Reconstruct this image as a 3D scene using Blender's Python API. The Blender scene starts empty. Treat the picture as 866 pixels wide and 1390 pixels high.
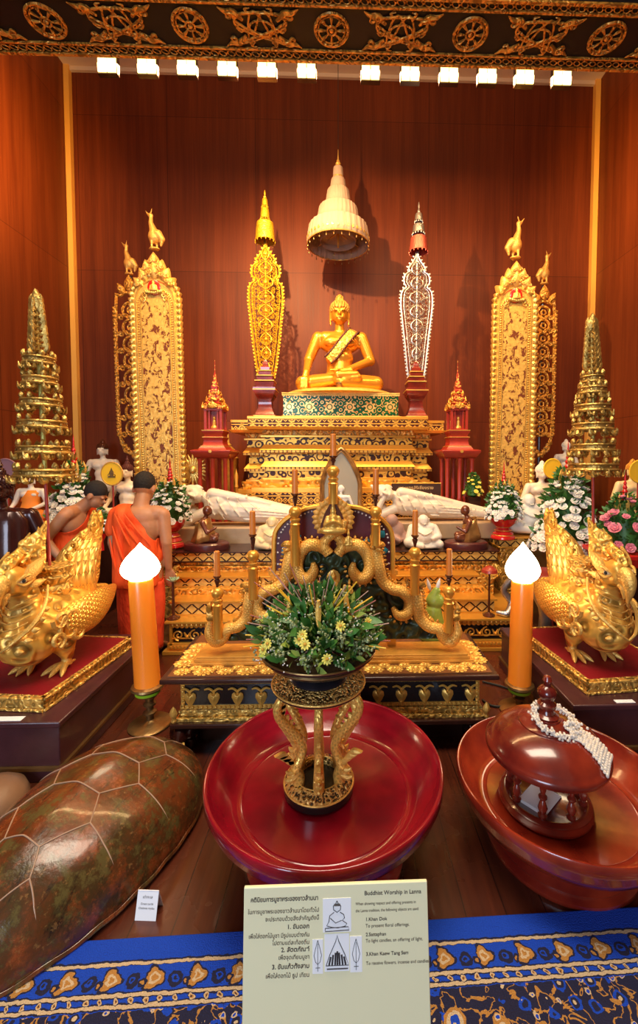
import bpy, bmesh, math, random
from math import sin, cos, pi, radians, sqrt, atan2
from mathutils import Vector, Matrix, noise as mnoise
R0 = random.Random(7)
SC = bpy.context.scene
COL = SC.collection
# ---------------------------------------------------------------- camera
F = 578.0
CAMH = 1.55
def _cam_axes():
    y = Vector((-17, 26, -578)).normalized()
    z = Vector((17, 12350, 578)).normalized()
    z = (z - y * z.dot(y)).normalized()
    return y.cross(z), y, z
XC, YC, ZC = _cam_axes()
def ray(px, py):
    v = Vector((px - 482, 650 - py, -F))
    d = Vector((XC.dot(v), YC.dot(v), ZC.dot(v)))
    return d / d.y
def P(px, py, D):
    return Vector((0, 0, CAMH)) + ray(px, py) * D
def PZ(px, py, z):
    d = ray(px, py)
    return Vector((0, 0, CAMH)) + d * ((z - CAMH) / d.z)
def U(D): return D / F
cam = bpy.data.cameras.new('camera'); cam_o = bpy.data.objects.new('camera', cam); COL.objects.link(cam_o)
Rm = Matrix((XC, YC, ZC)).to_4x4()
cam_o.matrix_world = Matrix.Translation((0, 0, CAMH)) @ Rm
cam.sensor_fit = 'VERTICAL'; cam.sensor_height = 36.0; cam.lens = 36.0 * F / 1390
cam.shift_y = -45.0 / 1390; cam.shift_x = -49.0 / 1390; cam.clip_start = 0.05; cam.clip_end = 100
SC.camera = cam_o
SC.view_settings.view_transform = 'Standard'; SC.view_settings.look = 'None'
SC.view_settings.gamma = 1; SC.view_settings.use_curve_mapping = False
# ---------------------------------------------------------------- matrices
def T(x=0, y=0, z=0): return Matrix.Translation((x, y, z))
def RX(a): return Matrix.Rotation(a, 4, 'X')
def RY(a): return Matrix.Rotation(a, 4, 'Y')
def RZ(a): return Matrix.Rotation(a, 4, 'Z')
def S(x, y=None, z=None):
    if y is None: y = z = x
    return Matrix.Diagonal((x, y, z, 1))
def align(d, up=None):
    """matrix turning local Z onto d"""
    return Vector(d).to_track_quat('Z', 'Y').to_matrix().to_4x4()
def cr(pts, k=6):
    """Catmull-Rom through tuples of any length"""
    pts = [tuple(p) for p in pts]
    if k <= 1 or len(pts) < 3: return pts
    out = []
    n = len(pts)
    for i in range(n - 1):
        p0 = pts[max(i - 1, 0)]; p1 = pts[i]; p2 = pts[i + 1]; p3 = pts[min(i + 2, n - 1)]
        for j in range(k):
            t = j / k
            out.append(tuple(0.5 * ((2 * b) + (c - a) * t + (2 * a - 5 * b + 4 * c - d) * t * t + (3 * b - a - 3 * c + d) * t ** 3)
                             for a, b, c, d in zip(p0, p1, p2, p3)))
    out.append(pts[-1])
    return out
# ---------------------------------------------------------------- mesh builder
class MB:
    def __init__(s):
        s.v = []; s.f = []; s.uv = []; s.mi = []; s.M = Matrix.Identity(4); s.cm = 0
    def add(s, vs, fs, uvs=None):
        o = len(s.v)
        s.v += [tuple(s.M @ Vector(p)) for p in vs]
        flip = s.M.determinant() < 0
        for i, f in enumerate(fs):
            u = uvs[i] if uvs else [(0, 0)] * len(f)
            if flip: f = f[::-1]; u = u[::-1]
            s.f.append([a + o for a in f]); s.uv.append(u); s.mi.append(s.cm)
        return s
    def box(s, x0, x1, y0, y1, z0, z1):
        vs = [(x0, y0, z0), (x1, y0, z0), (x1, y1, z0), (x0, y1, z0), (x0, y0, z1), (x1, y0, z1), (x1, y1, z1), (x0, y1, z1)]
        fs = [(3, 2, 1, 0), (4, 5, 6, 7), (0, 1, 5, 4), (1, 2, 6, 5), (2, 3, 7, 6), (3, 0, 4, 7)]
        return s.add(vs, fs)
    def frust(s, x0, x1, y0, y1, z0, z1, e0=0, e1=0):
        """box whose bottom is grown by e0 and top by e1"""
        vs = [(x0 - e0, y0 - e0, z0), (x1 + e0, y0 - e0, z0), (x1 + e0, y1 + e0, z0), (x0 - e0, y1 + e0, z0),
              (x0 - e1, y0 - e1, z1), (x1 + e1, y0 - e1, z1), (x1 + e1, y1 + e1, z1), (x0 - e1, y1 + e1, z1)]
        fs = [(3, 2, 1, 0), (4, 5, 6, 7), (0, 1, 5, 4), (1, 2, 6, 5), (2, 3, 7, 6), (3, 0, 4, 7)]
        return s.add(vs, fs)
    def sqlathe(s, prof, x0=0, y0=0, ax=1, ay=1):
        """square-plan moulding: profile (half width, z), stacked"""
        vs = []; fs = []
        for r, z in prof:
            rx, ry = r * ax, r * ay
            vs += [(x0 - rx, y0 - ry, z), (x0 + rx, y0 - ry, z), (x0 + rx, y0 + ry, z), (x0 - rx, y0 + ry, z)]
        n = len(prof)
        for i in range(n - 1):
            for j in range(4):
                a = i * 4 + j; b = i * 4 + (j + 1) % 4
                fs.append((a, b, b + 4, a + 4))
        fs.append((3, 2, 1, 0)); t = (n - 1) * 4; fs.append((t, t + 1, t + 2, t + 3))
        return s.add(vs, fs)
    def lathe(s, prof, n=32, sx=1, sy=1, cap=True, ul=1.0, flute=None):
        vs = []; fs = []; uv = []; L = [0]
        for i in range(1, len(prof)): L.append(L[-1] + math.hypot(prof[i][0] - prof[i - 1][0], prof[i][1] - prof[i - 1][1]))
        for r, z in prof:
            for j in range(n):
                a = 2 * pi * j / n
                k = flute(a, z) if flute else 1
                vs.append((r * k * cos(a) * sx, r * k * sin(a) * sy, z))
        for i in range(len(prof) - 1):
            for j in range(n):
                a = i * n + j; b = i * n + (j + 1) % n
                fs.append((a, b, b + n, a + n)); u0 = j / n * ul; u1 = (j + 1) / n * ul
                uv.append([(u0, L[i]), (u1, L[i]), (u1, L[i + 1]), (u0, L[i + 1])])
        if cap:
            if prof[0][0] > 1e-5: fs.append(tuple(range(n - 1, -1, -1))); uv.append([(0, 0)] * n)
            if prof[-1][0] > 1e-5: t = (len(prof) - 1) * n; fs.append(tuple(range(t, t + n))); uv.append([(0, 0)] * n)
        return s.add(vs, fs, uv)
    def rings(s, rings, closed=True, cap=True, ul=1.0):
        """loft through rings (each a list of n points)"""
        n = len(rings[0]); vs = [p for r in rings for p in r]; fs = []; uv = []
        m = n if closed else n - 1
        L = [0]
        for i in range(1, len(rings)):
            L.append(L[-1] + (Vector(rings[i][0]) - Vector(rings[i - 1][0])).length)
        for i in range(len(rings) - 1):
            for j in range(m):
                a = i * n + j; b = i * n + (j + 1) % n
                fs.append((a, b, b + n, a + n)); u0 = j / m * ul; u1 = (j + 1) / m * ul
                uv.append([(u0, L[i]), (u1, L[i]), (u1, L[i + 1]), (u0, L[i + 1])])
        if cap and closed:
            fs.append(tuple(range(n - 1, -1, -1))); uv.append([(0, 0)] * n)
            t = (len(rings) - 1) * n; fs.append(tuple(range(t, t + n))); uv.append([(0, 0)] * n)
        return s.add(vs, fs, uv)
    def tube(s, pts, r, n=8, k=1, sq=(1, 1), up=(0, 0, 1), cap=True, ul=1.0):
        """r number or list; pts control points; k = subdivisions"""
        if not isinstance(r, (list, tuple)): r = [r] * len(pts)
        q = cr([tuple(p) + (rr,) for p, rr in zip(pts, r)], k)
        ps = [Vector(a[:3]) for a in q]; rs = [max(a[3], 0.0002) for a in q]
        rings = []
        nrm = None
        for i, p in enumerate(ps):
            t = (ps[min(i + 1, len(ps) - 1)] - ps[max(i - 1, 0)])
            t = t.normalized() if t.length > 1e-9 else Vector((0, 0, 1))
            if nrm is None:
                u = Vector(up)
                if abs(u.dot(t)) > 0.95: u = Vector((1, 0, 0)) if abs(t.x) < 0.9 else Vector((0, 1, 0))
                nrm = (u - t * u.dot(t)).normalized()
            else:
                nrm = nrm - t * nrm.dot(t)
                nrm = nrm.normalized() if nrm.length > 1e-6 else t.orthogonal().normalized()
            b = t.cross(nrm)
            rings.append([tuple(p + nrm * (cos(2 * pi * j / n) * rs[i] * sq[0]) + b * (sin(2 * pi * j / n) * rs[i] * sq[1])) for j in range(n)])
        return s.rings(rings, cap=cap, ul=ul)
    def ell(s, c, r, n=12, m=8):
        if not isinstance(r, (list, tuple)): r = (r, r, r)
        vs = [(c[0], c[1], c[2] - r[2])]; fs = []
        for i in range(1, m):
            t = -pi / 2 + pi * i / m
            for j in range(n):
                a = 2 * pi * j / n
                vs.append((c[0] + r[0] * cos(t) * cos(a), c[1] + r[1] * cos(t) * sin(a), c[2] + r[2] * sin(t)))
        vs.append((c[0], c[1], c[2] + r[2])); e = len(vs) - 1
        for j in range(n):
            fs.append((0, 1 + (j + 1) % n, 1 + j)); fs.append((e, e - n + j, e - n + (j + 1) % n))
        for i in range(m - 2):
            for j in range(n):
                a = 1 + i * n + j; b = 1 + i * n + (j + 1) % n
                fs.append((a, b, b + n, a + n))
        return s.add(vs, fs)
    def torus(s, c, R, r, n=24, m=6, axis='Z', sx=1, sy=1, a0=0, a1=2 * pi):
        full = abs(a1 - a0) > 6.28
        k = n if full else n + 1
        rings = []
        for i in range(k):
            a = a0 + (a1 - a0) * i / n
            rg = []
            for j in range(m):
                b = 2 * pi * j / m
                x = (R + r * cos(b)) * cos(a) * sx; y = (R + r * cos(b)) * sin(a) * sy; z = r * sin(b)
                if axis == 'Y': x, y, z = x, -z, y
                if axis == 'X': x, y, z = z, x, y
                rg.append((c[0] + x, c[1] + y, c[2] + z))
            rings.append(rg)
        if full: rings.append(rings[0])
        return s.rings(rings, cap=not full)
    def prism(s, out, t, dome=0.0):
        """closed outline [(x,z)], front at y=-t/2, optional domed front towards -y"""
        n = len(out)
        cx = sum(p[0] for p in out) / n; cz = sum(p[1] for p in out) / n
        vs = [(x, -t / 2, z) for x, z in out] + [(x, t / 2, z) for x, z in out]
        fs = [(j, (j + 1) % n, (j + 1) % n + n, j + n) for j in range(n)]
        A = sum(out[i][0] * out[(i + 1) % n][1] - out[(i + 1) % n][0] * out[i][1] for i in range(n))
        if dome:
            vs += [(cx + (x - cx) * .55, -t / 2 - dome * .8, cz + (z - cz) * .55) for x, z in out]; vs.append((cx, -t / 2 - dome, cz))
            m = 2 * n
            fs += [(j, m + j, m + (j + 1) % n, (j + 1) % n) for j in range(n)]
            fs += [(m + j, 3 * n, m + (j + 1) % n) for j in range(n)]
            fs.append(tuple(range(n, 2 * n)))
            if A > 0: fs = [f for f in fs]
        else:
            fs.append(tuple(range(n - 1, -1, -1))); fs.append(tuple(range(n, 2 * n)))
        if not dome and A > 0:
            fs = [f[::-1] for f in fs]
        if dome and A < 0:
            fs = [f[::-1] for f in fs]
        return s.add(vs, fs)
    def build(s, name, mat, parent=None, bevel=0, sharp=38, subd=0, recalc=True, solid=0, bump=None):
        me = bpy.data.meshes.new(name)
        me.from_pydata(s.v, [], s.f)
        ul = me.uv_layers.new(name='UVMap')
        flat = [c for u in s.uv for p in u for c in p]
        ul.data.foreach_set('uv', flat)
        if isinstance(mat, (list, tuple)):
            for m in mat: me.materials.append(m)
            me.polygons.foreach_set('material_index', s.mi)
        elif mat: me.materials.append(mat)
        if recalc:
            bm = bmesh.new(); bm.from_mesh(me)
            bmesh.ops.recalc_face_normals(bm, faces=bm.faces); bm.to_mesh(me); bm.free()
        me.polygons.foreach_set('use_smooth', [True] * len(me.polygons))
        me.set_sharp_from_angle(angle=radians(sharp))
        me.update()
        o = bpy.data.objects.new(name, me); COL.objects.link(o)
        if parent is not None: o.parent = parent
        if bevel:
            b = o.modifiers.new('bevel', 'BEVEL'); b.width = bevel; b.segments = 2; b.limit_method = 'ANGLE'; b.angle_limit = radians(50)
        if solid:
            b = o.modifiers.new('solid', 'SOLIDIFY'); b.thickness = solid; b.offset = 0
        if subd:
            b = o.modifiers.new('sub', 'SUBSURF'); b.levels = subd; b.render_levels = subd
        return o
def sculpt(name, prims, voxel, mat, parent=None, smooth=6, fac=.5):
    """one continuous body: capsules ('c',p0,r0,p1,r1) and ellipsoids ('e',c,r[,Matrix]) fused"""
    b = MB()
    for p in prims:
        if p[0] == 'c':
            p0, p1 = Vector(p[1]), Vector(p[3]); L = (p1 - p0).length
            if L < 1e-6: b.ell(p[1], p[2]); continue
            b.M = T(*p0) @ align(p1 - p0)
            pr = []
            for i in range(5): a = -pi / 2 + pi / 2 * i / 4; pr.append((p[2] * cos(a), p[2] * sin(a)))
            for i in range(5): a = pi / 2 * i / 4; pr.append((p[4] * cos(a), L + p[4] * sin(a)))
            b.lathe(pr, n=16); b.M = Matrix.Identity(4)
        elif p[0] == 'b':
            b.box(*p[1:])
        elif p[0] == 'l':
            b.M = p[2] if len(p) > 2 else Matrix.Identity(4); b.lathe(p[1], n=28); b.M = Matrix.Identity(4)
        else:
            b.M = p[3] if len(p) > 3 else Matrix.Identity(4)
            b.ell(p[1], p[2], 20, 14); b.M = Matrix.Identity(4)
    o = b.build(name, mat, None)
    r = o.modifiers.new('r', 'REMESH'); r.mode = 'VOXEL'; r.voxel_size = voxel; r.use_smooth_shade = True
    sm = o.modifiers.new('s', 'SMOOTH'); sm.iterations = smooth; sm.factor = fac
    dg = bpy.context.evaluated_depsgraph_get(); dg.update()
    me = bpy.data.meshes.new_from_object(o.evaluated_get(dg))
    me.name = name
    old = o.data; o.modifiers.clear(); o.data = me; bpy.data.meshes.remove(old)
    if not me.materials and mat: me.materials.append(mat)
    me.polygons.foreach_set('use_smooth', [True] * len(me.polygons))
    if parent is not None: o.parent = parent
    return o
def tag(o, label=None, cat=None, group=None, kind=None):
    if label: o['label'] = label
    if cat: o['category'] = cat
    if group: o['group'] = group
    if kind: o['kind'] = kind
    return o
def thing(name, label, cat, loc=(0, 0, 0), rz=0, sc=1, group=None):
    o = bpy.data.objects.new(name, None); COL.objects.link(o); o.empty_display_size = .1
    o.location = loc; o.rotation_euler = (0, 0, rz)
    o.scale = sc if isinstance(sc, (tuple, list)) else (sc, sc, sc)
    return tag(o, label, cat, group)
KIDS = {}
def copy_tree(o, parent=None):
    c = o.copy(); COL.objects.link(c)
    if parent is not None: c.parent = parent
    for ch in [x for x in COL.objects if x.parent == o]: copy_tree(ch, c)
    return c
def dup(o, loc=None, rz=None, sc=None, label=None, group=None):
    c = copy_tree(o)
    if loc is not None: c.location = loc
    if rz is not None: c.rotation_euler = (0, 0, rz)
    if sc is not None: c.scale = sc if isinstance(sc, (tuple, list)) else (sc, sc, sc)
    if label: c['label'] = label
    if group: c['group'] = group
    return c
def struct(name, b, mat, **k):
    o = b.build(name, mat, None, **k); o['kind'] = 'structure'; return o
def leafshape(w, h, n=9, tipx=0, p=1.0):
    """pointed leaf outline base at 0,0 to tip"""
    L = []
    for i in range(n + 1):
        t = i / n; L.append((-w / 2 * sin(pi * t ** (.75 * p)) + tipx * t * t, h * t))
    for i in range(n - 1, 0, -1):
        t = i / n; L.append((w / 2 * sin(pi * t ** (.75 * p)) + tipx * t * t, h * t))
    return L
def spiral(cx, cz, R, turns=1.6, a0=0, dirn=1, n=18, r1=.15):
    return [(cx + R * (1 - (1 - r1) * i / n) * cos(a0 + dirn * 2 * pi * turns * i / n), 0, cz + R * (1 - (1 - r1) * i / n) * sin(a0 + dirn * 2 * pi * turns * i / n)) for i in range(n + 1)]
def text_mesh(txt, size, mat, name, parent, M, align_x='LEFT', depth=0.0, bold=0.0, sx=1.0):
    cu = bpy.data.curves.new(name, 'FONT'); cu.body = txt; cu.size = size; cu.align_x = align_x; cu.extrude = depth; cu.offset = bold
    cu.resolution_u = 3
    o = bpy.data.objects.new(name, cu); COL.objects.link(o)
    dg = bpy.context.evaluated_depsgraph_get(); dg.update()
    me = bpy.data.meshes.new_from_object(o.evaluated_get(dg)); me.name = name
    bpy.data.objects.remove(o); bpy.data.curves.remove(cu)
    me.transform(M @ S(sx, 1, 1)); me.materials.clear(); me.materials.append(mat)
    o = bpy.data.objects.new(name, me); COL.objects.link(o); o.parent = parent
    return o
# ---------------------------------------------------------------- node expressions
class X:
    def __init__(s, m, k): s.m = m; s.k = k
    def _(s, op, *a): return s.m.math(op, s, *a)
    def __add__(s, o): return s._('ADD', o)
    __radd__ = __add__
    def __sub__(s, o): return s._('SUBTRACT', o)
    def __rsub__(s, o): return s.m.math('SUBTRACT', o, s)
    def __mul__(s, o): return s._('MULTIPLY', o)
    __rmul__ = __mul__
    def __truediv__(s, o): return s._('DIVIDE', o)
    def abs(s): return s._('ABSOLUTE')
    def frac(s): return s._('FRACT')
    def floor(s): return s._('FLOOR')
    def sin(s): return s._('SINE')
    def lt(s, o): return s._('LESS_THAN', o)
    def gt(s, o): return s._('GREATER_THAN', o)
    def min(s, o): return s._('MINIMUM', o)
    def max(s, o): return s._('MAXIMUM', o)
    def pow(s, o): return s._('POWER', o)
    def sqrt(s): return s._('SQRT')
    def ramp(s, a, b): return s.m.maprange(s, a, b)
class Mat:
    def __init__(s, name):
        s.mat = bpy.data.materials.new(name); s.mat.use_nodes = True; s.t = s.mat.node_tree
        s.t.nodes.clear(); s.o = s.t.nodes.new('ShaderNodeOutputMaterial')
        s.p = s.t.nodes.new('ShaderNodeBsdfPrincipled'); s.t.links.new(s.p.outputs[0], s.o.inputs[0])
        s._tc = None
    def n(s, t, **k):
        n = s.t.nodes.new(t)
        for a, b in k.items(): setattr(n, a, b)
        return n
    def put(s, v, sock):
        if isinstance(v, X): s.t.links.new(v.k, sock)
        elif isinstance(v, (tuple, list)) and len(v) == 3 and sock.type == 'RGBA': sock.default_value = (*v, 1)
        else: sock.default_value = v
    def math(s, op, *a):
        n = s.n('ShaderNodeMath', operation=op)
        for i, v in enumerate(a): s.put(v, n.inputs[i])
        return X(s, n.outputs[0])
    def maprange(s, v, a, b):
        n = s.n('ShaderNodeMapRange'); s.put(v, n.inputs[0]); n.inputs[1].default_value = a; n.inputs[2].default_value = b
        return X(s, n.outputs[0])
    def tc(s, w='Object'):
        if s._tc is None: s._tc = s.n('ShaderNodeTexCoord')
        return X(s, s._tc.outputs[w])
    def xyz(s, w='Object', v=None):
        n = s.n('ShaderNodeSeparateXYZ'); s.put(v or s.tc(w), n.inputs[0]); return [X(s, n.outputs[i]) for i in range(3)]
    def vec(s, x, y, z=0.0):
        n = s.n('ShaderNodeCombineXYZ')
        for i, v in enumerate((x, y, z)): s.put(v, n.inputs[i])
        return X(s, n.outputs[0])
    def scale(s, sc, v=None):
        n = s.n('ShaderNodeMapping'); s.put(v or s.tc(), n.inputs[0]); n.inputs['Scale'].default_value = sc; return X(s, n.outputs[0])
    def noise(s, sc, v=None, det=3, rough=.5, dist=0):
        n = s.n('ShaderNodeTexNoise'); s.put(v or s.tc(), n.inputs[0]); n.inputs['Scale'].default_value = sc
        n.inputs['Detail'].default_value = det; n.inputs['Roughness'].default_value = rough; n.inputs['Distortion'].default_value = dist
        return X(s, n.outputs[0])
    def voro(s, sc, v=None, feature='F1', out=0, rnd=1.0):
        n = s.n('ShaderNodeTexVoronoi', feature=feature); s.put(v or s.tc(), n.inputs[0]); n.inputs['Scale'].default_value = sc
        n.inputs['Randomness'].default_value = rnd
        return X(s, n.outputs[out])
    def mix(s, f, a, b):
        n = s.n('ShaderNodeMix', data_type='RGBA'); s.put(f, n.inputs[0]); s.put(a, n.inputs[6]); s.put(b, n.inputs[7]); return X(s, n.outputs[2])
    def mixf(s, f, a, b):
        n = s.n('ShaderNodeMix', data_type='FLOAT'); s.put(f, n.inputs[0]); s.put(a, n.inputs[2]); s.put(b, n.inputs[3]); return X(s, n.outputs[0])
    def out(s, col, rough=.5, metal=0, bump=None, bs=.5, bd=.01, coat=0, emit=None, es=0, sss=0, trans=0, ior=None, alpha=None, spec=None):
        p = s.p.inputs
        s.put(col, p['Base Color']); s.put(rough, p['Roughness']); s.put(metal, p['Metallic'])
        if bump is not None:
            b = s.n('ShaderNodeBump'); s.put(bump, b.inputs['Height']); b.inputs['Strength'].default_value = bs; b.inputs['Distance'].default_value = bd
            s.t.links.new(b.outputs[0], p['Normal'])
        if coat: p['Coat Weight'].default_value = coat; p['Coat Roughness'].default_value = .08
        if emit is not None: s.put(emit, p['Emission Color']); s.put(es, p['Emission Strength'])
        if sss: p['Subsurface Weight'].default_value = sss; p['Subsurface Radius'].default_value = (1, .4, .15); p['Subsurface Scale'].default_value = .03
        if trans: p['Transmission Weight'].default_value = trans
        if ior: p['IOR'].default_value = ior
        if alpha is not None: s.put(alpha, p['Alpha'])
        if spec is not None: p['Specular IOR Level'].default_value = spec
        return s.mat
G1 = (.86, .47, .085); G2 = (.55, .24, .025); GL = (.97, .54, .09); DK = (.018, .008, .006)
MT = {}
def simple(name, col, rough=.5, metal=0, nb=0, ns=30, var=.0, **k):
    m = Mat(name); b = None
    c = col
    if var: c = m.mix(m.noise(ns * .3, det=4).ramp(.3, .7), col, tuple(x * (1 - var) for x in col))
    if nb: b = m.noise(ns, det=4); k['bs'] = nb
    MT[name] = m.out(c, rough, metal, bump=b, **k)
    return MT[name]
simple('gold', (.92, .52, .10), .34, .5, nb=.25, ns=60, var=.3)
simple('gold_smooth', (.88, .42, .055), .30, .5, nb=.05, ns=12, var=.12)
simple('trim_gold', (.95, .50, .10), .45, .2)
simple('gold_pale', (.97, .58, .13), .38, .45, nb=.5, ns=90, var=.3)
simple('brass_dark', (.35, .2, .07), .35, .8, nb=.2, ns=60, var=.3)
simple('black_lacquer', (.012, .009, .009), .25, 0, coat=.3)
simple('dark_wood', (.045, .014, .009), .28, 0, nb=.1, ns=40, var=.3, coat=.3)
simple('red_paint', (.42, .035, .018), .38, 0, nb=.1, ns=30, var=.25, coat=.2)
simple('red_board', (.27, .008, .014), .4, 0, nb=.15, ns=25, var=.25)
simple('marble', (.86, .74, .58), .35, 0, nb=.05, ns=10, var=.1, sss=.1)
simple('white_stone', (.86, .80, .70), .45, 0, nb=.05, ns=10, var=.08)
simple('cream_stone', (.84, .66, .36), .42, 0, nb=.15, ns=20, var=.15)
simple('bronze_brown', (.13, .035, .014), .25, .35, nb=.1, ns=30, var=.3, coat=.3)
simple('bronze_black', (.05, .012, .010), .22, .3, nb=.05, ns=30, var=.3, coat=.4)
simple('skin', (.55, .24, .11), .5, 0, nb=.05, ns=60, var=.15, sss=.15)
simple('hair', (.012, .008, .006), .7, 0, nb=.6, ns=300)
simple('hair_red', (.09, .015, .012), .6, 0, nb=.3, ns=120)
simple('leaf', (.06, .20, .03), .45, 0, nb=.2, ns=40, var=.4)
simple('leaf_light', (.32, .42, .07), .5, 0, nb=.2, ns=60, var=.4)
simple('leaf_dusty', (.42, .48, .22), .6, 0, nb=.2, ns=60, var=.4)
simple('petal_white', (.88, .84, .76), .55, 0, var=.08, sss=.1)
simple('petal_yellow', (.85, .72, .12), .5, 0, var=.1)
simple('petal_pink', (.82, .25, .33), .5, 0, var=.3)
simple('flower_eye', (.55, .28, .02), .6)
simple('wax_orange', (.72, .22, .03), .4, 0, sss=.1)
simple('candle_column', (1.0, .27, .02), .28, 0, sss=.1, coat=.3)
simple('wick', (.015, .01, .01), .9)
simple('incense', (.50, .30, .22), .8)
simple('incense_red', (.45, .14, .10), .8)
simple('taper_yellow', (.95, .55, .04), .4, sss=.1)
simple('card_white', (.92, .92, .92), .6)
simple('ink', (.05, .045, .05), .7)
simple('gold_ink', (.9, .6, .25), .5, .2)
simple('sign_black', (.05, .02, .015), .35)
simple('green_band', (.35, .6, .02), .4)
simple('cable_black', (.01, .01, .01), .5)
simple('pearl', (.80, .72, .62), .22, 0, coat=.5)
simple('umber_white_cloth', (.82, .66, .5), .8, 0, nb=.1, ns=60)
simple('blue_glass', (.03, .28, .38), .15, .2)
simple('green_jade', (.32, .42, .06), .35, 0, nb=.3, ns=40, var=.3)
simple('red_gloss', (.62, .015, .012), .25, 0, coat=.4)
simple('yellow_cloth', (.95, .55, .02), .7)
simple('purple_cloth', (.28, .14, .17), .7)
simple('orange_cloth', (.9, .25, .02), .7, nb=.2, ns=25)
simple('glass_mirror', (.35, .36, .34), .08, .3)
simple('silver', (.50, .46, .42), .28, .85, nb=.3, ns=80)
simple('silver_red', (.62, .12, .08), .3, .6, nb=.3, ns=80)
def _m(name): return Mat(name)
# back / side wall: red-brown veneer boards with vertical grain and faint joints
def wall_wood(name, c1, c2, joint=1.22, jz=2.1, axis=0):
    m = _m(name); x = m.xyz(); u = x[axis]; z = x[2]
    g = m.noise(1, m.scale((9, 9, .35)), 5, .6); g2 = m.noise(1, m.scale((60, 60, 1.2)), 4, .6)
    cell = m.noise(1, m.vec((u / joint).floor() * 3.7, (z / jz).floor() * 5.1, 0.0), 0)
    seam = ((u / joint).frac() - .5).abs().gt(.497).max(((z / jz).frac() - .5).abs().gt(.4985))
    f = (g * .55 + g2 * .3 + cell * .15).ramp(.33, .72)
    c = m.mix(f, c1, c2); c = m.mix(seam * .75, c, (c1[0] * .35, c1[1] * .3, c1[2] * .3))
    MT[name] = m.out(c, m.mixf(g2, .42, .6), 0, bump=g2 - seam, bs=.08, spec=.25)
wall_wood('wall_veneer', (.085, .013, .0035), (.215, .043, .009))
wall_wood('wall_veneer_side', (.10, .016, .004), (.25, .055, .012), axis=1)
m = _m('floor_boards'); x, y, z = m.xyz()
g = m.noise(1, m.scale((34, 2.2, 1)), 5, .6); pl = m.noise(1, m.vec((x / .14).floor() * 2.3, 0.0, 0.0), 0)
seam = ((x / .14).frac() - .5).abs().gt(.485); sc_ = m.noise(3, det=4).ramp(.3, .75)
c = m.mix((g * .6 + pl * .6).ramp(.35, .85), (.028, .006, .004), (.12, .026, .010)); c = m.mix(seam * .8, c, (.006, .003, .003))
MT['floor_boards'] = m.out(c, m.mixf(sc_, .16, .42), 0, bump=g - seam, bs=.1, coat=.25)
m = _m('lacquer_red'); n1 = m.noise(6, det=4); n2 = m.noise(1, m.scale((3, 3, 30)), 3)
c = m.mix((n1 * .6 + n2 * .4).ramp(.35, .65), (.15, .001, .008), (.34, .005, .018)); c = m.mix(m.noise(2.5, det=3).ramp(.5, .75) * .5, c, (.40, .015, .012))
MT['lacquer_red'] = m.out(c, .2, 0, bump=m.noise(60, det=3), bs=.03, coat=.6)
m = _m('lacquer_brown'); n1 = m.noise(6, det=4)
MT['lacquer_brown'] = m.out(m.mix(n1.ramp(.35, .65), (.10, .008, .006), (.24, .025, .01)), .22, 0, bump=m.noise(60, det=3), bs=.03, coat=.6)
# ---- gold on dark patterns (object x+y along, z up)
def band(name, fn, base=(.06, .016, .006), gold=(.92, .47, .07), bs=.5, metal=.4, rough=.36, bd=.01):
    m = _m(name); x, y, z = m.xyz(); g = fn(m, x + y, z)
    nz = m.noise(25, det=3)
    gc = m.mix(nz.ramp(.35, .7), gold, tuple(a * .72 for a in gold))
    MT[name] = m.out(m.mix(g, base, gc), m.mixf(g, .4, rough), g * metal, bump=g * .7 + nz * .3, bs=bs, bd=bd, spec=.25)
def lattice(per, zp, z0=0.0):
    def f(m, u, z):
        a = ((u / per).frac() - .5).abs() * 2; b = (((z - z0) / zp).frac() - .5).abs() * 2
        s = a + b; line = (s - .93).abs().lt(.17)
        dot = (a * a + b * b).sqrt().lt(.20)
        edge = b.gt(.90)
        return (1 - line).max(edge) * (1 - dot * .0)
    return f
band('pat_lattice', lattice(.105, .095), gold=(.92, .58, .14))
def scroll(per, zp, z0=0.0, k=2.6):
    def f(m, u, z):
        a = (u / per).frac() - .5; b = ((z - z0) / zp).frac() - .5
        r = (a * a + b * b).sqrt(); ang = m.math('ARCTAN2', b, a)
        sp = ((r * k * 2 + ang / 6.2832) * 1.0).frac()
        petal = ((ang * 4).sin() * .12 + r).lt(.32)
        n = m.noise(60, det=2).gt(.47)
        return (sp - .5).abs().lt(.28).max(r.lt(.14)) * n.max(petal)
    return f
band('pat_scroll', scroll(.16, .12))
def voscroll(sc, k=5, th=.5, rnd=.7):
    def f(m, u, z):
        d = m.voro(sc, m.vec(u, z, 0.0), rnd=rnd)
        return (d * k).frac().gt(th)
    return f
band('pat_vine', voscroll(11, 2.6, .42))
band('pat_vine_small', voscroll(22, 2.6, .42))
band('pat_scene', lambda m, u, z: m.noise(1, m.vec(u * 14, z * 10, 0.0), 6, .75, .6).gt(.46), base=(.16, .045, .02), gold=(.95, .60, .15), bs=1, bd=.02)
def flowers(per, zp, z0=0.0):
    def f(m, u, z):
        a = ((u / per).frac() - .5) * per; b = (((z - z0) / zp).frac() - .5) * zp
        r = (a * a + b * b).sqrt() / (zp * .5); ang = m.math('ARCTAN2', b, a)
        p = (r + (ang * 8).sin() * .05).lt(.82) * (1 - (r - .42).abs().lt(.07)); a2 = (((u / per) + .5).frac() - .5) * per
        r2 = (a2.abs() + b.abs()) / (zp * .5)
        edge = (b.abs() / (zp * .5)).gt(.88)
        return p.max((r2 - .55).abs().lt(.12)).max(r2.lt(.2)).max(edge)
    return f
band('pat_flower', flowers(.15, .105))
band('pat_dentil', lambda m, u, z: ((u / .05).frac()).gt(.3), base=(.25, .09, .02))
m = _m('pat_green'); x, y, z = m.xyz(); u = x + y
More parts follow.
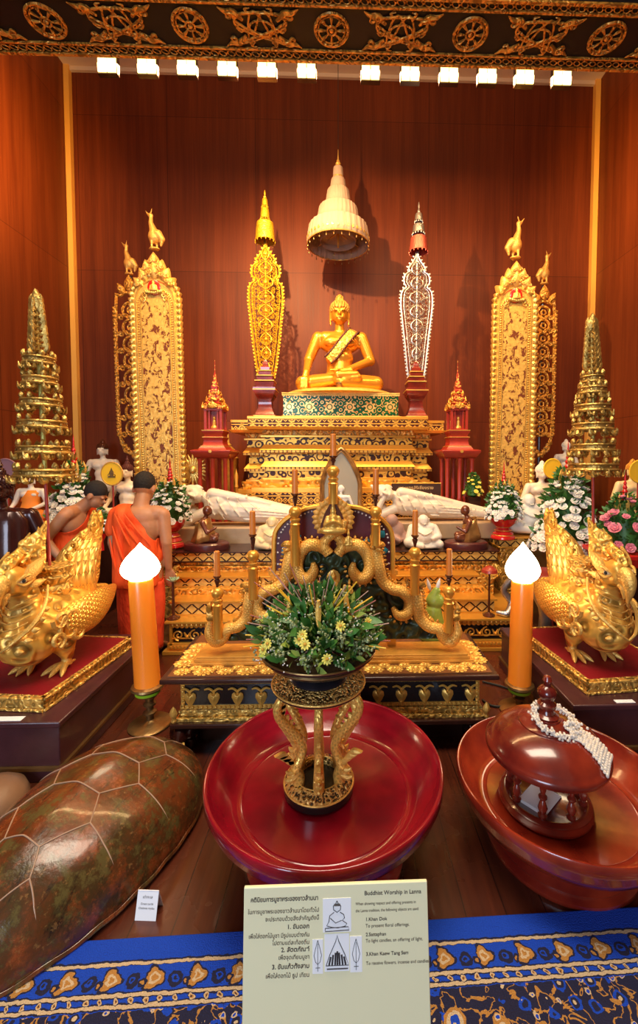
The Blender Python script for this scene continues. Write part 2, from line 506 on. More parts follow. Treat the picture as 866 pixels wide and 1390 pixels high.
a = ((u / .24).frac() - .5) * .24; b = z - .125; r = (a * a + b * b).sqrt(); ang = m.math('ARCTAN2', b, a)
g = (r + (ang * 8).sin() * .012).lt(.06) * (1 - (r - .03).abs().lt(.006)); v = (m.voro(13, m.vec(u, z, 0.0), rnd=.4) * 3).frac().gt(.76)
g = g.max(v * (r.gt(.07))); sp = m.noise(160, det=1)
MT['pat_green'] = m.out(m.mix(g, m.mix(sp.gt(.56), (.002, .035, .010), (.008, .14, .035)), m.mix(m.noise(20).gt(.6), (.95, .6, .18), (.8, .3, .06))), .25, g * .6, bump=g, bs=.6)
# gold with carved scales/feather (UV)
def uvscale(name, nu, nv, col=GL, shape=1.0, bs=1, met=.7, rough=.34):
    m = _m(name); x = m.xyz('UV'); u = x[0] * nu; v = x[1] * nv
    row = v.floor(); uu = (u + (row * .5).frac()).frac() - .5; vv = v.frac()
    h = (1 - (uu * uu * 4)) .max(0.0).sqrt() * .6 + vv * .6
    ed = (vv - (uu.abs() * 1.6)).abs()
    h2 = (vv + (uu * uu * 2.2)).frac()
    MT[name] = m.out(m.mix(h2.ramp(.0, .22), tuple(a * .45 for a in col), col), rough, met, bump=h2.ramp(0, .5), bs=bs, bd=.006)
uvscale('gold_scales', 22, 38)
uvscale('naga_scales', 14, 70, col=(.90, .46, .08), met=.35, rough=.45, bs=.6)
uvscale('naga_scales_fine', 10, 90, col=(.80, .52, .16))
def relief(name, sc, col=GL, met=.45, rough=.36, k=2.5, bs=.8, bd=.01, dark=.5):
    m = _m(name); d = (m.voro(sc, feature='SMOOTH_F1') * k * 6.283 + m.noise(sc * .6, det=2) * 4).sin() * .5 + .5
    MT[name] = m.out(m.mix(d.ramp(.05, .4), tuple(a * dark for a in col), col), rough, met, bump=d, bs=bs, bd=bd)
relief('gold_relief', 13, k=1.8, bs=1, bd=.016, dark=.42); relief('gold_relief_fine', 28, k=2); relief('gold_relief_deep', 16, col=G1, dark=.25, bs=1)
relief('gold_orange', 22, col=(.88, .42, .06), dark=.4, met=.35)
relief('rim_relief', 30, col=(.92, .55, .12), dark=.45)
relief('green_relief', 16, col=(.05, .075, .03), met=.3, dark=.25, bs=1, bd=.02)
m = _m('robe'); n1 = m.noise(1, m.scale((7, 7, 1.6)), 4, .6, .3)
MT['robe'] = m.out(m.mix(n1.ramp(.3, .7), (.90, .075, .008), (.98, .13, .012)), .75, 0, bump=n1, bs=.55, bd=.05)
m = _m('robe_deep'); n1 = m.noise(1, m.scale((5, 5, 3)), 4, .6, .3)
MT['robe_deep'] = m.out(m.mix(n1.ramp(.3, .7), (.80, .05, .01), (.92, .09, .014)), .75, 0, bump=n1, bs=.7, bd=.06)
m = _m('shell'); n1 = m.noise(9, det=8, rough=.75); n2 = m.noise(3.5, det=6, rough=.7); n3 = m.noise(1, m.scale((22, 5, 8)), 6, .75)
c = m.mix(n2.ramp(.42, .58), (.15, .036, .010), (.055, .030, .010)); c = m.mix(n1.ramp(.50, .62), c, (.24, .055, .012)); c = m.mix(m.noise(14, det=6, rough=.75).ramp(.52, .62), c, (.10, .075, .022)); c = m.mix(n3.ramp(.54, .66) * .85, c, (.014, .009, .006)); c = m.mix(m.noise(40, det=4, rough=.7).ramp(.60, .70) * .7, c, (.26, .13, .04))
MT['shell'] = m.out(c, m.mixf(n1.ramp(.3, .7), .10, .34), 0, bump=n1 * .6 + m.noise(50, det=4) * .4, bs=.45, bd=.006, coat=.3)
simple('shell_seam', (.40, .25, .16), .5)
# rug
m = _m('rug'); x, y, z = m.xyz(); fz = m.noise(260, det=2); wob = (m.noise(45, det=3) - .5) * .014; wox = (m.noise(38, m.scale((1, 1.3, 1)), 3) - .5) * .03
dd = 1.44 - y + wob; xx = x + wox
blue = m.mix(fz, (.0, .028, .36), (.004, .075, .58)); cream = m.mix(fz, (.42, .28, .14), (.75, .58, .36)); tan = m.mix(fz, (.32, .13, .02), (.58, .28, .06)); nv = (.010, .010, .04)
def polar(per, off, cy):
    a = ((xx / per + off).frac() - .5) * per; b = dd - cy; return (a * a + b * b).sqrt(), m.math('ARCTAN2', b, a)
def petals(c, per, off, cy, R_, n, outer, mid, inner, ph=0.0):
    r, ang = polar(per, off, cy); k = (ang * n + ph).sin() * .22 + 1; rn = r / (k * R_)
    c = m.mix(rn.lt(1.15), c, nv); c = m.mix(rn.lt(.95), c, outer); c = m.mix(rn.lt(.55), c, mid); return m.mix(rn.lt(.28), c, inner)
c = blue
c = m.mix((dd - .072).abs().lt(.008), c, nv); c = m.mix((dd - .074).abs().lt(.0045), c, cream)
c = petals(c, .125, 0, .114, .026, 3.0, tan, cream, tan, 1.2); c = petals(c, .125, .5, .116, .017, 1.0, nv, blue, nv, .6); c = petals(c, .125, .25, .126, .010, 1.0, nv, tan, tan, 2.)
for cc in (.152, .178): c = m.mix((dd - cc).abs().lt(.008), c, nv); c = m.mix((dd - cc).abs().lt(.0045), c, cream)
c = petals(c, .042, 0, .165, .008, 2.0, cream, tan, nv)
body = nv
body = m.mix((m.noise(17, det=3, dist=.6) - .5).abs().lt(.018), body, tan)
def vflower(body, sc, rad, c1, c2, c3, n, seed):
    v = m.scale((1, 1, 1), m.vec(x + seed + wox * .3, y + seed * .7 + wob, 0.0)); d = m.voro(sc, v, rnd=.55); k = m.noise(sc * 4, det=1) * .2
    dn = (d + k - .1) / rad
    body = m.mix(dn.lt(1.0), body, c1); body = m.mix(dn.lt(.68), body, c2); return m.mix(dn.lt(.35), body, c3)
body = vflower(body, 16, .30, blue, nv, cream, 4, .37); body = vflower(body, 9, .27, tan, cream, blue, 5, 1.7); body = vflower(body, 24, .22, cream, blue, tan, 3, 3.1)
c = m.mix(dd.gt(.188), c, body)
MT['rug'] = m.out(c, .95, 0, bump=fz, bs=.6, bd=.01)
# beam ground and soffit
simple('beam_black', (.007, .004, .004), .6, 0, nb=.05)
simple('plaster_cream', (.72, .55, .38), .7)
m = _m('lamp_flame'); MT['lamp_flame'] = m.out((1, .9, .7), .4, 0, emit=(1, .78, .48), es=14)
m = _m('lamp_led'); x, y, z = m.xyz(); MT['lamp_led'] = m.out((1, .9, .6), .4, 0, emit=(1, .70, .20), es=5)
m = _m('cloth_tier'); n = m.noise(1, m.scale((30, 30, 3)), 3)
MT['cloth_tier'] = m.out((.40, .27, .19), .85, 0, bump=n, bs=.5, bd=.02)
m = _m('lacquer_mid'); n1 = m.noise(6, det=4)
MT['lacquer_mid'] = m.out(m.mix(n1.ramp(.35, .65), (.15, .010, .006), (.33, .035, .012)), .2, 0, bump=m.noise(60, det=3), bs=.03, coat=.6)
simple('lid_brown', (.20, .07, .02), .4, .2, nb=.2, ns=40)
simple('gold_matte', (.78, .36, .05), .48, .3, nb=.3, ns=40, var=.35)
# ---------------------------------------------------------------- room
BW = 6.2; XL = P(104, 600, BW).x; XR = P(802, 500, BW).x; ZC_ = P(455, 103, BW).z
struct('floor', MB().box(XL - 1, XR + 1, -4.5, BW + .2, -.06, 0), MT['floor_boards'])
struct('wall_back', MB().box(XL - .1, XR + .1, BW, BW + .1, 0, ZC_ + .1), MT['wall_veneer'])
struct('wall_left', MB().box(XL - .1, XL, -4.5, BW, 0, ZC_ + .1), MT['wall_veneer_side'])
struct('wall_right', MB().box(XR, XR + .1, -4.5, BW, 0, ZC_ + .1), MT['wall_veneer_side'])
struct('ceiling', MB().box(XL - .1, XR + .1, 3.2, BW + .1, ZC_, ZC_ + .1), MT['plaster_cream'])
struct('trim_1', MB().box(XL, XL + .07, BW - .07, BW, 0, ZC_), MT['trim_gold'])
struct('trim_2', MB().box(XR - .07, XR, BW - .07, BW, 0, ZC_), MT['trim_gold'])
struct('trim_3', MB().box(XL + .07, XR - .07, BW - .04, BW, ZC_ - .05, ZC_), MT['plaster_cream'])
# carved beam: black soffit with wheels and knots
Y0 = 3.22; Y1 = 3.76
ZB = P(433, 84, 3.76).z
beam = thing('carved_beam', 'black and gold carved beam with dharma wheels spanning the top above the altar', 'beam', (0, 0, ZB))
MB().box(XL, XR, Y0, Y1, 0.0, .55).build('beam_body', MT['beam_black'], beam)
b = MB()
b.box(XL, XR, Y0 - .16, Y0 - .005, .02, .55); b.box(XL, XR, Y0 - .22, Y0 - .16, .12, .55)
b.build('front_moulding', MT['gold_orange'], beam)
b = MB()
for yy, w in ((Y0 + .015, .012), (Y0 + .085, .008), (Y1 - .105, .008), (Y1 - .012, .012)):
    b.box(XL, XR, yy - w, yy + w, -.016, .001)
# chain links between the two rails, each side
for yc in (Y0 + .05, Y1 - .058):
    n = 110
    for i in range(n):
        x = XL + (i + .5) * (XR - XL) / n
        b.M = T(x, yc, -.006) @ RZ(.5)
        b.torus((0, 0, 0), .024, .005, n=8, m=4, sx=1.25, sy=.8)
        b.M = T(x + .03, yc, -.006); b.ell((0, 0, 0), .007, 5, 3)
b.M = Matrix.Identity(4)
b.build('chain_border', MT['gold_orange'], beam)
def wheel(x):
    b = MB(); b.M = T(x, (Y0 + Y1) / 2 - .005, 0) @ RX(pi)
    b.torus((0, 0, .006), .128, .012, n=36, m=6); b.torus((0, 0, .006), .104, .006, n=36, m=5); b.torus((0, 0, .01), .035, .008, n=16)
    b.ell((0, 0, .008), (.02, .02, .014), 10, 6)
    for k in range(8):
        a = 2 * pi * k / 8; ca, sa = cos(a), sin(a)
        b.tube([(ca * .03, sa * .03, .008), (ca * .06, sa * .06, .010), (ca * .10, sa * .10, .008)], [.004, .008, .014], n=6, k=3)
    for k in range(16):
        a = 2 * pi * k / 16; b.ell((cos(a) * .116, sin(a) * .116, .006), .008, 5, 4)
    b.M = Matrix.Identity(4); b.build('wheel_medallion', MT['gold_orange'], beam)
def knot(x):
    b = MB(); b.M = T(x, (Y0 + Y1) / 2 - .005, 0) @ RX(pi)
    z = .009; r = .0085
    for s in (1, -1):
        pts = [(.27 * cos(t) * (1 - .25 * abs(sin(2 * t))), s * .125 * sin(t) * (1 if s > 0 else 1), z) for t in [2 * pi * k / 20 for k in range(21)]]
    q = [(.20 * sin(2 * pi * k / 40 * 3 + .6), .12 * sin(2 * pi * k / 40 * 2), z + .004 * cos(k * 1.3)) for k in range(41)]
    b.tube(q, r, n=6, k=2)
    q = [(.11 * sin(2 * pi * k / 32 * 1), .125 * sin(2 * pi * k / 32 * 2 + .8), z) for k in range(33)]
    b.tube(q, r, n=6, k=2)
    b.torus((0, 0, z), .075, .008, n=20, m=6, sx=1.2, sy=.8)
    for sx in (1, -1):
        for sy in (1, -1):
            b.tube([(sx * .13, sy * .06, z), (sx * .19, sy * .115, z), (sx * .25, sy * .12, z), (sx * .30, sy * .15, z)], [.012, .024, .018, .004], n=6, k=4, sq=(.7, 1))
            b.tube([(sx * .20, sy * .11, z), (sx * .225, sy * .075, z), (sx * .25, sy * .085, z), (sx * .24, sy * .105, z)], [.012, .012, .01, .003], n=5, k=3)
            b.tube([(sx * .07, sy * .10, z), (sx * .10, sy * .14, z), (sx * .06, sy * .15, z)], [.012, .010, .004], n=5, k=3)
        b.tube([(sx * .19, 0, z), (sx * .16, .03, z), (sx * .13, 0, z), (sx * .16, -.03, z), (sx * .19, 0, z)], .008, n=5, k=3)
    b.M = Matrix.Identity(4); b.build('knot_ornament', MT['gold_orange'], beam)
wx = [P(px, 33, 3.45).x for px in (62, 256, 450, 636, 820)]
sp = wx[2] - wx[1]
for x in [wx[2] + sp * k for k in (-3, -2, -1, 0, 1, 2, 3)]: wheel(x)
for x in [wx[2] + sp * (k + .5) for k in (-3, -2, -1, 0, 1, 2)]: knot(x)
# twelve led floodlights behind the beam
ords = ['leftmost', 'second', 'third', 'fourth', 'fifth', 'sixth', 'seventh', 'eighth', 'ninth', 'tenth', 'eleventh', 'rightmost']
for i, px in enumerate((145, 199, 253, 308, 362, 416, 503, 557, 610, 662, 713, 764)):
    p = P(px, 94, 3.88); p.z = P(433, 93, 3.88).z
    w = thing('floodlight', ('%s of the glowing square lamps in the row behind the carved beam' % ords[i]) if i in (0, 11) else '%s glowing square lamp from the left in the row behind the carved beam' % ords[i],
              'lamp', p, group='square lamps behind the beam')
    MB().box(-.085, .085, .006, .05, -.085, .085).build('lamp_housing', MT['dark_wood'], w)
    MB().box(-.02, .02, -.125, .02, .085, .11).build('bracket', MT['dark_wood'], w)
    b = MB()
    for a in (-1, 1):
        for c in (-1, 1): b.box(a * .04 - .036, a * .04 + .036, -.004, .006, c * .04 - .036, c * .04 + .036)
    b.build('led_panel', MT['lamp_led'], w)
# ---------------------------------------------------------------- rug
RUGY = 1.44
rug_o = MB().box(-1.9, 2.1, -.6, RUGY, 0, .012).build('rug', MT['rug'], bevel=.004)
ra, rb = PZ(866, 1230, .012), PZ(280, 1266, .012); rang = atan2(ra.y - rb.y, ra.x - rb.x); rug_o.rotation_euler = (0, 0, rang); rmid = (ra + rb) / 2
rug_o.location = rmid - RZ(rang) @ Vector((rmid.x, RUGY, 0)); rug_o.location.z = 0
tag(rug_o, 'blue patterned rug with tan floral border on the floor along the bottom', 'rug')
# ---------------------------------------------------------------- stepped altar
def xat(px, D, py=624): return P(px, py, D).x
def zat(py, D, px=455): return P(px, py, D).z
def lotus_row(b, x0, x1, y, z, h, n, d=.012, w=None):
    dx = (x1 - x0) / n
    for i in range(n):
        b.M = T(x0 + (i + .5) * dx, y, z); b.prism(leafshape((w or dx * .9), h, 6), .008, d)
    b.M = Matrix.Identity(4)
# lower altar: three levels
DX = xat(455, 3.4)
low = thing('altar_platform', 'wide stepped gold and black altar platform carrying the two reclining Buddhas', 'altar', (0, 0, 0))
zl1 = zat(842, 3.35); xl, xr = xat(224, 3.35), xat(722, 3.35)
MB().box(xl, xr, 3.40, 4.6, 0, zl1 - .02).build('body', MT['dark_wood'], low)
b = MB(); b.box(xl - .03, xr + .03, 3.35, 4.6, zl1 - .02, zl1); b.box(xl + .01, xr - .01, 3.385, 3.41, zl1 - .155, zl1 - .145); b.box(xl - .02, xr + .02, 3.37, 3.42, .03, .085); b.box(xl - .05, xr + .05, 3.345, 3.42, 0, .03)
b.build('moulding', MT['gold_smooth'], low, bevel=.004)
b = MB(); nb_ = 76; b.box(xl, xr, 3.39, 3.40, zl1 - .06, zl1 - .03); b.box(xl, xr, 3.365, 3.372, .045, .07); b.box(xl, xr, 3.37, 3.40, .045, .05); b.box(xl, xl + .02, 3.37, 3.40, .045, zl1 - .03)
for i in range(nb_): b.ell((xl + (i + .5) * (xr - xl) / nb_, 3.385, zl1 - .045), (.019, .012, .022), 8, 6)
for i in range(100): b.ell((xl + (i + .5) * (xr - xl) / 100, 3.36, .058), (.012, .012, .014), 6, 4)
b.build('bead_row', MT['gold_smooth'], low)
b = MB(); n = 22
for i in range(n):
    x = xl + (i + .5) * (xr - xl) / n; s = 1 if i % 2 else -1
    b.tube(spiral(x, zl1 - .112 - .012, .045, 1.5, pi / 2 * s, s), .0065, n=5); b.M = T(0, 3.388, 0)
    b.M = T(0, 0, 0)
    b.tube([(x + .045, 0, zl1 - .10), (x + .07, 0, zl1 - .14), (x + .09, 0, zl1 - .10)], [.005, .013, .003], n=5, k=3)
bb = MB(); bb.M = T(0, 3.388, 0); bb.add(b.v, b.f, b.uv)
bb.build('scroll_relief', MT['gold_smooth'], low)
MB().box(xl + .01, xr - .01, 3.392, 3.40, .09, zl1 - .07).build('front_panel', MT['black_lacquer'], low)
# second level, lattice blocks left and right
def lattice_block(parent, x0, x1, y0, y1, z0, z1, name='lattice_tier', cap=.018):
    b = MB(); b.box(x0, x1, y0, y1, z0, z1); b.build(name, MT['pat_lattice'], parent)
    b = MB(); b.box(x0 - .02, x1 + .02, y0 - .02, y1, z1, z1 + cap); b.box(x0 - .012, x1 + .012, y0 - .012, y1, z0 - .004, z0 + .008)
    return b
mid = thing('_m', None, None, (0, 0, zl1)); mid_l = []
x0, x1 = xat(230, 3.5), xat(674, 3.5)
lattice_block(mid, x0, x1, 3.5, 4.6, 0.0, .10).build('tier_edge', MT['gold_smooth'], mid, bevel=.003)
x0, x1 = xat(232, 3.66), xat(660, 3.66)
MB().box(x0, x1, 3.66, 4.6, .115, .16).build('tier_plain', MT['gold_orange'], mid)
x0, x1 = xat(236, 3.75), xat(650, 3.75)
lattice_block(mid, x0, x1, 3.75, 4.6, .16, .235).build('tier_edge', MT['gold_smooth'], mid, bevel=.003)
# upper level carrying the statues
zt = zat(748, 3.9)
zm = zl1 + .255
x0, x1 = xat(235, 3.9), xat(677, 3.9)
up = low
bw = lattice_block(up, x0, x1, 3.9, 6.0, zt - .095, zt - .012, cap=.012); bw.build('tier_edge', MT['dark_wood'], up, bevel=.003)
b = MB(); b.box(x0 + .03, x1 - .03, 3.93, 6.0, zt - .135, zt - .10); b.box(x0 - .0, x1 + .0, 3.905, 6.0, zt - .155, zt - .135)
b.box(x0 + .02, x1 - .02, 3.92, 6.0, 0.25, zm + .03)
b.build('moulding', MT['gold_orange'], up, bevel=.004)
MB().box(x0 + .06, x1 - .06, 3.96, 6.0, zm + .0, zt - .13).build('recess_panel', MT['black_lacquer'], up)
bb = MB(); bb.M = T(0, 3.945, 0); n = 20; hh = (zt - .155 - zm) * .5; zc = zm + .03 + hh * .85; b = MB()
for i in range(n):
    x = x0 + .08 + (i + .5) * (x1 - x0 - .16) / n; s = 1 if i % 2 else -1
    b.tube(spiral(x, zc, hh * .7, 1.5, pi / 2 * s, s), .009, n=5)
    b.tube([(x + .05, 0, zc + .03), (x + .075, 0, zc - .02 * s), (x + .09, 0, zc + .02)], [.006, .018, .004], n=5, k=3)
    b.ell((x, 0, zc), (.016, .008, .016), 6, 4)
bb.add(b.v, b.f, b.uv); bb.build('scroll_relief', MT['gold_smooth'], up)
for sx in (x0 + .03, x1 - .03):
    b = MB(); s = 1 if sx > 0 else -1
    b.tube([(sx, 3.93, zt - .12), (sx + s * .05, 3.91, zt - .20), (sx - s * .02, 3.92, zt - .26), (sx + s * .06, 3.90, zm + .02)], [.02, .035, .03, .012], n=8, k=4)
    b.build('corner_scroll', MT['gold_relief_fine'], up)
for o in list(COL.objects):
    if o.parent == mid: o.parent = low; o.location.z = zl1
bpy.data.objects.remove(mid)
# side wing steps, right and left of the platform (lattice tables)
def side_table(label, px0, px1, py, D, h, z0):
    a, c = xat(px0, D), xat(px1, D); z1 = zat(py, D)
    t = thing('lattice_table', label, 'table', ((a + c) / 2, D, z0)); w = (c - a) / 2
    b = lattice_block(t, -w, w, 0, .55, z1 - z0 - h, z1 - z0 - .014, name='lattice_band', cap=.014); b.build('edge', MT['gold_smooth'], t, bevel=.003)
    MB().sqlathe([(1, z1 - z0 - h - .06), (.96, z1 - z0 - h)], 0, .27, w * .96, .26).build('moulding', MT['gold_orange'], t)
    MB().box(-w * .86, w * .86, .05, .5, 0, z1 - z0 - h - .05).build('body', MT['gold_orange'], t)
    return t
side_table('gold lattice table under the white flowers on a red pedestal, behind the right candle lamp', 680, 738, 730, 4.1, .10, 0)
side_table('gold lattice table half hidden behind the standing monk at left', 168, 238, 742, 4.1, .10, 0)
# ---------------------------------------------------------------- throne
TD = 4.95; zb = zt
throne = thing('throne_altar', 'tall stepped gold and black throne altar beneath the golden seated Buddha', 'altar', (xat(459, TD), TD, zb))
def zz(py, D=TD): return zat(py, D) - zb
hw = (xat(583, TD) - xat(338, TD)) / 2; hw2 = (xat(607, TD + .1) - xat(314, TD + .1)) / 2
TB = [  # (py top, py bottom, inset px from slab edge, material, flare top, flare bottom)
    (565, 569, 0, 'gold_smooth', 0, 0), (569, 579, 1, 'pat_flower', 0, 0), (579, 583, 0, 'gold_smooth', 0, -.02),
    (583, 590, 17, 'gold_orange', 0, 0), (590, 593, 15, 'gold_smooth', 0, 0), (593, 603, 19, 'pat_vine', 0, 0),
    (603, 611, 19, 'gold_smooth', 0, .05), (611, 614, 14, 'pat_dentil', 0, 0), (614, 617, 22, 'gold_orange', 0, 0), (617, 626, 21, 'pat_vine', 0, 0),
    (626, 634, 20, 'gold_smooth', 0, .05), (634, 637, 15, 'pat_dentil', 0, 0), (637, 640, 21, 'gold_smooth', 0, 0), (640, 649, 20, 'pat_vine', 0, 0),
    (649, 652, 17, 'gold_smooth', 0, 0), (652, 662, 14, 'gold_relief', .02, 0), (662, 669, 4, 'gold_smooth', 0, 0), (669, 684, 2, 'pat_flower', 0, 0),
    (684, 690, 0, 'gold_orange', 0, 0), (690, 706, 4, 'pat_flower', 0, 0)]
for mname in sorted(set(t[3] for t in TB)):
    b = MB()
    for (p0, p1, ins, mn, e1, e0) in TB:
        if mn != mname: continue
        z1_, z0_ = zz(p0), zz(p1); i = ins * U(TD)
        b.frust(-hw + i, hw - i, i * .9, 1.1, max(z0_, 0), z1_, e0 if e0 > 0 else 0, e1 - (e0 if e0 < 0 else 0))
        dz = -.03
        b.frust(-hw2 + i, hw2 - i, .16 + i * .9, .98, max(z0_ + dz, 0), z1_ + dz, e0 if e0 > 0 else 0, e1 - (e0 if e0 < 0 else 0))
    nm = {'gold_smooth': 'gold_moulding', 'pat_flower': 'flower_band', 'gold_orange': 'plain_moulding', 'pat_vine': 'vine_band', 'pat_dentil': 'dentil_band', 'gold_relief': 'leaf_band'}[mname]
    b.build(nm, MT[mname], throne, bevel=.004 if mname.startswith('gold') else 0)
MB().box(-hw + .2, hw - .2, .2, 1.0, 0, .35).build('core', MT['dark_wood'], throne)
ztop = zat(565, TD)
# small gold posts of the rail before the throne
# green and gold plinth
GD = 5.08; gx0, gx1 = xat(383, GD), xat(542, GD); gz1 = zat(533, GD); gz0 = ztop
pl = thing('buddha_plinth', 'green mosaic plinth with gold flower scrolls under the golden Buddha', 'plinth', ((gx0 + gx1) / 2, GD, gz0)); w = (gx1 - gx0) / 2; h = gz1 - gz0
MB().box(-w + .015, w - .015, .015, .80, .012, h - .03).build('mosaic_panel', MT['pat_green'], pl)
b = MB(); b.box(-w, w, 0, .82, 0, .02); b.box(-w, w, 0, .82, h - .012, h)
for i in range(64):
    x = -w + (i + .5) * 2 * w / 64; b.M = T(x, .008, h - .012) @ RX(pi); b.prism(leafshape(2 * w / 64, .03, 5), .006, .004)
b.M = Matrix.Identity(4)
b.build('gold_rim', MT['gold_pale'], pl)
# pedestal moulding between plinth and throne top is flush; dark stands for the filigree banners
def tung_stand(px, label):
    D = 5.22; x = xat(px, D, 530); t = thing('stepped_stand', label, 'stand', (x, D, ztop - .0))
    k = U(D); z = lambda py: zat(py, D) - ztop
    t.location.z = ztop
    z0 = t.location.z; z = lambda py: zat(py, D) - z0
    pr = [(14 * k, 0), (14 * k, z(566)), (12 * k, z(563)), (9 * k, z(555)), (8 * k, z(545)), (11 * k, z(540)), (14.5 * k, z(533)), (14.5 * k, z(528)), (11 * k, z(527)), (12.5 * k, z(521)), (9.5 * k, z(519)),
          (10.5 * k, z(514)), (7.5 * k, z(512)), (8.5 * k, z(507)), (5.5 * k, z(505)), (6 * k, z(500)), (3.5 * k, z(498)), (3.5 * k, z(494)), (1 * k, z(489))]
    MB().sqlathe(pr).build('stepped_tower', MT['lacquer_brown'], t)
    for py, r in ((566, 14.3), (531, 14.8), (519, 12.7), (512, 10.7), (505, 8.7)): MB().sqlathe([(r * k, z(py) - .006), (r * k, z(py) + .006)]).build('gold_line', MT['gold'], t)
    return t
tung_stand(361, 'dark stepped stand at the foot of the gold filigree banner, left of the Buddha')
tung_stand(564, 'dark stepped stand at the foot of the silver filigree banner, right of the Buddha')
# ---------------------------------------------------------------- filigree banners
def poly_at(pts, t):
    """piecewise (z fraction, half width)"""
    for (a, wa), (c, wc) in zip(pts, pts[1:]):
        if a <= t <= c: return wa + (wc - wa) * (t - a) / (c - a)
    return pts[-1][1]
def filigree(px, D, y_bot, y_top, prof, mat, label, grp, back):
    """prof list of (py, half width px) top to bottom"""
    k = U(D); z0 = zat(y_bot, D, px); t = thing('filigree_banner', label, 'banner', (xat(px, D, (y_bot + y_top) / 2), D, z0))
    zf = lambda py: zat(py, D, px) - z0
    pr = [(zf(py), w * k) for py, w in prof][::-1]
    rr = random.Random(int(px)); b = MB()
    H = zf(y_top)
    # outline
    for s in (1, -1):
        b.M = Matrix.Identity(4)
        b.tube([(s * w, 0, z) for z, w in pr], .012, n=5, k=3)
        b.tube([(s * max(w - .035, .003), 0, z) for z, w in pr], .006, n=5, k=3)
        zc = 0.0
        while zc < H - .02:
            w = poly_at(pr, zc); b.M = T(s * (w + .002), 0, zc) @ RY(s * radians(50)); b.prism(leafshape(.028, .036, 5), .008, .004); zc += .042
    b.M = Matrix.Identity(4)
    b.tube([(0, -.004, 0), (0, -.004, H)], .008, n=5)
    # curls in mirrored pairs
    z = .03
    while z < H - .05:
        w = poly_at(pr, z) - .02; n = max(1, int(w / .05)); cw = w / n
        for i in range(n):
            x = (i + .5) * cw; R = cw * .5
            for s in (1, -1):
                dr = s if (i + int(z * 20)) % 2 else -s
                b.tube(spiral(s * x, z + rr.uniform(-.008, .008), R, 1.4, rr.uniform(0, 6.28), dr, n=11), .0062, n=4)
        z += .05
    z = .1
    while z < H - .15:
        w = poly_at(pr, z) * .42
        for s in (1, -1):
            b.tube([(0, -.012, z), (s * w, -.016, z + .05), (s * w * .9, -.012, z + .11), (0, -.012, z + .16)], [.004, .009, .008, .003], n=5, k=3)
        b.ell((0, -.012, z + .08), (.018, .01, .022), 8, 6); z += .17
    b.build('filigree_panel', MT[mat], t, recalc=False)
    return t, H
pl_l = [(330, 1), (340, 3), (352, 12), (356, 10), (362, 17), (374, 18), (381, 14), (388, 21), (410, 22), (430, 20), (470, 16), (500, 12), (519, 8)]
relief('gold_yellow', 30, col=(.80, .46, .025), met=.6, bs=.2, dark=.7)
tl, H1 = filigree(361, 5.3, 519, 332, pl_l, 'gold_yellow', 'gold filigree banner rising from a dark stepped stand, left of the seated Buddha', None, 0)
pl_r = [(342, 1), (352, 3), (364, 11), (368, 9), (374, 16), (384, 17), (390, 14), (397, 20), (415, 21), (435, 19), (470, 15), (500, 12), (519, 9)]
tr, H2 = filigree(565.5, 5.3, 519, 344, pl_r, 'silver', 'silver filigree banner rising from a dark stepped stand, right of the seated Buddha', None, 0)
for tt, px in ((tl, 361), (tr, 564)):   # pole down to stand
    MB().tube([(0, .03, -.22), (0, .03, .5)], .01, n=8).build('pole', MT['brass_dark'], tt)
def chat(px, D, y_bot, tiers, mat, label, fin_top, tassel=None):
    """tiered parasol finial: tiers [(py_top, py_bot, half px)]"""
    k = U(D); z0 = zat(y_bot, D, px); t = thing('tiered_parasol', label, 'parasol', (xat(px, D, y_bot), D, z0)); zf = lambda py: zat(py, D, px) - z0
    MB().tube([(0, 0, -.03), (0, 0, zf(fin_top))], [.009, .004], n=6).build('pole', MT['brass_dark'], t)
    for i, (a, c, w) in enumerate(tiers):
        r = w * k; b = MB()
        b.lathe([(r * .2, zf(a) + .01), (r * .6, zf(a) + .004), (r * .84, zf(a) - .012), (r * .92, zf(a) - (zf(a) - zf(c)) * .5), (r, zf(c)), (r * .95, zf(c)), (r * .8, zf(a) - .02)], 24, cap=False)
        for j in range(14):
            an = 2 * pi * j / 14; b.ell((r * cos(an), r * sin(an), zf(c) - .012), (.006, .006, .016), 5, 4)
        b.build('tier', MT['silver' if mat == 'silver_red' and i else mat], t)
    b = MB(); ft = zf(fin_top); tp = zf(tiers[-1][0])
    b.lathe([(.012, tp), (.02, tp + (ft - tp) * .2), (.008, tp + (ft - tp) * .4), (.012, tp + (ft - tp) * .6), (.003, ft)], 10)
    b.build('finial', MT['silver' if mat == 'silver_red' else mat], t)
    return t
chat(360, 5.3, 334, [(302, 328, 13), (283, 297, 6), (270, 280, 4)], 'gold_yellow', 'small gold three tier parasol above the gold filigree banner', 258)
c2 = chat(568, 5.3, 346, [(322, 342, 12.5), (305, 317, 8.5), (290, 300, 5.5)], 'silver_red', 'small silver and red three tier parasol above the silver filigree banner', 274)
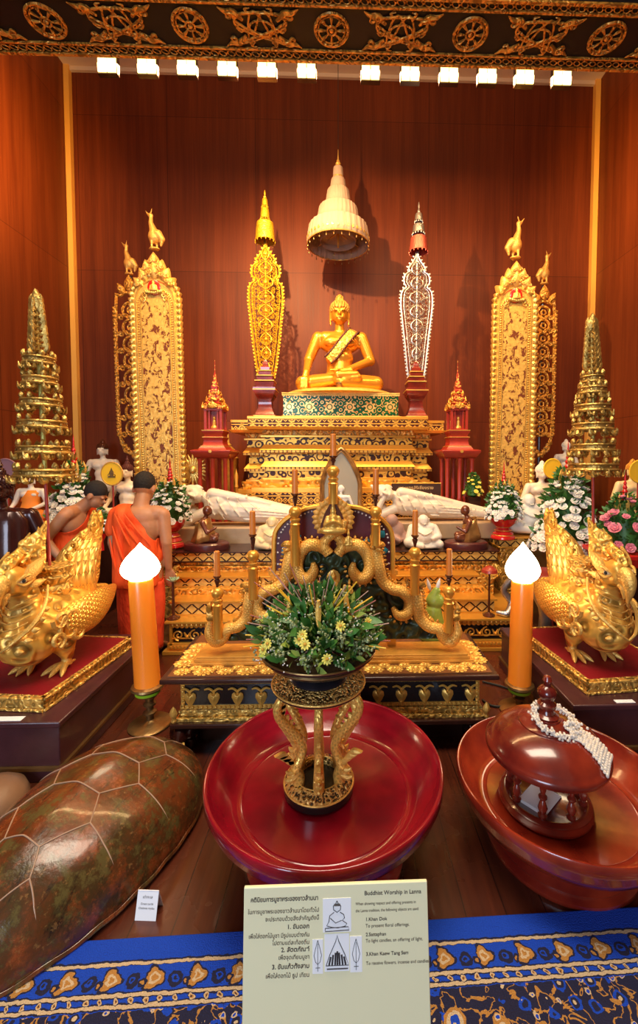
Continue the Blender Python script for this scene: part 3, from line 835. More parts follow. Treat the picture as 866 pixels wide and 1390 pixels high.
# ---------------------------------------------------------------- carved gold banners with birds
def bird(parent, z, mat, s=1, flip=1, sc=1.0):
    prims = [('e', (0, 0, .13), (.062, .05, .075)), ('c', (.0, 0, .17), .045, (-.03, 0, .27), .024), ('c', (-.03, 0, .27), .024, (-.025, 0, .33), .018),
             ('e', (-.03, 0, .345), (.03, .022, .024)), ('c', (-.05, 0, .35), .014, (-.085, 0, .40), .004), ('c', (-.03, 0, .36), .010, (-.015, 0, .42), .004),
             ('c', (.04, 0, .15), .05, (.085, 0, .10), .03), ('c', (.08, 0, .10), .03, (.07, 0, .03), .012),
             ('c', (-.02, -.02, .08), .016, (-.02, -.02, -.01), .01), ('c', (.02, .02, .08), .016, (.02, .02, -.01), .01), ('e', (0, 0, .0), (.06, .04, .014))]
    q = []
    for p in prims:
        if p[0] == 'c': q.append(('c', (p[1][0] * flip * sc, p[1][1] * sc, z + p[1][2] * sc), p[2] * sc, (p[3][0] * flip * sc, p[3][1] * sc, z + p[3][2] * sc), p[4] * sc))
        else: q.append(('e', (p[1][0] * flip * sc, p[1][1] * sc, z + p[1][2] * sc), tuple(a * sc for a in p[2])))
    return sculpt('bird_finial', q, .009, mat, parent, 3)
def arch(w, h, n=10):
    """outline of a strip with round top, base z=0"""
    L = [(-w, 0), (-w, h - w)]
    for i in range(1, n): a = pi - pi * i / n; L.append((w * cos(a), h - w + w * sin(a)))
    L += [(w, h - w), (w, 0)]; return L
def carved(px0, px1, D, y_bot, y_head, y_bird, label, flip, lean, mname='gold_pale', head=True):
    k = U(D); cx = (px0 + px1) / 2; w = (px1 - px0) / 2 * k * .86; z0 = zat(y_bot, D, cx)
    t = thing('carved_banner', label, 'banner', (xat(cx, D, (y_bot + y_head) / 2), D, z0)); H = zat(y_head, D, cx) - z0
    t.rotation_euler = (0, lean, 0)
    Hs = H - .34   # top of the arch strip
    out = arch(w, Hs)
    MB().prism(out, .06).build('board', MT['gold_pale'], t)
    b = MB()
    ins = arch(w * .62, Hs - .24 - w * .2); ins = [(x, z + .05) for x, z in ins]
    b.M = T(0, -.032, 0); b.prism(ins, .012); b.M = Matrix.Identity(4)
    b.build('scene_relief', MT['pat_scene'], t)
    b = MB()
    # beaded mouldings
    for f, r, dz in ((.66, .010, .02), (.86, .012, 0.0)):
        pts = [(x, -.034, z + (0.03 if f < .8 else 0)) for x, z in arch(w * f, Hs - (.19 if f < .8 else .03))]
        b.tube(pts, r, n=6)
    zc = .02
    while zc < Hs - w:
        for s in (1, -1): b.ell((s * w * .76, -.034, zc), (.014, .012, .010), 7, 5)
        zc += .028
    for i in range(24):
        a = pi * i / 23; b.ell((w * .76 * cos(a), -.034, Hs - .12 - w * .76 + w * .76 * sin(a)), (.012, .012, .012), 6, 4)
    b.build('bead_moulding', MT['gold_yellow2'], t)
    # scalloped leaf edge
    b = MB(); zc = .02; rr = random.Random(3)
    while zc < Hs - w * .9:
        for s in (1, -1):
            b.M = T(s * w * .98, -.02, zc) @ RY(s * radians(62)); b.prism(leafshape(.085, .075, 7, tipx=-s * .01, p=.8), .03, .022)
            b.M = T(s * w * 1.03, -.045, zc + .02); b.ell((0, 0, 0), (.014, .012, .014), 7, 5)
        zc += .068
    for i in range(1, 14):
        a = pi * i / 14
        b.M = T(w * .98 * cos(a), -.02, Hs - w + w * .98 * sin(a)) @ RY(pi / 2 - a); b.prism(leafshape(.075, .07, 7, p=.8), .03, .022)
    b.M = Matrix.Identity(4)
    b.build('scalloped_edge', MT['gold_yellow2'], t)
    if head:
        # head ornament: leaf clusters, red niche with seated figure
        b = MB()
        for (x, z, ang, sz) in ((0, Hs - .02, 0, .22), (-.09, Hs - .04, -28, .17), (.09, Hs - .04, 28, .17), (-.06, Hs + .05, -14, .16), (.06, Hs + .05, 14, .16), (-.13, Hs - .10, -50, .15), (.13, Hs - .10, 50, .15), (0, Hs + .12, 0, .17)):
            b.M = T(x, -.02, z) @ RY(radians(ang)); b.prism(leafshape(sz * .7, sz, 8), .04, .04)
            for s in (1, -1): b.tube([(s * a[0], -.05, a[2]) for a in spiral(sz * .18, sz * .35, sz * .16, 1.2, 0, s, n=10)], .008, n=5)
        b.M = Matrix.Identity(4)
        b.build('crown_leaves', MT['gold_pale'], t)
        b = MB(); b.M = T(0, -.04, Hs - .12) @ RX(pi / 2); b.lathe([(.075, -.01), (.075, .01), (.06, .016)], 20, sy=1.15); b.M = Matrix.Identity(4); b.build('red_niche', MT['red_gloss'], t)
        z = Hs - .12
        sculpt('niche_figure', [('e', (0, -.07, z - .035), (.055, .02, .018)), ('c', (0, -.065, z - .02), .026, (0, -.065, z + .015), .024), ('e', (0, -.065, z + .05), (.016, .016, .02)), ('c', (0, -.065, z + .06), .01, (0, -.065, z + .085), .003),
                                ('c', (-.03, -.065, z + .015), .011, (-.04, -.07, z - .025), .009), ('c', (.03, -.065, z + .015), .011, (.04, -.07, z - .025), .009)], .005, MT['gold_pale'], t, 2)
        b = MB()
        for i in range(-4, 5):
            b.M = T(i * .018, -.06, z - .085 + abs(i) * .004) @ RY(radians(i * 11)); b.prism(leafshape(.03, .05, 5), .012, .01)
        b.M = Matrix.Identity(4); b.build('lotus_seat', MT['gold_yellow2'], t)
        b = MB()
        for i in range(9):
            a = pi * (i + .5) / 9
            b.tube([(w * .5 * cos(a) + q[0], -.045, Hs - w + w * .52 * sin(a) + q[2] - .02) for q in spiral(0, 0, .035, 1.3, a, 1, n=9)], .007, n=5)
        b.build('scroll_relief', MT['gold_yellow2'], t)
    bird(t, H, MT['gold_pale'], flip=flip, sc=(zat(y_bird, D, cx) - zat(y_head, D, cx)) / .42)
    zb_ = z0 - 0
    return t
simple('gold_yellow2', (.97, .66, .17), .3, .7, nb=.3, ns=70, var=.25)
def openwork(px0, px1, D, y_bot, y_head, y_bird, label, flip, lean):
    k = U(D); cx = (px0 + px1) / 2; w = (px1 - px0) / 2 * k * .85; z0 = zat(y_bot, D, cx)
    t = thing('openwork_banner', label, 'banner', (xat(cx, D, (y_bot + y_head) / 2), D, z0)); H = zat(y_head, D, cx) - z0
    t.rotation_euler = (0, lean, 0); Hs = H - .22
    b = MB()
    for s in (1, -1):
        b.tube([(0, 0, 0), (s * w, 0, .22), (s * w, 0, Hs - w), (s * w * .7, 0, Hs - w * .3), (0, 0, Hs)], .02, n=6, k=3)
        zc = .24
        while zc < Hs - w:
            b.M = T(s * w, 0, zc) @ RY(s * radians(60)); b.prism(leafshape(.05, .05, 6), .02, .01); zc += .05
        b.M = Matrix.Identity(4)
        for i in range(5):
            b.M = T(s * w * (i / 5), 0, .22 * i / 5) @ RY(s * radians(150)); b.prism(leafshape(.06, .07, 6), .02, .01)
        b.M = Matrix.Identity(4)
    z = .22; i = 0
    while z < Hs - w * .8:
        b.torus((0, 0, z + w * .6), w * .55, .017, n=20, m=6, axis='Y', sy=1.0); b.torus((0, 0, z + w * .6), w * .22, .012, n=12, m=5, axis='Y')
        for s in (1, -1):
            b.tube([(s * a[0], 0, a[2]) for a in spiral(w * .72, z + w * .1, w * .25, 1.2, 0, 1, n=10)], .012, n=5)
            b.tube([(s * w, 0, z), (s * w * .4, 0, z + w * .35), (0, 0, z + w * .05)], .012, n=5, k=3)
        z += w * 1.18
    for (x, z, ang, sz) in ((0, Hs, 0, .2), (-.07, Hs - .03, -30, .15), (.07, Hs - .03, 30, .15)):
        b.M = T(x, -.01, z) @ RY(radians(ang)); b.prism(leafshape(sz * .6, sz, 8), .03, .03)
    b.M = Matrix.Identity(4)
    b.build('openwork_strip', MT['gold_orange'], t)
    MB().tube([(0, .04, -z0 + .0), (0, .04, H)], .022, n=8).build('support_pole', MT['dark_wood'], t)
    bird(t, H, MT['gold_pale'], flip=flip, sc=(zat(y_bird, D, cx) - zat(y_head, D, cx)) / .42)
    return t
def pillar_stand(t, mat='dark_wood'):
    """foot that carries a banner down to the floor"""
    z = t.location.z
    MB().box(-.17, .17, -.02, .22, -z, .0).build('banner_foot', MT[mat], t)
cl = carved(184, 250, 5.15, 672, 338, 283, 'large carved gold banner topped by a bird, against the left part of the wall', 1, -.012); pillar_stand(cl)
cr_ = carved(666, 725, 5.15, 674, 350, 293, 'large carved gold banner topped by a bird, against the right part of the wall', -1, .004); pillar_stand(cr_)
openwork(159, 203, 5.6, 616, 372, 326, 'openwork gold banner with bird, tucked behind the large carved banner at left', 1, -.012)
openwork(718, 753, 5.6, 615, 385, 340, 'openwork gold banner with bird, tucked behind the large carved banner at right', -1, .004)
# ---------------------------------------------------------------- hanging white tiered parasol
D = 5.5; px = 459
k = U(D); z0 = zat(340, D, px)
pa = thing('hanging_parasol', 'white five tier cloth parasol hanging on a cord above the golden Buddha', 'parasol', (xat(px, D, 320), D, z0)); zf = lambda py: zat(py, D, px) - z0
TI = [(308, 334, 40.6, 38), (283, 306, 27, 25), (259, 282, 15.7, 14), (244, 258, 10, 9), (228, 242, 6.5, 6)]
for i, (a, c, w, w2) in enumerate(TI):
    b = MB(); r = w * k; r2 = w2 * k
    fl = (lambda an, z: 1 + .012 * sin(an * 30)) if i < 3 else None
    dz = 0
    top = zf(a); bot = zf(c)
    b.lathe([(r, bot), (r * .985, bot + (top - bot) * .5), (r2, top - .012), (r2 * .95, top), (r2 * .7, top + r * .06), (r2 * .3, top + r * .1), (.004, top + r * .11)], 120 if fl else 28, cap=False, flute=fl)
    o = b.build('cloth_tier', MT['cloth_tier'], pa, solid=.006)
    b = MB(); b.torus((0, 0, bot + .005), r * 1.005, .008, n=40)
    if i == 0:
        for j in range(40):
            an = 2 * pi * j / 40; b.M = T(r * 1.01 * cos(an), r * 1.01 * sin(an), bot + .05) @ RZ(an - pi / 2) @ RX(0); b.prism(leafshape(.03, .045, 5), .006, .006)
        b.M = Matrix.Identity(4)
    b.build('gold_trim', MT['gold_yellow2'], pa)
    if i == 0:
        RB, BB = r, bot
b = MB()
for j in range(8):
    an = 2 * pi * j / 8; b.tube([(0, 0, BB + .16), (RB * .95 * cos(an), RB * .95 * sin(an), BB + .12)], .006, n=5)
b.tube([(0, 0, BB - .02), (0, 0, zf(225))], .012, n=8)
b.build('inner_frame', MT['gold'], pa)
b = MB(); b.lathe([(.22, BB + .04), (.235, BB + .12), (.0, BB + .18)], 30, cap=False); b.build('inner_valance', MT['cloth_tier'], pa, solid=.004)
b = MB(); b.tube([(0, 0, 0), (0, 0, -.03)], .0025, n=4); b.ell((0, 0, -.042), (.008, .008, .016), 6, 5); fd = b.build('bead_drop', MT['brass_dark'], pa); fd.location = (RB, 0, BB)
for j in range(1, 26):
    an = 2 * pi * j / 26; c_ = fd.copy(); COL.objects.link(c_); c_.parent = pa; c_.location = (RB * cos(an), RB * sin(an), BB)
b = MB(); t0 = zf(229)
b.lathe([(.03, t0), (.042, t0 + .02), (.03, t0 + .04), (.034, t0 + .06), (.02, t0 + .075), (.022, t0 + .09), (.010, t0 + .11), (.006, t0 + .16), (.002, zf(200))], 16)
b.build('spire', MT['gold_pale'], pa)
MB().tube([(0, 0, zf(203)), (0, 0, ZC_ - z0)], .004, n=5).build('cord', MT['cable_black'], pa)
# ---------------------------------------------------------------- seated figures
def seated_prims(s=1.0, touch=True, hair=True, robe=True):
    """seated cross-legged figure facing -y; lap width about 1.0, height about 1.12 (times s)"""
    q = []
    c = lambda a, ra, b_, rb: q.append(('c', tuple(x * s for x in a), ra * s, tuple(x * s for x in b_), rb * s))
    e = lambda a, r, M=None: q.append(('e', tuple(x * s for x in a), tuple(x * s for x in r)))
    # legs
    c((.10, 0, .11), .11, (.40, -.10, .085), .085); c((-.10, 0, .11), .11, (-.40, -.10, .085), .085)
    c((.40, -.10, .08), .08, (.02, -.25, .075), .055); c((-.40, -.10, .08), .08, (.02, -.22, .12), .055)
    c((-.02, -.25, .10), .045, (.20, -.24, .13), .04); c((-.02, -.26, .15), .04, (.18, -.25, .165), .032)
    e((0, .02, .12), (.24, .16, .11))
    # torso
    c((0, .03, .18), .155, (0, .04, .42), .135); e((0, .03, .55), (.20, .115, .12)); c((-.14, .04, .61), .075, (.14, .04, .61), .075)
    e((.08, -.055, .55), (.085, .05, .06)); e((-.08, -.055, .55), (.085, .05, .06)); e((0, .0, .38), (.135, .11, .12))
    c((0, .04, .64), .058, (0, .03, .76), .05)
    # arms
    c((-.21, .04, .62), .062, (-.30, .02, .36), .052); c((.21, .04, .62), .062, (.30, .03, .36), .052)
    if touch:
        c((-.345, .02, .36), .052, (-.36, -.16, .19), .036); c((-.36, -.16, .20), .034, (-.38, -.21, .10), .030)
        for i in range(4): c((-.41 + i * .022, -.225, .12), .013, (-.415 + i * .024, -.245, .0 + .01 * abs(i - 1.5)), .009)
        c((-.35, -.19, .15), .014, (-.335, -.225, .09), .010)
    else:
        c((-.30, .02, .36), .048, (-.10, -.20, .22), .034); c((-.10, -.20, .21), .03, (.02, -.24, .20), .022)
    c((.345, .03, .36), .052, (.10, -.20, .22), .036); c((.12, -.20, .21), .036, (-.02, -.25, .195), .026)
    for i in range(4): c((-.01, -.235 - i * .018, .20), .013, (-.10, -.235 - i * .02, .195), .010)
    for i_, p in enumerate(q):
        if p[0] == 'c' and min(p[1][2], p[3][2]) > .3 * s and abs(p[1][0]) + abs(p[3][0]) > .2 * s: q[i_] = ('c', (p[1][0] * 1.16, p[1][1], p[1][2]), p[2] * 1.1, (p[3][0] * 1.16, p[3][1], p[3][2]), p[4] * 1.08)
        elif p[0] == 'e' and p[1][2] > .3 * s: q[i_] = ('e', p[1], (p[2][0] * 1.16, p[2][1], p[2][2]))
    # head
    e((0, .02, .875), (.095, .105, .12)); e((0, -.02, .83), (.075, .075, .075)); c((0, -.075, .885), .012, (0, -.108, .85), .018)
    c((-.03, -.085, .808), .012, (.03, -.085, .808), .012); c((-.045, -.078, .895), .022, (-.03, -.078, .895), .022); c((.045, -.078, .895), .022, (.03, -.078, .895), .022)
    e((0, -.07, .785), (.028, .025, .02))
    for k in (1, -1):
        c((k * .10, .02, .90), .018, (k * .105, .015, .80), .014); c((k * .105, .015, .80), .014, (k * .098, .01, .75), .011)
    return q
def hair_cap(b, s=1.0, flame=True):
    b.M = T(0, .03 * s, .90 * s); rr = .102 * s
    b.lathe([(rr, -.005 * s), (rr * 1.04, .03 * s), (rr * .95, .07 * s), (rr * .72, .105 * s), (rr * .45, .125 * s), (rr * .42, .145 * s), (rr * .30, .175 * s), (rr * .12, .195 * s), (.001, .20 * s)], 24, cap=True)
    for i, (z, r, n) in enumerate(((.0, 1.02, 22), (.018, 1.04, 22), (.036, 1.03, 22), (.054, .99, 20), (.07, .92, 18), (.086, .82, 16), (.10, .68, 13), (.112, .55, 10), (.13, .42, 8), (.15, .37, 7), (.17, .28, 6))):
        for j in range(n):
            a = 2 * pi * (j + .5 * (i % 2)) / n; b.ell((rr * r * cos(a), rr * r * sin(a), z * s), .0125 * s, 6, 4)
    if flame: b.lathe([(.02 * s, .19 * s), (.03 * s, .205 * s), (.018 * s, .23 * s), (.001, .29 * s)], 10)
    b.M = Matrix.Identity(4)
def seated(name, label, cat, px, py_base, D, hpx, mat, hair=None, face=None, robe=None, rz=0, vox=.012, base=None, z=None, touch=True, flame=False, group=None, tot=1.12, kind=None):
    z0 = zat(py_base, D, px) if z is None else z
    s = hpx * U(D) / tot
    t = thing(name, label, cat, (xat(px, D, py_base), D, z0), rz, group=group)
    sculpt('body', seated_prims(s, touch), vox * s, MT[mat], t, 5)
    if hair: b = MB(); hair_cap(b, s, flame); b.build('hair', MT[hair], t)
    return t, s
# golden main Buddha
gz = zat(528, 5.3) + 0
simple('gold_skin', (.90, .40, .04), .27, .6, nb=.03, ns=10, var=.1)
simple('gold_curl', (.62, .30, .05), .4, .5)
t, s = seated('seated_buddha', 'large golden Buddha seated on the green mosaic plinth beneath the white parasol', 'statue', 461, 527, 5.42, 127, 'gold_skin', hair='gold_curl', vox=.010, z=gz1 + .05, flame=False, tot=1.06)
BUD = t
b = MB(); b.M = T(0, -.02, -.05); b.lathe([(.56 * s, 0), (.59 * s, .012), (.57 * s, .035), (.53 * s, .05), (.50 * s, .056)], 48, sy=.68); b.M = Matrix.Identity(4)
b.build('lotus_seat', MT['gold_pale'], t)
# face details
b = MB()
for k in (1, -1):
    b.tube([(k * .062 * s, -.088 * s, .885 * s), (k * .038 * s, -.098 * s, .880 * s), (k * .018 * s, -.088 * s, .884 * s)], .0028 * s, n=5, k=3)
    b.tube([(k * .07 * s, -.075 * s, .915 * s), (k * .042 * s, -.092 * s, .926 * s), (k * .012 * s, -.095 * s, .910 * s)], .003 * s, n=5, k=3)
b.tube([(-.034 * s, -.088 * s, .806 * s), (0, -.100 * s, .808 * s), (.034 * s, -.088 * s, .806 * s)], .0025 * s, n=5, k=3)
b.build('face_lines', MT['bronze_brown'], t)
# beaded sash over left shoulder (image right)
path = [(.17, .04, .70), (.145, -.07, .665), (.06, -.135, .55), (-.04, -.14, .42), (-.12, -.12, .34)]
path = [tuple(a * s for a in p) for p in path]
b = MB(); q = cr(path, 8); rg = []
for i, p in enumerate(q):
    d = Vector(q[min(i + 1, len(q) - 1)]) - Vector(q[max(i - 1, 0)]); n_ = Vector((0, -1, .15)); side = d.cross(n_).normalized() * .052 * s
    p = Vector(p); rg.append([tuple(p - side), tuple(p - side * .3 + Vector((0, -.008, 0))), tuple(p + side * .3 + Vector((0, -.008, 0))), tuple(p + side), tuple(p + side * .3 + Vector((0, .006, 0))), tuple(p - side * .3 + Vector((0, .006, 0)))])
b.rings(rg); b.build('sash', MT['gold_relief_fine'], t)
b = MB()
for sd in (0, 3):
    pts = [r[sd] for r in rg]; q2 = cr(pts, 2)
    b.tube(q2, .006 * s, n=5)
    for p in q2[::2]: b.ell(p, .0135 * s, 6, 5)
b.build('bead_border', MT['bronze_brown'], t)
# little incense pot and figure at its feet
ip = thing('offering_vase', 'small dark gold vase standing at the foot of the golden Buddha', 'vase', (xat(461, 5.12, 527), 5.125, gz1))
b = MB(); b.lathe([(.05, 0), (.055, .01), (.03, .03), (.025, .06), (.045, .09), (.05, .12), (.03, .14), (.022, .16), (.05, .185), (.045, .19), (.02, .17)], 16); b.build('vase_body', MT['brass_dark'], ip)
b = MB()
for i in range(5): b.tube([(0, 0, .17), (.02 * cos(i * 1.3), .02 * sin(i * 1.3), .26)], .003, n=4)
b.build('stick', MT['taper_yellow'], ip)
# other seated statues -------------------------------------------------
def simple_robe(t, s, mat, front=True):
    """robe over one shoulder, wrapped round torso and lap"""
    rg = []
    for z, rx, ry, cy in ((.19, .27, .20, .0), (.28, .19, .165, .02), (.40, .165, .15, .03), (.50, .19, .145, .03), (.58, .22, .135, .03), (.64, .20, .10, .04)):
        ring = []
        for j in range(28):
            a = 2 * pi * j / 28; zz_ = z - (max(0, -cos(a)) * .12 * (z - .3) / .34 if z > .3 else 0) - (.10 * max(0, -cos(a)) if z > .55 else 0)
            ring.append((rx * cos(a) * s, (cy + ry * sin(a)) * s, zz_ * s))
        rg.append(ring)
    b = MB(); b.rings(rg, cap=False); b.build('robe', MT[mat], t, solid=.006)
    q = [('c', (.12 * s, 0, .12 * s), .122 * s, (.40 * s, -.10 * s, .09 * s), .10 * s), ('c', (-.12 * s, 0, .12 * s), .122 * s, (-.40 * s, -.10 * s, .09 * s), .10 * s), ('c', (.38 * s, -.12 * s, .085 * s), .09 * s, (-.36 * s, -.16 * s, .085 * s), .09 * s)]
    sculpt('lower_robe', q, .02 * s, MT[mat], t, 3)
ts, s = seated('seated_buddha', 'cream Buddha in an orange robe seated on an orange cloth base at far left', 'statue', 42, 705, 4.3, 68, 'cream_skin' if False else 'marble', hair='hair_red', vox=.018)
simple_robe(ts, s, 'orange_cloth')
ob = thing('orange_seat_block', 'orange cloth covered block under the orange robed Buddha at far left', 'base', (ts.location.x, 4.3, zat(722, 4.3, 42)))
h = ts.location.z - ob.location.z; MB().box(-.45 * s * 1.1, .45 * s * 1.1, -.3 * s, .25 * s, 0, h).build('cloth_block', MT['orange_cloth'], ob, bevel=.01)
h = ob.location.z; b = MB(); b.box(-.62, .28, -.2, .45, h - .03, h); b.box(-.60, .34, -.18, .43, 0, h - .03)
tb = thing('side_table', 'dark table with a pale edge under the orange robed Buddha at far left', 'table', (ts.location.x, 4.3, 0))
MB().box(-.60, .28, -.22, .45, h - .025, h - .001).build('table_top', MT['cream_stone'], tb); MB().box(-.58, .26, -.2, .43, 0, h - .026).build('body', MT['dark_wood'], tb)
def plinth_under(t, w, d, mat, label, name='statue_plinth', h0=0.0, dy=0):
    z = t.location.z
    p = thing(name, label, 'plinth', (t.location.x, t.location.y + dy, h0)); MB().box(-w, w, -d, d, .0, z - h0 - .04).build('body', MT[mat], p); MB().box(-w - .02, w + .02, -d - .02, d + .02, z - h0 - .04, z - h0 - .0005).build('top', MT[mat], p)
    return p
t1, s = seated('seated_buddha', 'white marble Buddha with dark hair behind the yellow fan, upper left', 'statue', 140, 668, 5.85, 72, 'marble', hair='bronze_brown', vox=.018, flame=False, rz=.1)
plinth_under(t1, .30, .23, 'dark_wood', 'dark block under the white marble Buddha behind the yellow fan')
t1, s = seated('seated_buddha', 'white Buddha with a red-brown topknot just above the standing monk, left of the gold banner', 'statue', 173, 702, 4.85, 78, 'marble', hair='hair_red', vox=.018, flame=True, rz=-.1)
plinth_under(t1, .30, .2, 'dark_wood', 'dark block under the white Buddha with a red-brown topknot')
t1, s = seated('seated_buddha', 'pale stone Buddha seated right of the large gold banner at right, beside the white flowers', 'statue', 735, 706, 4.85, 84, 'marble', hair='white_stone', vox=.018)
plinth_under(t1, .30, .2, 'dark_wood', 'dark block under the pale stone Buddha at right')
t1, s = seated('seated_buddha', 'white Buddha figure high at right behind the red spire and the gold tree', 'statue', 768, 650, 5.88, 56, 'white_stone', hair='white_stone', vox=.02)
plinth_under(t1, .26, .2, 'dark_wood', 'dark pillar under the white figure high at right')
t1, s = seated('seated_buddha', 'cream seated Buddha at the right edge, behind the pink flowers', 'statue', 858, 703, 4.5, 84, 'cream_stone', hair='gold_curl', vox=.02)
plinth_under(t1, .32, .25, 'dark_wood', 'dark block under the cream seated Buddha at the right edge')
# dark bronze Buddha at left edge
t1, s = seated('bronze_buddha', 'tall dark polished bronze Buddha with pointed flame at the left edge', 'statue', 3, 786, 3.45, 165, 'bronze_black', hair='bronze_black', vox=.014, flame=True, rz=.25, tot=1.2)
b = MB(); rg = []
for z, rx, ry in ((.0, .40, .30), (.10, .36, .27), (.25, .29, .20), (.45, .27, .17), (.58, .265, .15), (.66, .20, .12), (.69, .08, .08)):
    rg.append([(rx * s * (1 + .035 * sin(j * 2 * pi / 8 * 1)) * cos(2 * pi * j / 64), (.03 + ry * (1 + .03 * sin(j * .785 * 2)) * sin(2 * pi * j / 64)) * s, z * s) for j in range(64)])
b.rings(rg); b.build('ridged_robe', MT['bronze_black'], t1)
plinth_under(t1, .45, .34, 'dark_wood', 'dark wooden block under the bronze Buddha at the left edge')
# ---------------------------------------------------------------- reclining Buddhas
def reclining(px0, px1, py_base, D, hpx, label, mat, base_label):
    """head at left, resting on its right hand; length along x"""
    L = (xat(px1, D, py_base) - xat(px0, D, py_base)); z0 = zat(py_base, D, (px0 + px1) / 2)
    x0 = xat(px0, D, py_base)
    s = L / 1.55; bh = hpx * U(D) * .30
    bt = thing('reclining_pedestal', base_label, 'pedestal', (x0, D, z0)); MB().box(-.06, L + .02, -.17, .24, 0, bh).build('slab', MT['beige_slab'], bt, bevel=.015)
    t = thing('reclining_buddha', label, 'statue', (x0, D, z0 + bh))
    q = []
    c = lambda a, ra, b_, rb: q.append(('c', tuple(x * s for x in a), ra * s, tuple(x * s for x in b_), rb * s))
    e = lambda a, r, M=None: q.append(('e', tuple(x * s for x in a), tuple(x * s for x in r)) if M is None else ('e', (0, 0, 0), tuple(x * s for x in r), M))
    c((.40, 0, .20), .14, (.56, 0, .19), .135); e((.42, 0, .24), (.17, .13, .17)); c((.60, 0, .17), .13, (.80, .0, .16), .135)
    c((.80, 0, .155), .13, (1.15, 0, .11), .085); c((.80, .02, .21), .12, (1.15, .02, .17), .07); c((1.15, 0, .12), .085, (1.45, 0, .08), .05); c((1.15, .02, .17), .07, (1.45, .02, .12), .045)
    c((1.45, 0, .08), .04, (1.50, -.07, .09), .03); c((1.45, .02, .13), .038, (1.50, -.05, .15), .03)
    # top arm lying along the body
    c((.36, -.04, .36), .07, (.62, -.05, .32), .055); c((.62, -.05, .32), .055, (.88, -.04, .27), .035); c((.88, -.04, .27), .035, (1.0, -.04, .245), .02)
    # supporting arm
    c((.30, -.02, .16), .065, (.02, -.08, .05), .055); c((.02, -.08, .05), .052, (.10, -.09, .24), .035); c((.10, -.09, .24), .035, (.15, -.10, .33), .028)
    # neck, head
    c((.30, 0, .30), .07, (.22, 0, .34), .055)
    M = T(.14 * s, -.02 * s, .36 * s) @ RY(radians(-62))
    for a in (((0, 0, 0), (.10, .105, .13)), ((0, -.03, -.05), (.075, .08, .075)), ((0, -.115, -.01), (.017, .025, .04)), ((0, -.10, -.065), (.035, .018, .012)), ((-.04, -.09, .025), (.028, .018, .012)), ((.04, -.09, .025), (.028, .018, .012)), ((.105, 0, -.02), (.015, .02, .05)), ((-.105, 0, -.02), (.015, .02, .05)),
              ((0, .01, .13), (.045, .045, .04)), ((0, .01, .17), (.022, .022, .03))):
        q.append(('e', tuple(v * s for v in a[0]), tuple(v * s for v in a[1]), M))
    FT = []
    class _F:
        def tube(self, pts, r, n=6, k=4):
            qq = cr([tuple(p) + (w,) for p, w in zip(pts, r if isinstance(r, list) else [r] * len(pts))], 3)
            for u, v in zip(qq, qq[1:]): q.append(('c', u[:3], u[3] * .5, v[:3], v[3] * .5))
    b = _F()
    for i in (0, 2, 4, 6, 8):
        x = .30 + i * .055
        b.tube([(x * s, .02 * s, (.42 - abs(i - 2) * .008) * s), ((x + .03) * s, -.135 * s, .30 * s), ((x + .09 + i * .012) * s, -.14 * s, .15 * s), ((x + .20) * s, -.13 * s, .05 * s)], [.008 * s, .012 * s, .012 * s, .005 * s], n=6, k=4)
    for i in range(5):
        z = .22 - i * .035
        b.tube([(.66 * s, -.125 * s, z * s), (.95 * s, -.115 * s, (z - .01) * s), (1.25 * s, -.075 * s, (z * .75) * s), (1.44 * s, -.045 * s, (z * .6) * s)], [.006 * s, .010 * s, .009 * s, .004 * s], n=6, k=4)
    b.tube([(.24 * s, .02 * s, .40 * s), (.27 * s, -.10 * s, .34 * s), (.42 * s, -.13 * s, .20 * s), (.52 * s, -.13 * s, .08 * s)], .014 * s, n=6, k=4)
    sculpt('body', q, .0075 * s * 1.1, MT[mat], t, 4)
    q2 = [('e', (.0, .0, .02 * s), (.13 * s, .13 * s, .05 * s)), ('e', (.07 * s, 0, .07 * s), (.11 * s, .11 * s, .06 * s)), ('e', (.10 * s, .03 * s, .14 * s), (.09 * s, .08 * s, .09 * s))]
    sculpt('pillow', q2, .012, MT[mat], t, 3)
    return t
simple('beige_slab', (.50, .34, .20), .5, 0, nb=.2, ns=18, var=.3)
reclining(248, 432, 737, 4.45, 82, 'cream marble reclining Buddha on the left half of the altar platform', 'marble', 'beige stone base under the reclining Buddha on the left half')
reclining(506, 668, 728, 4.45, 74, 'white marble reclining Buddha on the right half of the altar platform, before the black sign', 'marble', 'beige stone base under the reclining Buddha on the right half')
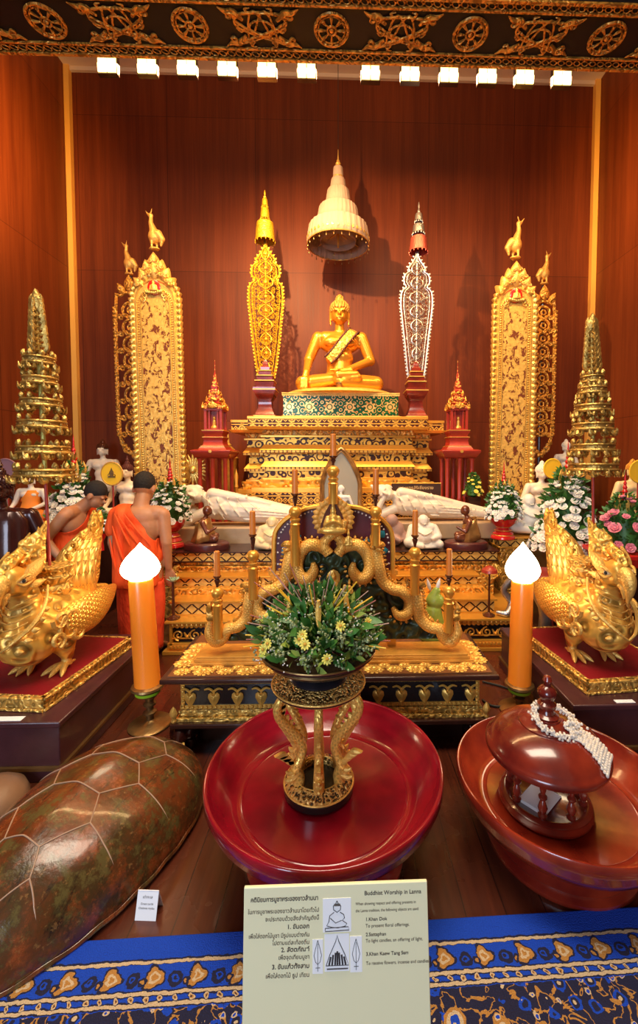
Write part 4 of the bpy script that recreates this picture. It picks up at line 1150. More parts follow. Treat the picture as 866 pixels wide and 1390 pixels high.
# ---------------------------------------------------------------- small figures on the platform
def budai(px, py, D, hpx, mat, label, vox=.012):
    z0 = zat(py, D, px) if vox == .013 else zt; s = hpx * U(D) / .62; t = thing('seated_figurine', label, 'figurine', (xat(px, D, py), D, z0))
    q = []
    c = lambda a, ra, b_, rb: q.append(('c', tuple(x * s for x in a), ra * s, tuple(x * s for x in b_), rb * s))
    e = lambda a, r: q.append(('e', tuple(x * s for x in a), tuple(x * s for x in r)))
    e((0, 0, .05), (.33, .22, .055)); e((0, -.02, .22), (.21, .18, .18)); e((.0, -.06, .20), (.15, .15, .13)); c((-.14, 0, .36), .09, (.14, 0, .36), .09)
    e((0, -.02, .50), (.095, .095, .10)); e((0, -.06, .47), (.075, .06, .05)); c((.10, 0, .45), .02, (.10, 0, .52), .02); c((-.10, 0, .45), .02, (-.10, 0, .52), .02)
    c((-.20, 0, .36), .07, (-.27, -.08, .20), .055); c((-.27, -.08, .20), .05, (-.16, -.17, .16), .035); c((.20, 0, .36), .07, (.27, -.08, .22), .055); c((.27, -.08, .22), .05, (.15, -.18, .20), .035)
    c((.08, -.06, .09), .085, (.27, -.12, .09), .075); c((-.08, -.06, .09), .085, (-.27, -.10, .12), .09); c((-.27, -.12, .10), .06, (-.05, -.20, .07), .05); e((.0, -.095, .49), (.014, .018, .014))
    sculpt('body', q, .009 * s * 1.4, MT[mat], t, 3)
    b = MB(); b.tube([(-.13 * s, -.15 * s, .33 * s), (0, -.21 * s, .27 * s), (.13 * s, -.15 * s, .33 * s)], .012 * s, n=5, k=3); b.tube([(-.035 * s, -.125 * s, .455 * s), (0, -.125 * s, .445 * s), (.035 * s, -.125 * s, .455 * s)], .006 * s, n=4, k=3)
    b.build('carved_folds', MT[mat], t)
    return t
budai(370, 744, 4.02, 46, 'cream_stone', 'cream carved figure of a laughing pot-bellied man, left of the carved candle rack')
budai(574, 744, 4.02, 48, 'white_stone', 'white carved seated figure on the platform edge, right of the candle rack')
# brown resin kneeling child-like figures on round bases
def kneel(px, py, D, hpx, flip, label):
    z0 = zt; s = hpx * U(D) / .62; t = thing('kneeling_statuette', label, 'statuette', (xat(px, D, py), D, z0)); f = flip
    b = MB(); b.lathe([(.30 * s, 0), (.31 * s, .02 * s), (.30 * s, .08 * s), (.27 * s, .10 * s)], 28, sy=.7); b.build('oval_base', MT['brown_base'], t)
    q = []
    c = lambda a, ra, b_, rb: q.append(('c', (a[0] * s * f, a[1] * s, a[2] * s), ra * s, (b_[0] * s * f, b_[1] * s, b_[2] * s), rb * s))
    c((.08, 0, .17), .075, (-.12, -.05, .15), .055); c((-.12, -.05, .15), .05, (.10, -.08, .12), .03); c((.08, .04, .16), .07, (-.10, .06, .17), .05)
    c((.08, 0, .18), .08, (.03, 0, .36), .075); c((.02, -.06, .38), .04, (.04, .07, .38), .04); c((.02, 0, .42), .03, (.0, 0, .46), .028)
    q.append(('e', (-.01 * s * f, 0, .52 * s), (.062 * s, .058 * s, .07 * s))); q.append(('e', (-.05 * s * f, 0, .51 * s), (.03 * s, .04 * s, .045 * s)))
    c((.03, -.085, .37), .035, (-.04, -.12, .24), .028); c((-.04, -.12, .24), .026, (-.14, -.08, .30), .02); c((.04, .085, .37), .035, (.14, .10, .26), .028); c((.14, .10, .26), .025, (.16, .06, .16), .02)
    sculpt('body', q, .010 * s * 1.2, MT['bronze_resin'], t, 3)
    b = MB(); rg = []
    for z, rx, ry in ((.10, .16, .14), (.18, .14, .13), (.28, .105, .10), (.38, .09, .10)):
        rg.append([((.05 * f + rx * (1 + .08 * sin(j * 1.6)) * cos(2 * pi * j / 24)) * s, ry * (1 + .08 * sin(j * 1.6)) * sin(2 * pi * j / 24) * s, (z + .05 * cos(2 * pi * j / 24)) * s) for j in range(24)])
    b.rings(rg, cap=False); b.build('gilded_robe', MT['bronze_gilt'], t, solid=.005)
    return t
simple('bronze_resin', (.20, .055, .025), .25, .2, var=.4, coat=.4); simple('bronze_gilt', (.55, .28, .08), .3, .6, nb=.3, ns=30, var=.6); simple('brown_base', (.10, .022, .022), .3, 0, coat=.3, var=.3, nb=.1)
kneel(281, 742, 4.02, 62, -1, 'brown kneeling statuette on an oval base at the left end of the platform')
kneel(632, 744, 4.02, 62, 1, 'dark brown seated statuette on an oval base at the right end of the platform')
budai(420, 742, 4.03, 26, 'white_stone', 'tiny white porcelain figurine just left of the arched niche')
budai(401, 738, 4.17, 52, 'white_stone', 'white figurine with a round head rising behind the second candle post')
budai(716, 723, 4.3, 56, 'white_stone', 'white porcelain figurine beside the white flowers right of the red pedestal', .013)
# head of pinkish stone statuette in front of right reclining Buddha
t = thing('stone_figurine', 'small mauve stone figure leaning before the right reclining Buddha', 'figurine', (xat(538, 4.14, 725), 4.14, zt))
k = U(4.14) * .78
sculpt('body', [('e', (0, 0, 22 * k), (16 * k, 11 * k, 22 * k)), ('e', (-8 * k, -.01, 44 * k), (11 * k, 10 * k, 12 * k)), ('c', (-12 * k, -.03, 20 * k), 6 * k, (4 * k, -.08, 12 * k), 5 * k), ('c', (12 * k, -.01, 20 * k), 7 * k, (16 * k, -.06, 6 * k), 5 * k)], .008, MT['mauve_stone'] if 'mauve_stone' in MT else simple('mauve_stone', (.40, .24, .20), .5, nb=.2), t, 3)
# ---------------------------------------------------------------- framed arch niche with white Buddha
D = 4.55; k = U(D); z0 = zat(700, D, 463)
t = thing('glazed_niche', 'dark arched frame glazed over a small white Buddha, directly behind the rack centre', 'frame', (xat(463, D, 660), D, zt))
z0 = zt
def ogive(w, h, n=8):
    L = [(-w, 0), (-w, h * .62)]
    for i in range(1, n): a = i / n; L.append((-w * (1 - a) ** .75 if a else -w, h * .62 + h * .38 * (a ** .8)))
    L.append((0, h)); R_ = [(-x, z) for x, z in L[:-1]][::-1]
    return L + R_
hh = zat(608, D, 463) - z0; ww = 27 * k
out = ogive(ww, hh); MB().prism(out, .04).build('back_board', MT['dark_wood'], t)
b = MB(); pts = [(x * .96, -.03, z * .985 + .01) for x, z in out]; b.tube(pts + [pts[0]], .022, n=8); b.tube([(x * .86, -.045, z * .93 + .03) for x, z in out], .006, n=5); b.build('frame', MT['bronze_gilt'], t)
MB().prism([(x * .88, z * .95) for x, z in out], .006).build('glass', MT['niche_glass'] if 'niche_glass' in MT else simple('niche_glass', (.42, .38, .30), .08, .1, coat=.5), t).location = (0, -.028, 0.02)
s = .36 * 1.0
q = seated_prims(.34); q = [(p[0], tuple(a + b_ for a, b_ in zip(p[1], (0, 0, .24)))) + ((p[2],) if p[0] == 'e' else (p[2], tuple(a + b_ for a, b_ in zip(p[3], (0, 0, .24))), p[4])) for p in q]
q = [(p[0], (p[1][0], p[1][1] * .25 - .06, p[1][2])) + (((p[2][0], p[2][1] * .4, p[2][2]),) if p[0] == 'e' else (p[2] * .8, (p[3][0], p[3][1] * .25 - .06, p[3][2]), p[4] * .8)) for p in q]
sculpt('niche_buddha', q, .007, MT['white_stone'], t, 2)
# ---------------------------------------------------------------- black name sign
D = 4.72; a = P(531, 656, D); c = P(598, 681, D); w = (c.x - a.x); h = a.z - c.z
t = thing('name_sign', 'black sign with gold Thai lettering in front of the throne', 'sign', ((a.x + c.x) / 2, D, c.z))
MB().box(-w / 2, w / 2, -.008, .012, 0, h).build('sign_board', MT['sign_black'], t)
MB().tube([(0, .02, -(c.z - zt)), (0, .02, h * .6)], .012, n=6).build('sign_post', MT['dark_wood'], t)
b = MB(); b.tube([(-w / 2, -.008, 0), (w / 2, -.008, 0), (w / 2, -.008, h), (-w / 2, -.008, h), (-w / 2, -.008, 0)], .006, n=4); b.build('gold_edge', MT['gold'], t)
TX = lambda z: T(0, -.0095, z) @ RX(pi / 2)
text_mesh('พระพุทธสิริเชียงราย', h * .24, MT['gold_ink'], 'lettering', t, TX(h * .68), 'CENTER')
text_mesh('พระประธาน', h * .13, MT['gold_ink'], 'lettering', t, TX(h * .49), 'CENTER')
text_mesh('Phra Buddha Siri Chiang Rai', h * .17, MT['gold_ink'], 'lettering', t, TX(h * .26), 'CENTER', sx=.85)
text_mesh('Principle Buddha Image', h * .13, MT['gold_ink'], 'lettering', t, TX(h * .08), 'CENTER')
# ---------------------------------------------------------------- red spirit shrines on tables
def shrine(px, label, tlabel):
    D = 4.94; k = U(D); zz_ = lambda py: zat(py, D, px)
    x = xat(px, D, 600)
    zt0 = zz_(614)
    tb = thing('shrine_table', tlabel, 'table', (x, D, zt))
    h = zt0 - zt; w = 21 * k
    b = MB(); b.sqlathe([(w * .9, h - .07), (w * 1.0, h - .06), (w * 1.1, h - .03), (w * 1.22, h), (w * 1.22, h + .02), (w * 1.0, h + .03)]); b.build('table_top', MT['red_paint'], tb, bevel=.004)
    for a in (-1, 0, 1):
        for c in (-1, 1):
            MB().lathe([(.030, 0), (.030, .03), (.022, .05), (.024, h * .4), (.030, h * .42), (.022, h * .45), (.024, h - .10), (.036, h - .07)], 8).build('leg', MT['red_paint'], tb).location = (a * w * .78, c * w * .75, 0)
    MB().box(-w * .9, w * .9, -w * .9, w * .9, 0, .04).build('base_board', MT['red_paint'], tb)
    b = MB(); b.M = T(0, -w * 1.23, h + .008) @ RX(pi / 2); b.lathe([(.018, -.004), (.018, .004)], 14); b.M = Matrix.Identity(4); b.build('rosette', MT['gold'], tb)
    t = thing('spired_shrine', label, 'shrine', (x, D, zt0 + .03)); z = lambda py: zz_(py) - zt0 - .03
    b = MB(); b.sqlathe([(18 * k, 0), (15 * k, z(606)), (13 * k, z(604)), (12 * k, z(598)), (13 * k, z(596)), (13.5 * k, z(594)), (11 * k, z(592)), (12 * k, z(590)), (14 * k, z(587)), (14 * k, z(585)), (10 * k, z(584))])
    b.build('stepped_base', MT['red_paint'], t)
    b = MB(); zb_, zc_ = z(585), z(556)
    for sx in (-1, 1):
        for sy in (-1, 1):
            b.box(sx * 10 * k - .014, sx * 10 * k + .014, sy * 10 * k - .014, sy * 10 * k + .014, zb_, zc_)
            b.box(sx * 5.5 * k - .009, sx * 5.5 * k + .009, sy * 9 * k - .009, sy * 9 * k + .009, zb_, zc_)
    b.box(-11 * k, 11 * k, -11 * k, 11 * k, zb_, zb_ + .02); b.box(-12 * k, 12 * k, -12 * k, 12 * k, zc_ - .02, zc_); b.box(-5 * k, 5 * k, -5 * k, 5 * k, zb_, zc_)
    b.build('pillared_cell', MT['red_paint'], t)
    b = MB()
    pr = [(13, 556), (12, 553), (9, 551), (10.5, 548), (8, 546), (8.8, 543), (6.5, 541), (7.2, 537), (5, 535), (5.6, 531), (3.8, 529), (4.2, 525), (2.6, 523), (3, 519), (1.4, 516), (1.6, 510), (.4, 505), (.2, 489)]
    b.sqlathe([(r * k, z(py)) for r, py in pr]); b.build('tiered_roof', MT['red_roof'], t)
    b = MB()
    for sz, rr_ in ((556, 13), (546, 9), (536, 6)):
        b.M = Matrix.Identity(4)
        for i in range(4):
            a = pi / 4 + i * pi / 2; r = rr_ * k * 1.35; cx, cy = r * cos(a), r * sin(a); h_ = 6.5 * k * (rr_ / 13) ** .5
            b.tube([(cx * .8, cy * .8, z(sz)), (cx * 1.05, cy * 1.05, z(sz) + h_ * .2), (cx * 1.0, cy * 1.0, z(sz) + h_ * 1.3)], [.012, .014, .002], n=6, k=3)
        for i in range(4):
            a = i * pi / 2; b.M = RZ(a) @ T(0, -rr_ * k * 1.02, z(sz)); b.prism(leafshape(rr_ * k * 1.1, 9 * k * (rr_ / 13), 6), .01, .008)
    b.M = Matrix.Identity(4)
    b.build('flame_gables', MT['gold_orange'], t)
    for py, r in ((606, 15.4), (594, 13.8), (585, 14.3), (553, 12.4)): MB().sqlathe([(r * k, z(py) - .004), (r * k, z(py) + .004)]).build('gold_line', MT['gold'], t)
    sculpt('cell_figure', [('e', (0, -6 * k, zb_ + .03), (.04, .03, .03)), ('c', (0, -6 * k, zb_ + .05), .022, (0, -6 * k, zb_ + .10), .02), ('e', (0, -6 * k, zb_ + .14), (.018, .018, .022))], .006, MT['gold'], t, 2)
m = _m('red_roof'); x_, y_, z_ = m.xyz(); MT['red_roof'] = m.out(m.mix(m.voro(40).gt(.42), (.85, .42, .08), (.38, .03, .015)), .35, .15, coat=.2)
shrine(293, 'red and gold spired shrine standing on a red table, left of the throne', 'red table with turned legs under the left spired shrine')
shrine(620, 'red and gold spired shrine standing on a red table, right of the throne', 'red table with turned legs under the right spired shrine')
# ---------------------------------------------------------------- gold bits beside the throne
D = 5.25; k = U(D); t = thing('fan_ornament', 'gold peacock-fan ornament on a stem between the large banner and the left shrine', 'ornament', (xat(262, D, 660), D, zt))
zc = zat(638, D, 263) - zt
b = MB()
for i in range(22):
    a = 2 * pi * i / 22; b.M = T(0, 0, zc) @ RY(a); b.prism(leafshape(.045, 22 * k, 7), .012, .008)
b.M = Matrix.Identity(4); b.ell((0, -.01, zc), (.05, .03, .05), 12, 8); b.build('radiating_fan', MT['gold_yellow2'], t)
MB().lathe([(.09, 0), (.09, .02), (.03, .05), (.015, .1), (.012, zc)], 14).build('stem', MT['gold'], t)
D = 5.75; t = thing('small_stupa', 'small gold bell-shaped stupa behind the left shrine', 'stupa', (xat(310, D, 620), D, zt)); zc = zat(585, D, 310) - zt; hb = zat(622, D, 310) - zt
b = MB(); b.lathe([(.13, 0), (.13, hb - .02), (.14, hb), (.12, hb + .01), (.10, hb + .05), (.085, hb + .12), (.04, hb + .16), (.045, hb + .18), (.02, hb + .2), (.004, zc)], 20); b.build('stupa_body', MT['gold'], t)
for px, py0, py1, lab in ((321, 636, 700, 'short gold post at the left front of the throne'), (594, 655, 700, 'short gold post at the right front of the throne')):
    D = 4.86; t = thing('gold_post', lab, 'post', (xat(px, D, 660), D, zt)); h = zat(py0, D, px) - zt
    MB().lathe([(.03, 0), (.03, .03), (.018, .05), (.016, h * .7), (.024, h * .72), (.015, h * .76), (.022, h * .9), (.012, h * .93), (.002, h)], 12).build('post_body', MT['gold_smooth'], t)
# yellow flower cluster right of shrine
# ---------------------------------------------------------------- dark plinths under the two golden birds
PLZ = .295
def plinth(x0, x1, y0, y1, label, name='display_plinth'):
    t = thing(name, label, 'plinth', ((x0 + x1) / 2, y0, 0)); w = (x1 - x0) / 2; d = y1 - y0
    MB().box(-w, w, 0, d, .07, PLZ - .02).build('plinth_body', MT['plinth_wood'], t, bevel=.006)
    MB().box(-w - .012, w + .012, -.012, d + .012, 0, .062).build('plinth_foot', MT['plinth_wood'], t, bevel=.005)
    MB().box(-w - .016, w + .016, -.016, d + .016, .058, .074).build('gold_fillet', MT['brass_dark'], t)
    MB().box(-w - .010, w + .010, -.010, d + .010, PLZ - .03, PLZ + .0).build('top_slab', MT['plinth_wood'], t, bevel=.006)
    return t
simple('plinth_wood', (.075, .022, .026), .32, 0, nb=.08, ns=30, var=.3, coat=.2)
PLX = P(80, 984, 2.03).x
plinth(-2.6, PLX, 2.03, 3.05, 'dark brown plinth carrying the golden bird at left')
PRX = 1.19
plinth(PRX, 2.75, 2.10, 3.10, 'dark brown plinth carrying the golden bird at right')
# ---------------------------------------------------------------- golden mythical birds (hamsa)
def cyl_path(b, pts, r, **k): b.tube(pts, r, **k)
def hamsa(label, loc, rz, mir=1):
    t = thing('golden_bird', label, 'statue', loc, rz, (mir, 1, 1))
    bh = .072
    # red board with gilt rim
    MB().box(-.36, .20, -.30, .40, 0.0, bh).build('red_base', MT['red_board'], t)
    b = MB(); b.box(-.372, .212, -.312, -.298, 0, bh + .004); b.box(-.372, .212, .398, .412, 0, bh + .004); b.box(-.372, -.358, -.312, .412, 0, bh + .004); b.box(.198, .212, -.312, .412, 0, bh + .004)
    for (xa, ya, xb, yb) in ((-.372, -.318, .212, -.318), (.218, -.312, .218, .412)):
        for z in (.008, bh - .008): b.tube([(xa, ya, z), (xb, yb, z)], .008, n=6)
    b.build('gilt_rim', MT['rim_relief'], t)
    z = bh
    q = [('e', (0, -.04, z + .27), (.175, .24, .17)), ('c', (0, -.15, z + .24), .155, (0, -.14, z + .33), .12), ('e', (0, .12, z + .27), (.15, .20, .14)),
         ('c', (0, -.16, z + .34), .11, (.01, -.17, z + .47), .062), ('c', (.01, -.17, z + .47), .062, (.015, -.20, z + .54), .06),
         ('e', (.02, -.235, z + .555), (.075, .095, .072)), ('e', (.02, -.27, z + .595), (.060, .066, .054)),
         ('c', (.085, -.02, z + .16), .075, (.095, -.0, z + .07), .035), ('c', (-.085, -.02, z + .16), .075, (-.095, .0, z + .07), .035)]
    sculpt('body', q, .009, MT['gold_relief'], t, 6)
    # beak
    b = MB(); b.tube([(.02, -.29, z + .575), (.025, -.345, z + .555), (.028, -.365, z + .50), (.03, -.355, z + .43)], [.055, .048, .030, .006], n=12, k=5, sq=(1, .8))
    b.tube([(.022, -.28, z + .53), (.026, -.32, z + .50), (.03, -.33, z + .445)], [.03, .022, .005], n=10, k=4)
    b.build('beak', MT['gold_pale'], t)
    # eyes with flame brow
    for s in (1, -1):
        b = MB(); b.ell((.02 + s * .070, -.275, z + .575), (.016, .022, .016), 12, 8); b.build('eye', MT['cream_stone'], t)
        b = MB(); b.ell((.02 + s * .083, -.281, z + .575), (.007, .010, .010), 10, 6); b.build('pupil', MT['wick'], t)
        b = MB()
        b.M = T(.02 + s * .078, -.265, z + .57) @ RZ(s * radians(84)) @ RY(s * radians(40)); b.prism(leafshape(.07, .15, 10, tipx=.02), .012, .008)
        b.M = T(.02 + s * .076, -.235, z + .53) @ RZ(s * radians(84)) @ RY(s * radians(66)); b.prism(leafshape(.04, .09, 8, tipx=.02), .010, .006)
        b.M = Matrix.Identity(4)
        b.tube([(.02 + s * .070, -.31, z + .575), (.02 + s * .084, -.275, z + .60), (.02 + s * .080, -.22, z + .60), (.02 + s * .07, -.16, z + .64)], [.004, .009, .009, .003], n=6, k=4)
        b.tube([(.02 + s * .070, -.31, z + .57), (.02 + s * .084, -.275, z + .553), (.02 + s * .080, -.21, z + .57)], [.004, .007, .003], n=6, k=4)
        b.build('eye_flame', MT['gold_pale'], t)
    # crest
    b = MB(); b.M = T(.02, -.19, z + .61) @ RZ(radians(48)) @ RY(radians(20)) @ S(1.15, 1, .92)
    out = [(-.055, 0), (-.075, .05), (-.05, .10), (-.055, .14), (-.03, .18), (.0, .235), (.012, .29), (.03, .22), (.045, .15), (.06, .10), (.07, .05), (.055, -.02)]
    b.prism(cr(out + [out[0]], 3)[:-1], .022, .02)
    b.M = Matrix.Identity(4)
    for k in range(4):
        b.tube([(.02 + .03 * (1 if k % 2 else -1), -.26 + .03 * k, z + .63 + .02 * k), (.02 + .034 * (1 if k % 2 else -1), -.19 + .02 * k, z + .67 + .03 * k), (.02 + .02 * (1 if k % 2 else -1), -.14 + .01 * k, z + .73 + .03 * k)], [.010, .014, .003], n=6, k=3)
    b.tube([(.02, -.32, z + .61), (.02, -.28, z + .655), (.02, -.22, z + .69), (.02, -.16, z + .75)], [.02, .035, .028, .01], n=8, k=4)
    b.build('crest', MT['gold_relief_fine'], t)
    # collar: flame ruff down the chest
    b = MB()
    for s in (1, -1):
        b.tube([(s * .075, -.10, z + .50), (s * .11, -.16, z + .42), (s * .115, -.25, z + .34), (s * .05, -.325, z + .26), (0, -.335, z + .22)], [.006, .010, .012, .009, .005], n=7, k=4)
        for k in range(7):
            f = k / 6; p = Vector((s * (.085 + .03 * sin(f * pi)), -.11 - .22 * f, z + .47 - .24 * f))
            b.M = T(*p) @ RZ(s * radians(75 - 50 * f)) @ RY(s * radians(70 + 20 * f)); b.prism(leafshape(.03, .038, 6), .010, .006)
        b.M = Matrix.Identity(4)
        for k in range(9):   # ringed breast lines
            zz0 = z + .20 + k * .030
            b.tube([(s * .0, -.312 + .016 * abs(k - 3), zz0), (s * .05, -.298 + .016 * abs(k - 3), zz0 + .012), (s * .085, -.26 + .016 * abs(k - 3), zz0 + .03)], .004, n=5, k=3)
    b.build('collar', MT['gold_pale'], t)
    # scaled wings / tail shield
    for s in (1, -1):
        b = MB(); rings = []
        for i in range(22):
            f = i / 21; y = -.10 + .62 * f; hh = .125 * (sin(pi * (.22 + .72 * f)) ** .9) * (1 - .35 * f); wd = .035 * (1 - .5 * f) + .008
            cx = s * (.150 + .035 * sin(pi * f) - .12 * f * f); cz = z + .28 + .03 * f
            rings.append([(cx + s * wd * cos(2 * pi * j / 20), y, cz + hh * sin(2 * pi * j / 20)) for j in range(20)])
        b.rings(rings); b.build('wing', MT['gold_scales'], t)
        b = MB()
        for k, (y0, z0_, R_) in enumerate(((-.08, .27, .085), (-.02, .22, .05), (-.14, .33, .05), (.02, .33, .055), (-.16, .22, .045))):
            b.tube([(s * (.185 - .25 * abs(p[0] + .02) ** 1.6), p[0], z + p[2]) for p in spiral(y0, z0_, R_, 1.5, 1 + k, s, n=16)], [.012] * 10 + [.008] * 7, n=6)
        b.build('wing_scrolls', MT['gold_pale'], t)
    b = MB(); rings = []
    for i in range(16):
        f = i / 15; y = .18 + .36 * f; w = .13 * (1 - f) + .012; h = .10 * (1 - f) + .012
        rings.append([(w * cos(2 * pi * j / 20), y, z + .27 + .03 * f + h * sin(2 * pi * j / 20)) for j in range(20)])
    b.rings(rings); b.build('tail', MT['gold_scales'], t)
    # plume: upright ridged feathers sweeping up and back
    b = MB()
    for k in range(5):
        o = k * .034; x = (k - 2) * .018
        b.tube([(x, .13 + o, z + .34), (x, .12 + o, z + .46), (x, .17 + o * .9, z + .58), (x * .8, .27 + o * .6, z + .67 - o * .3), (x * .4, .36 + o * .3, z + .74 - o * .8)], [.045, .05, .046, .034, .012], n=10, k=5, sq=(1, 1))
    b.build('plume', MT['gold_ridges'], t)
    b = MB()
    for k in range(7):
        f = k / 6; p = (0, .30 + .10 * f, z + .36 + .34 * f); b.M = T(*p) @ RZ(radians(90)) @ RY(radians(58 - 34 * f)); b.prism(leafshape(.085, .15, 9, tipx=-.02), .018, .02)
    for k in range(5):
        f = k / 4; b.M = T(0, .13 + .22 * f ** 1.5, z + .52 + .22 * f) @ RZ(radians(90)) @ RY(radians(-30 + 40 * f)); b.prism(leafshape(.03, .045, 6), .03, .01)
    b.M = T(0, .37, z + .70) @ RZ(radians(90)) @ RY(radians(18)); b.prism(leafshape(.09, .15, 9, tipx=-.03), .016, .02)
    b.M = Matrix.Identity(4)
    b.build('plume_flames', MT['gold_relief_fine'], t)
    # vase on the back
    b = MB(); b.M = T(.01, .03, z + .36)
    b.lathe([(.085, 0), (.095, .02), (.075, .05), (.085, .07), (.09, .09), (.075, .115), (.088, .14), (.092, .16), (.08, .175), (.095, .20), (.10, .215), (.09, .222), (.05, .215)], 28)
    b.M = Matrix.Identity(4); b.build('vase', MT['rim_relief'], t)
    # clawed feet
    for s in (1, -1):
        b = MB(); x = s * .095
        b.tube([(x, 0, z + .10), (x, -.005, z + .05), (x, -.01, z + .02)], [.04, .026, .03], n=10, k=3)
        for a in (-28, 0, 28):
            dx, dy = sin(radians(a)), -cos(radians(a)); b.tube([(x, -.01, z + .022), (x + dx * .05, -.01 + dy * .05, z + .028), (x + dx * .10, -.01 + dy * .10, z + .014), (x + dx * .125, -.01 + dy * .125, z + .004)], [.018, .017, .013, .003], n=8, k=3)
        b.tube([(x, 0, z + .02), (x, .06, z + .012)], [.016, .005], n=7)
        b.build('foot', MT['gold_pale'], t)
    return t
uvscale('gold_ridges', 10, 14, col=(.97, .62, .15), bs=.8)
hz = PLZ
hamsa('gilded mythical bird on a red board at left, beak toward the lower left', (P(64, 700, 2.44).x, 2.44, hz), -.10, 1)
hamsa('gilded mythical bird on a red board at right, behind the lidded red bowl', (P(800, 700, 2.52).x, 2.52, hz), .10, -1)
# ---------------------------------------------------------------- tiered gold trees on red poles
def gold_tree(px_b, py_b, D, xs, tiers, py_fin, label):
    """pole rises from vase; tiers [(py centre of band, half px)]"""
    base = P(px_b, py_b, D); t = thing('tiered_tree', label, 'ornament', base); k = U(D)
    topx = P(xs, py_fin, D); lean = (topx.x - base.x) / (topx.z - base.z)
    zf = lambda py: zat(py, D, xs) - base.z
    xf = lambda z: lean * z
    zl = zf(tiers[0][0] + 14)
    MB().tube([(0, 0, -.05), (xf(zl), 0, zl)], .0085, n=8).build('red_pole', MT['red_paint'], t)
    zt_ = zf(tiers[-1][0] - 14)
    MB().tube([(xf(zl), 0, zl), (xf(zt_), 0, zt_)], .012, n=8).build('mast', MT['green_gold'] if 'green_gold' in MT else simple('green_gold', (.5, .45, .12), .35, .6), t)
    for i, (py, hw_) in enumerate(tiers):
        b = MB(); r = hw_ * k; zc = zf(py); b.M = T(xf(zc), 0, zc)
        r1 = r * .80
        b.torus((0, 0, .018), r1, .007, n=30, m=5); b.torus((0, 0, -.014), r1 * 1.02, .009, n=30, m=5)
        b.lathe([(r1 * 1.0, -.014), (r1 * .96, .018)], 30, cap=False)
        n = max(8, int(r1 * 95))
        for j in range(n):
            a = 2 * pi * j / n
            b.M = T(xf(zc), 0, zc) @ RZ(a) @ T(0, -r1 * .97, .02) @ RX(radians(-8)); b.prism(leafshape(.028, .040, 6), .008, .010)
            b.M = T(xf(zc), 0, zc) @ RZ(a + .2) @ T(0, -r1 * 1.0, .002); b.ell((0, 0, 0), (.009, .007, .008), 6, 4)
            # drooping curl with upturned end
            b.M = T(xf(zc), 0, zc) @ RZ(a)
            b.tube([(0, -r1 * .95, -.014), (0, -r1 * 1.05, -.034), (.012, -r1 * 1.13, -.047), (.0, -r1 * 1.2, -.040), (-.004, -r1 * 1.24, -.010)], [.008, .013, .012, .010, .003], n=6, k=2, sq=(1, .8))
            b.tube([(.02, -r1 * .9, -.02), (.024, -r1 * .98, -.042), (.0, -r1 * .95, -.055)], [.007, .010, .003], n=5, k=2)
        b.M = T(xf(zc), 0, zc)
        for j in range(4): b.tube([(0, 0, -.01), (r1 * cos(j * pi / 2 + .4), r1 * sin(j * pi / 2 + .4), -.01)], .004, n=4)
        b.M = Matrix.Identity(4)
        b.build('crown_tier', MT['tree_gold'], t)
    # flame finial
    b = MB(); z0 = zt_; H = zf(py_fin) - z0
    b.tube([(xf(z0), 0, z0 - .04), (xf(z0 + H * .8), 0, z0 + H * .8)], .014, n=8)
    n = 9
    for j in range(n):
        f = j / (n - 1); z = z0 + H * (.02 + .74 * f); w = H * .12 * (1 - .55 * f) + .01
        for s in (1, -1):
            b.tube([(xf(z), 0, z), (xf(z) + s * w * .7, 0, z - .008), (xf(z) + s * w, 0, z + .03), (xf(z) + s * w * .85, 0, z + .055)], [.008, .014, .011, .002], n=5, k=3)
            b.tube([(xf(z), 0, z), (xf(z), s * w * .7, z - .008), (xf(z), s * w, z + .03)], [.008, .012, .002], n=5, k=2)
    b.M = T(xf(z0 + H * .62), 0, z0 + H * .62); b.prism(leafshape(H * .18, H * .38, 9), .02, .012); b.M = Matrix.Identity(4)
    b.build('flame_finial', MT['tree_gold'], t)
    return t
simple('tree_gold', (.72, .44, .10), .32, .65, nb=.6, ns=60, var=.65)
gold_tree(69, 792, 2.47, 48, [(642, 41), (611, 36), (577, 33), (548, 28), (518, 24), (491, 22)], 392, 'five-storey gold filigree tree on a red pole rising from the left bird')
gold_tree(806, 782, 2.55, 803, [(634, 38), (608, 33), (580, 31), (555, 27), (531, 21), (516, 17)], 425, 'five-storey gold filigree tree on a red pole rising from the right bird')
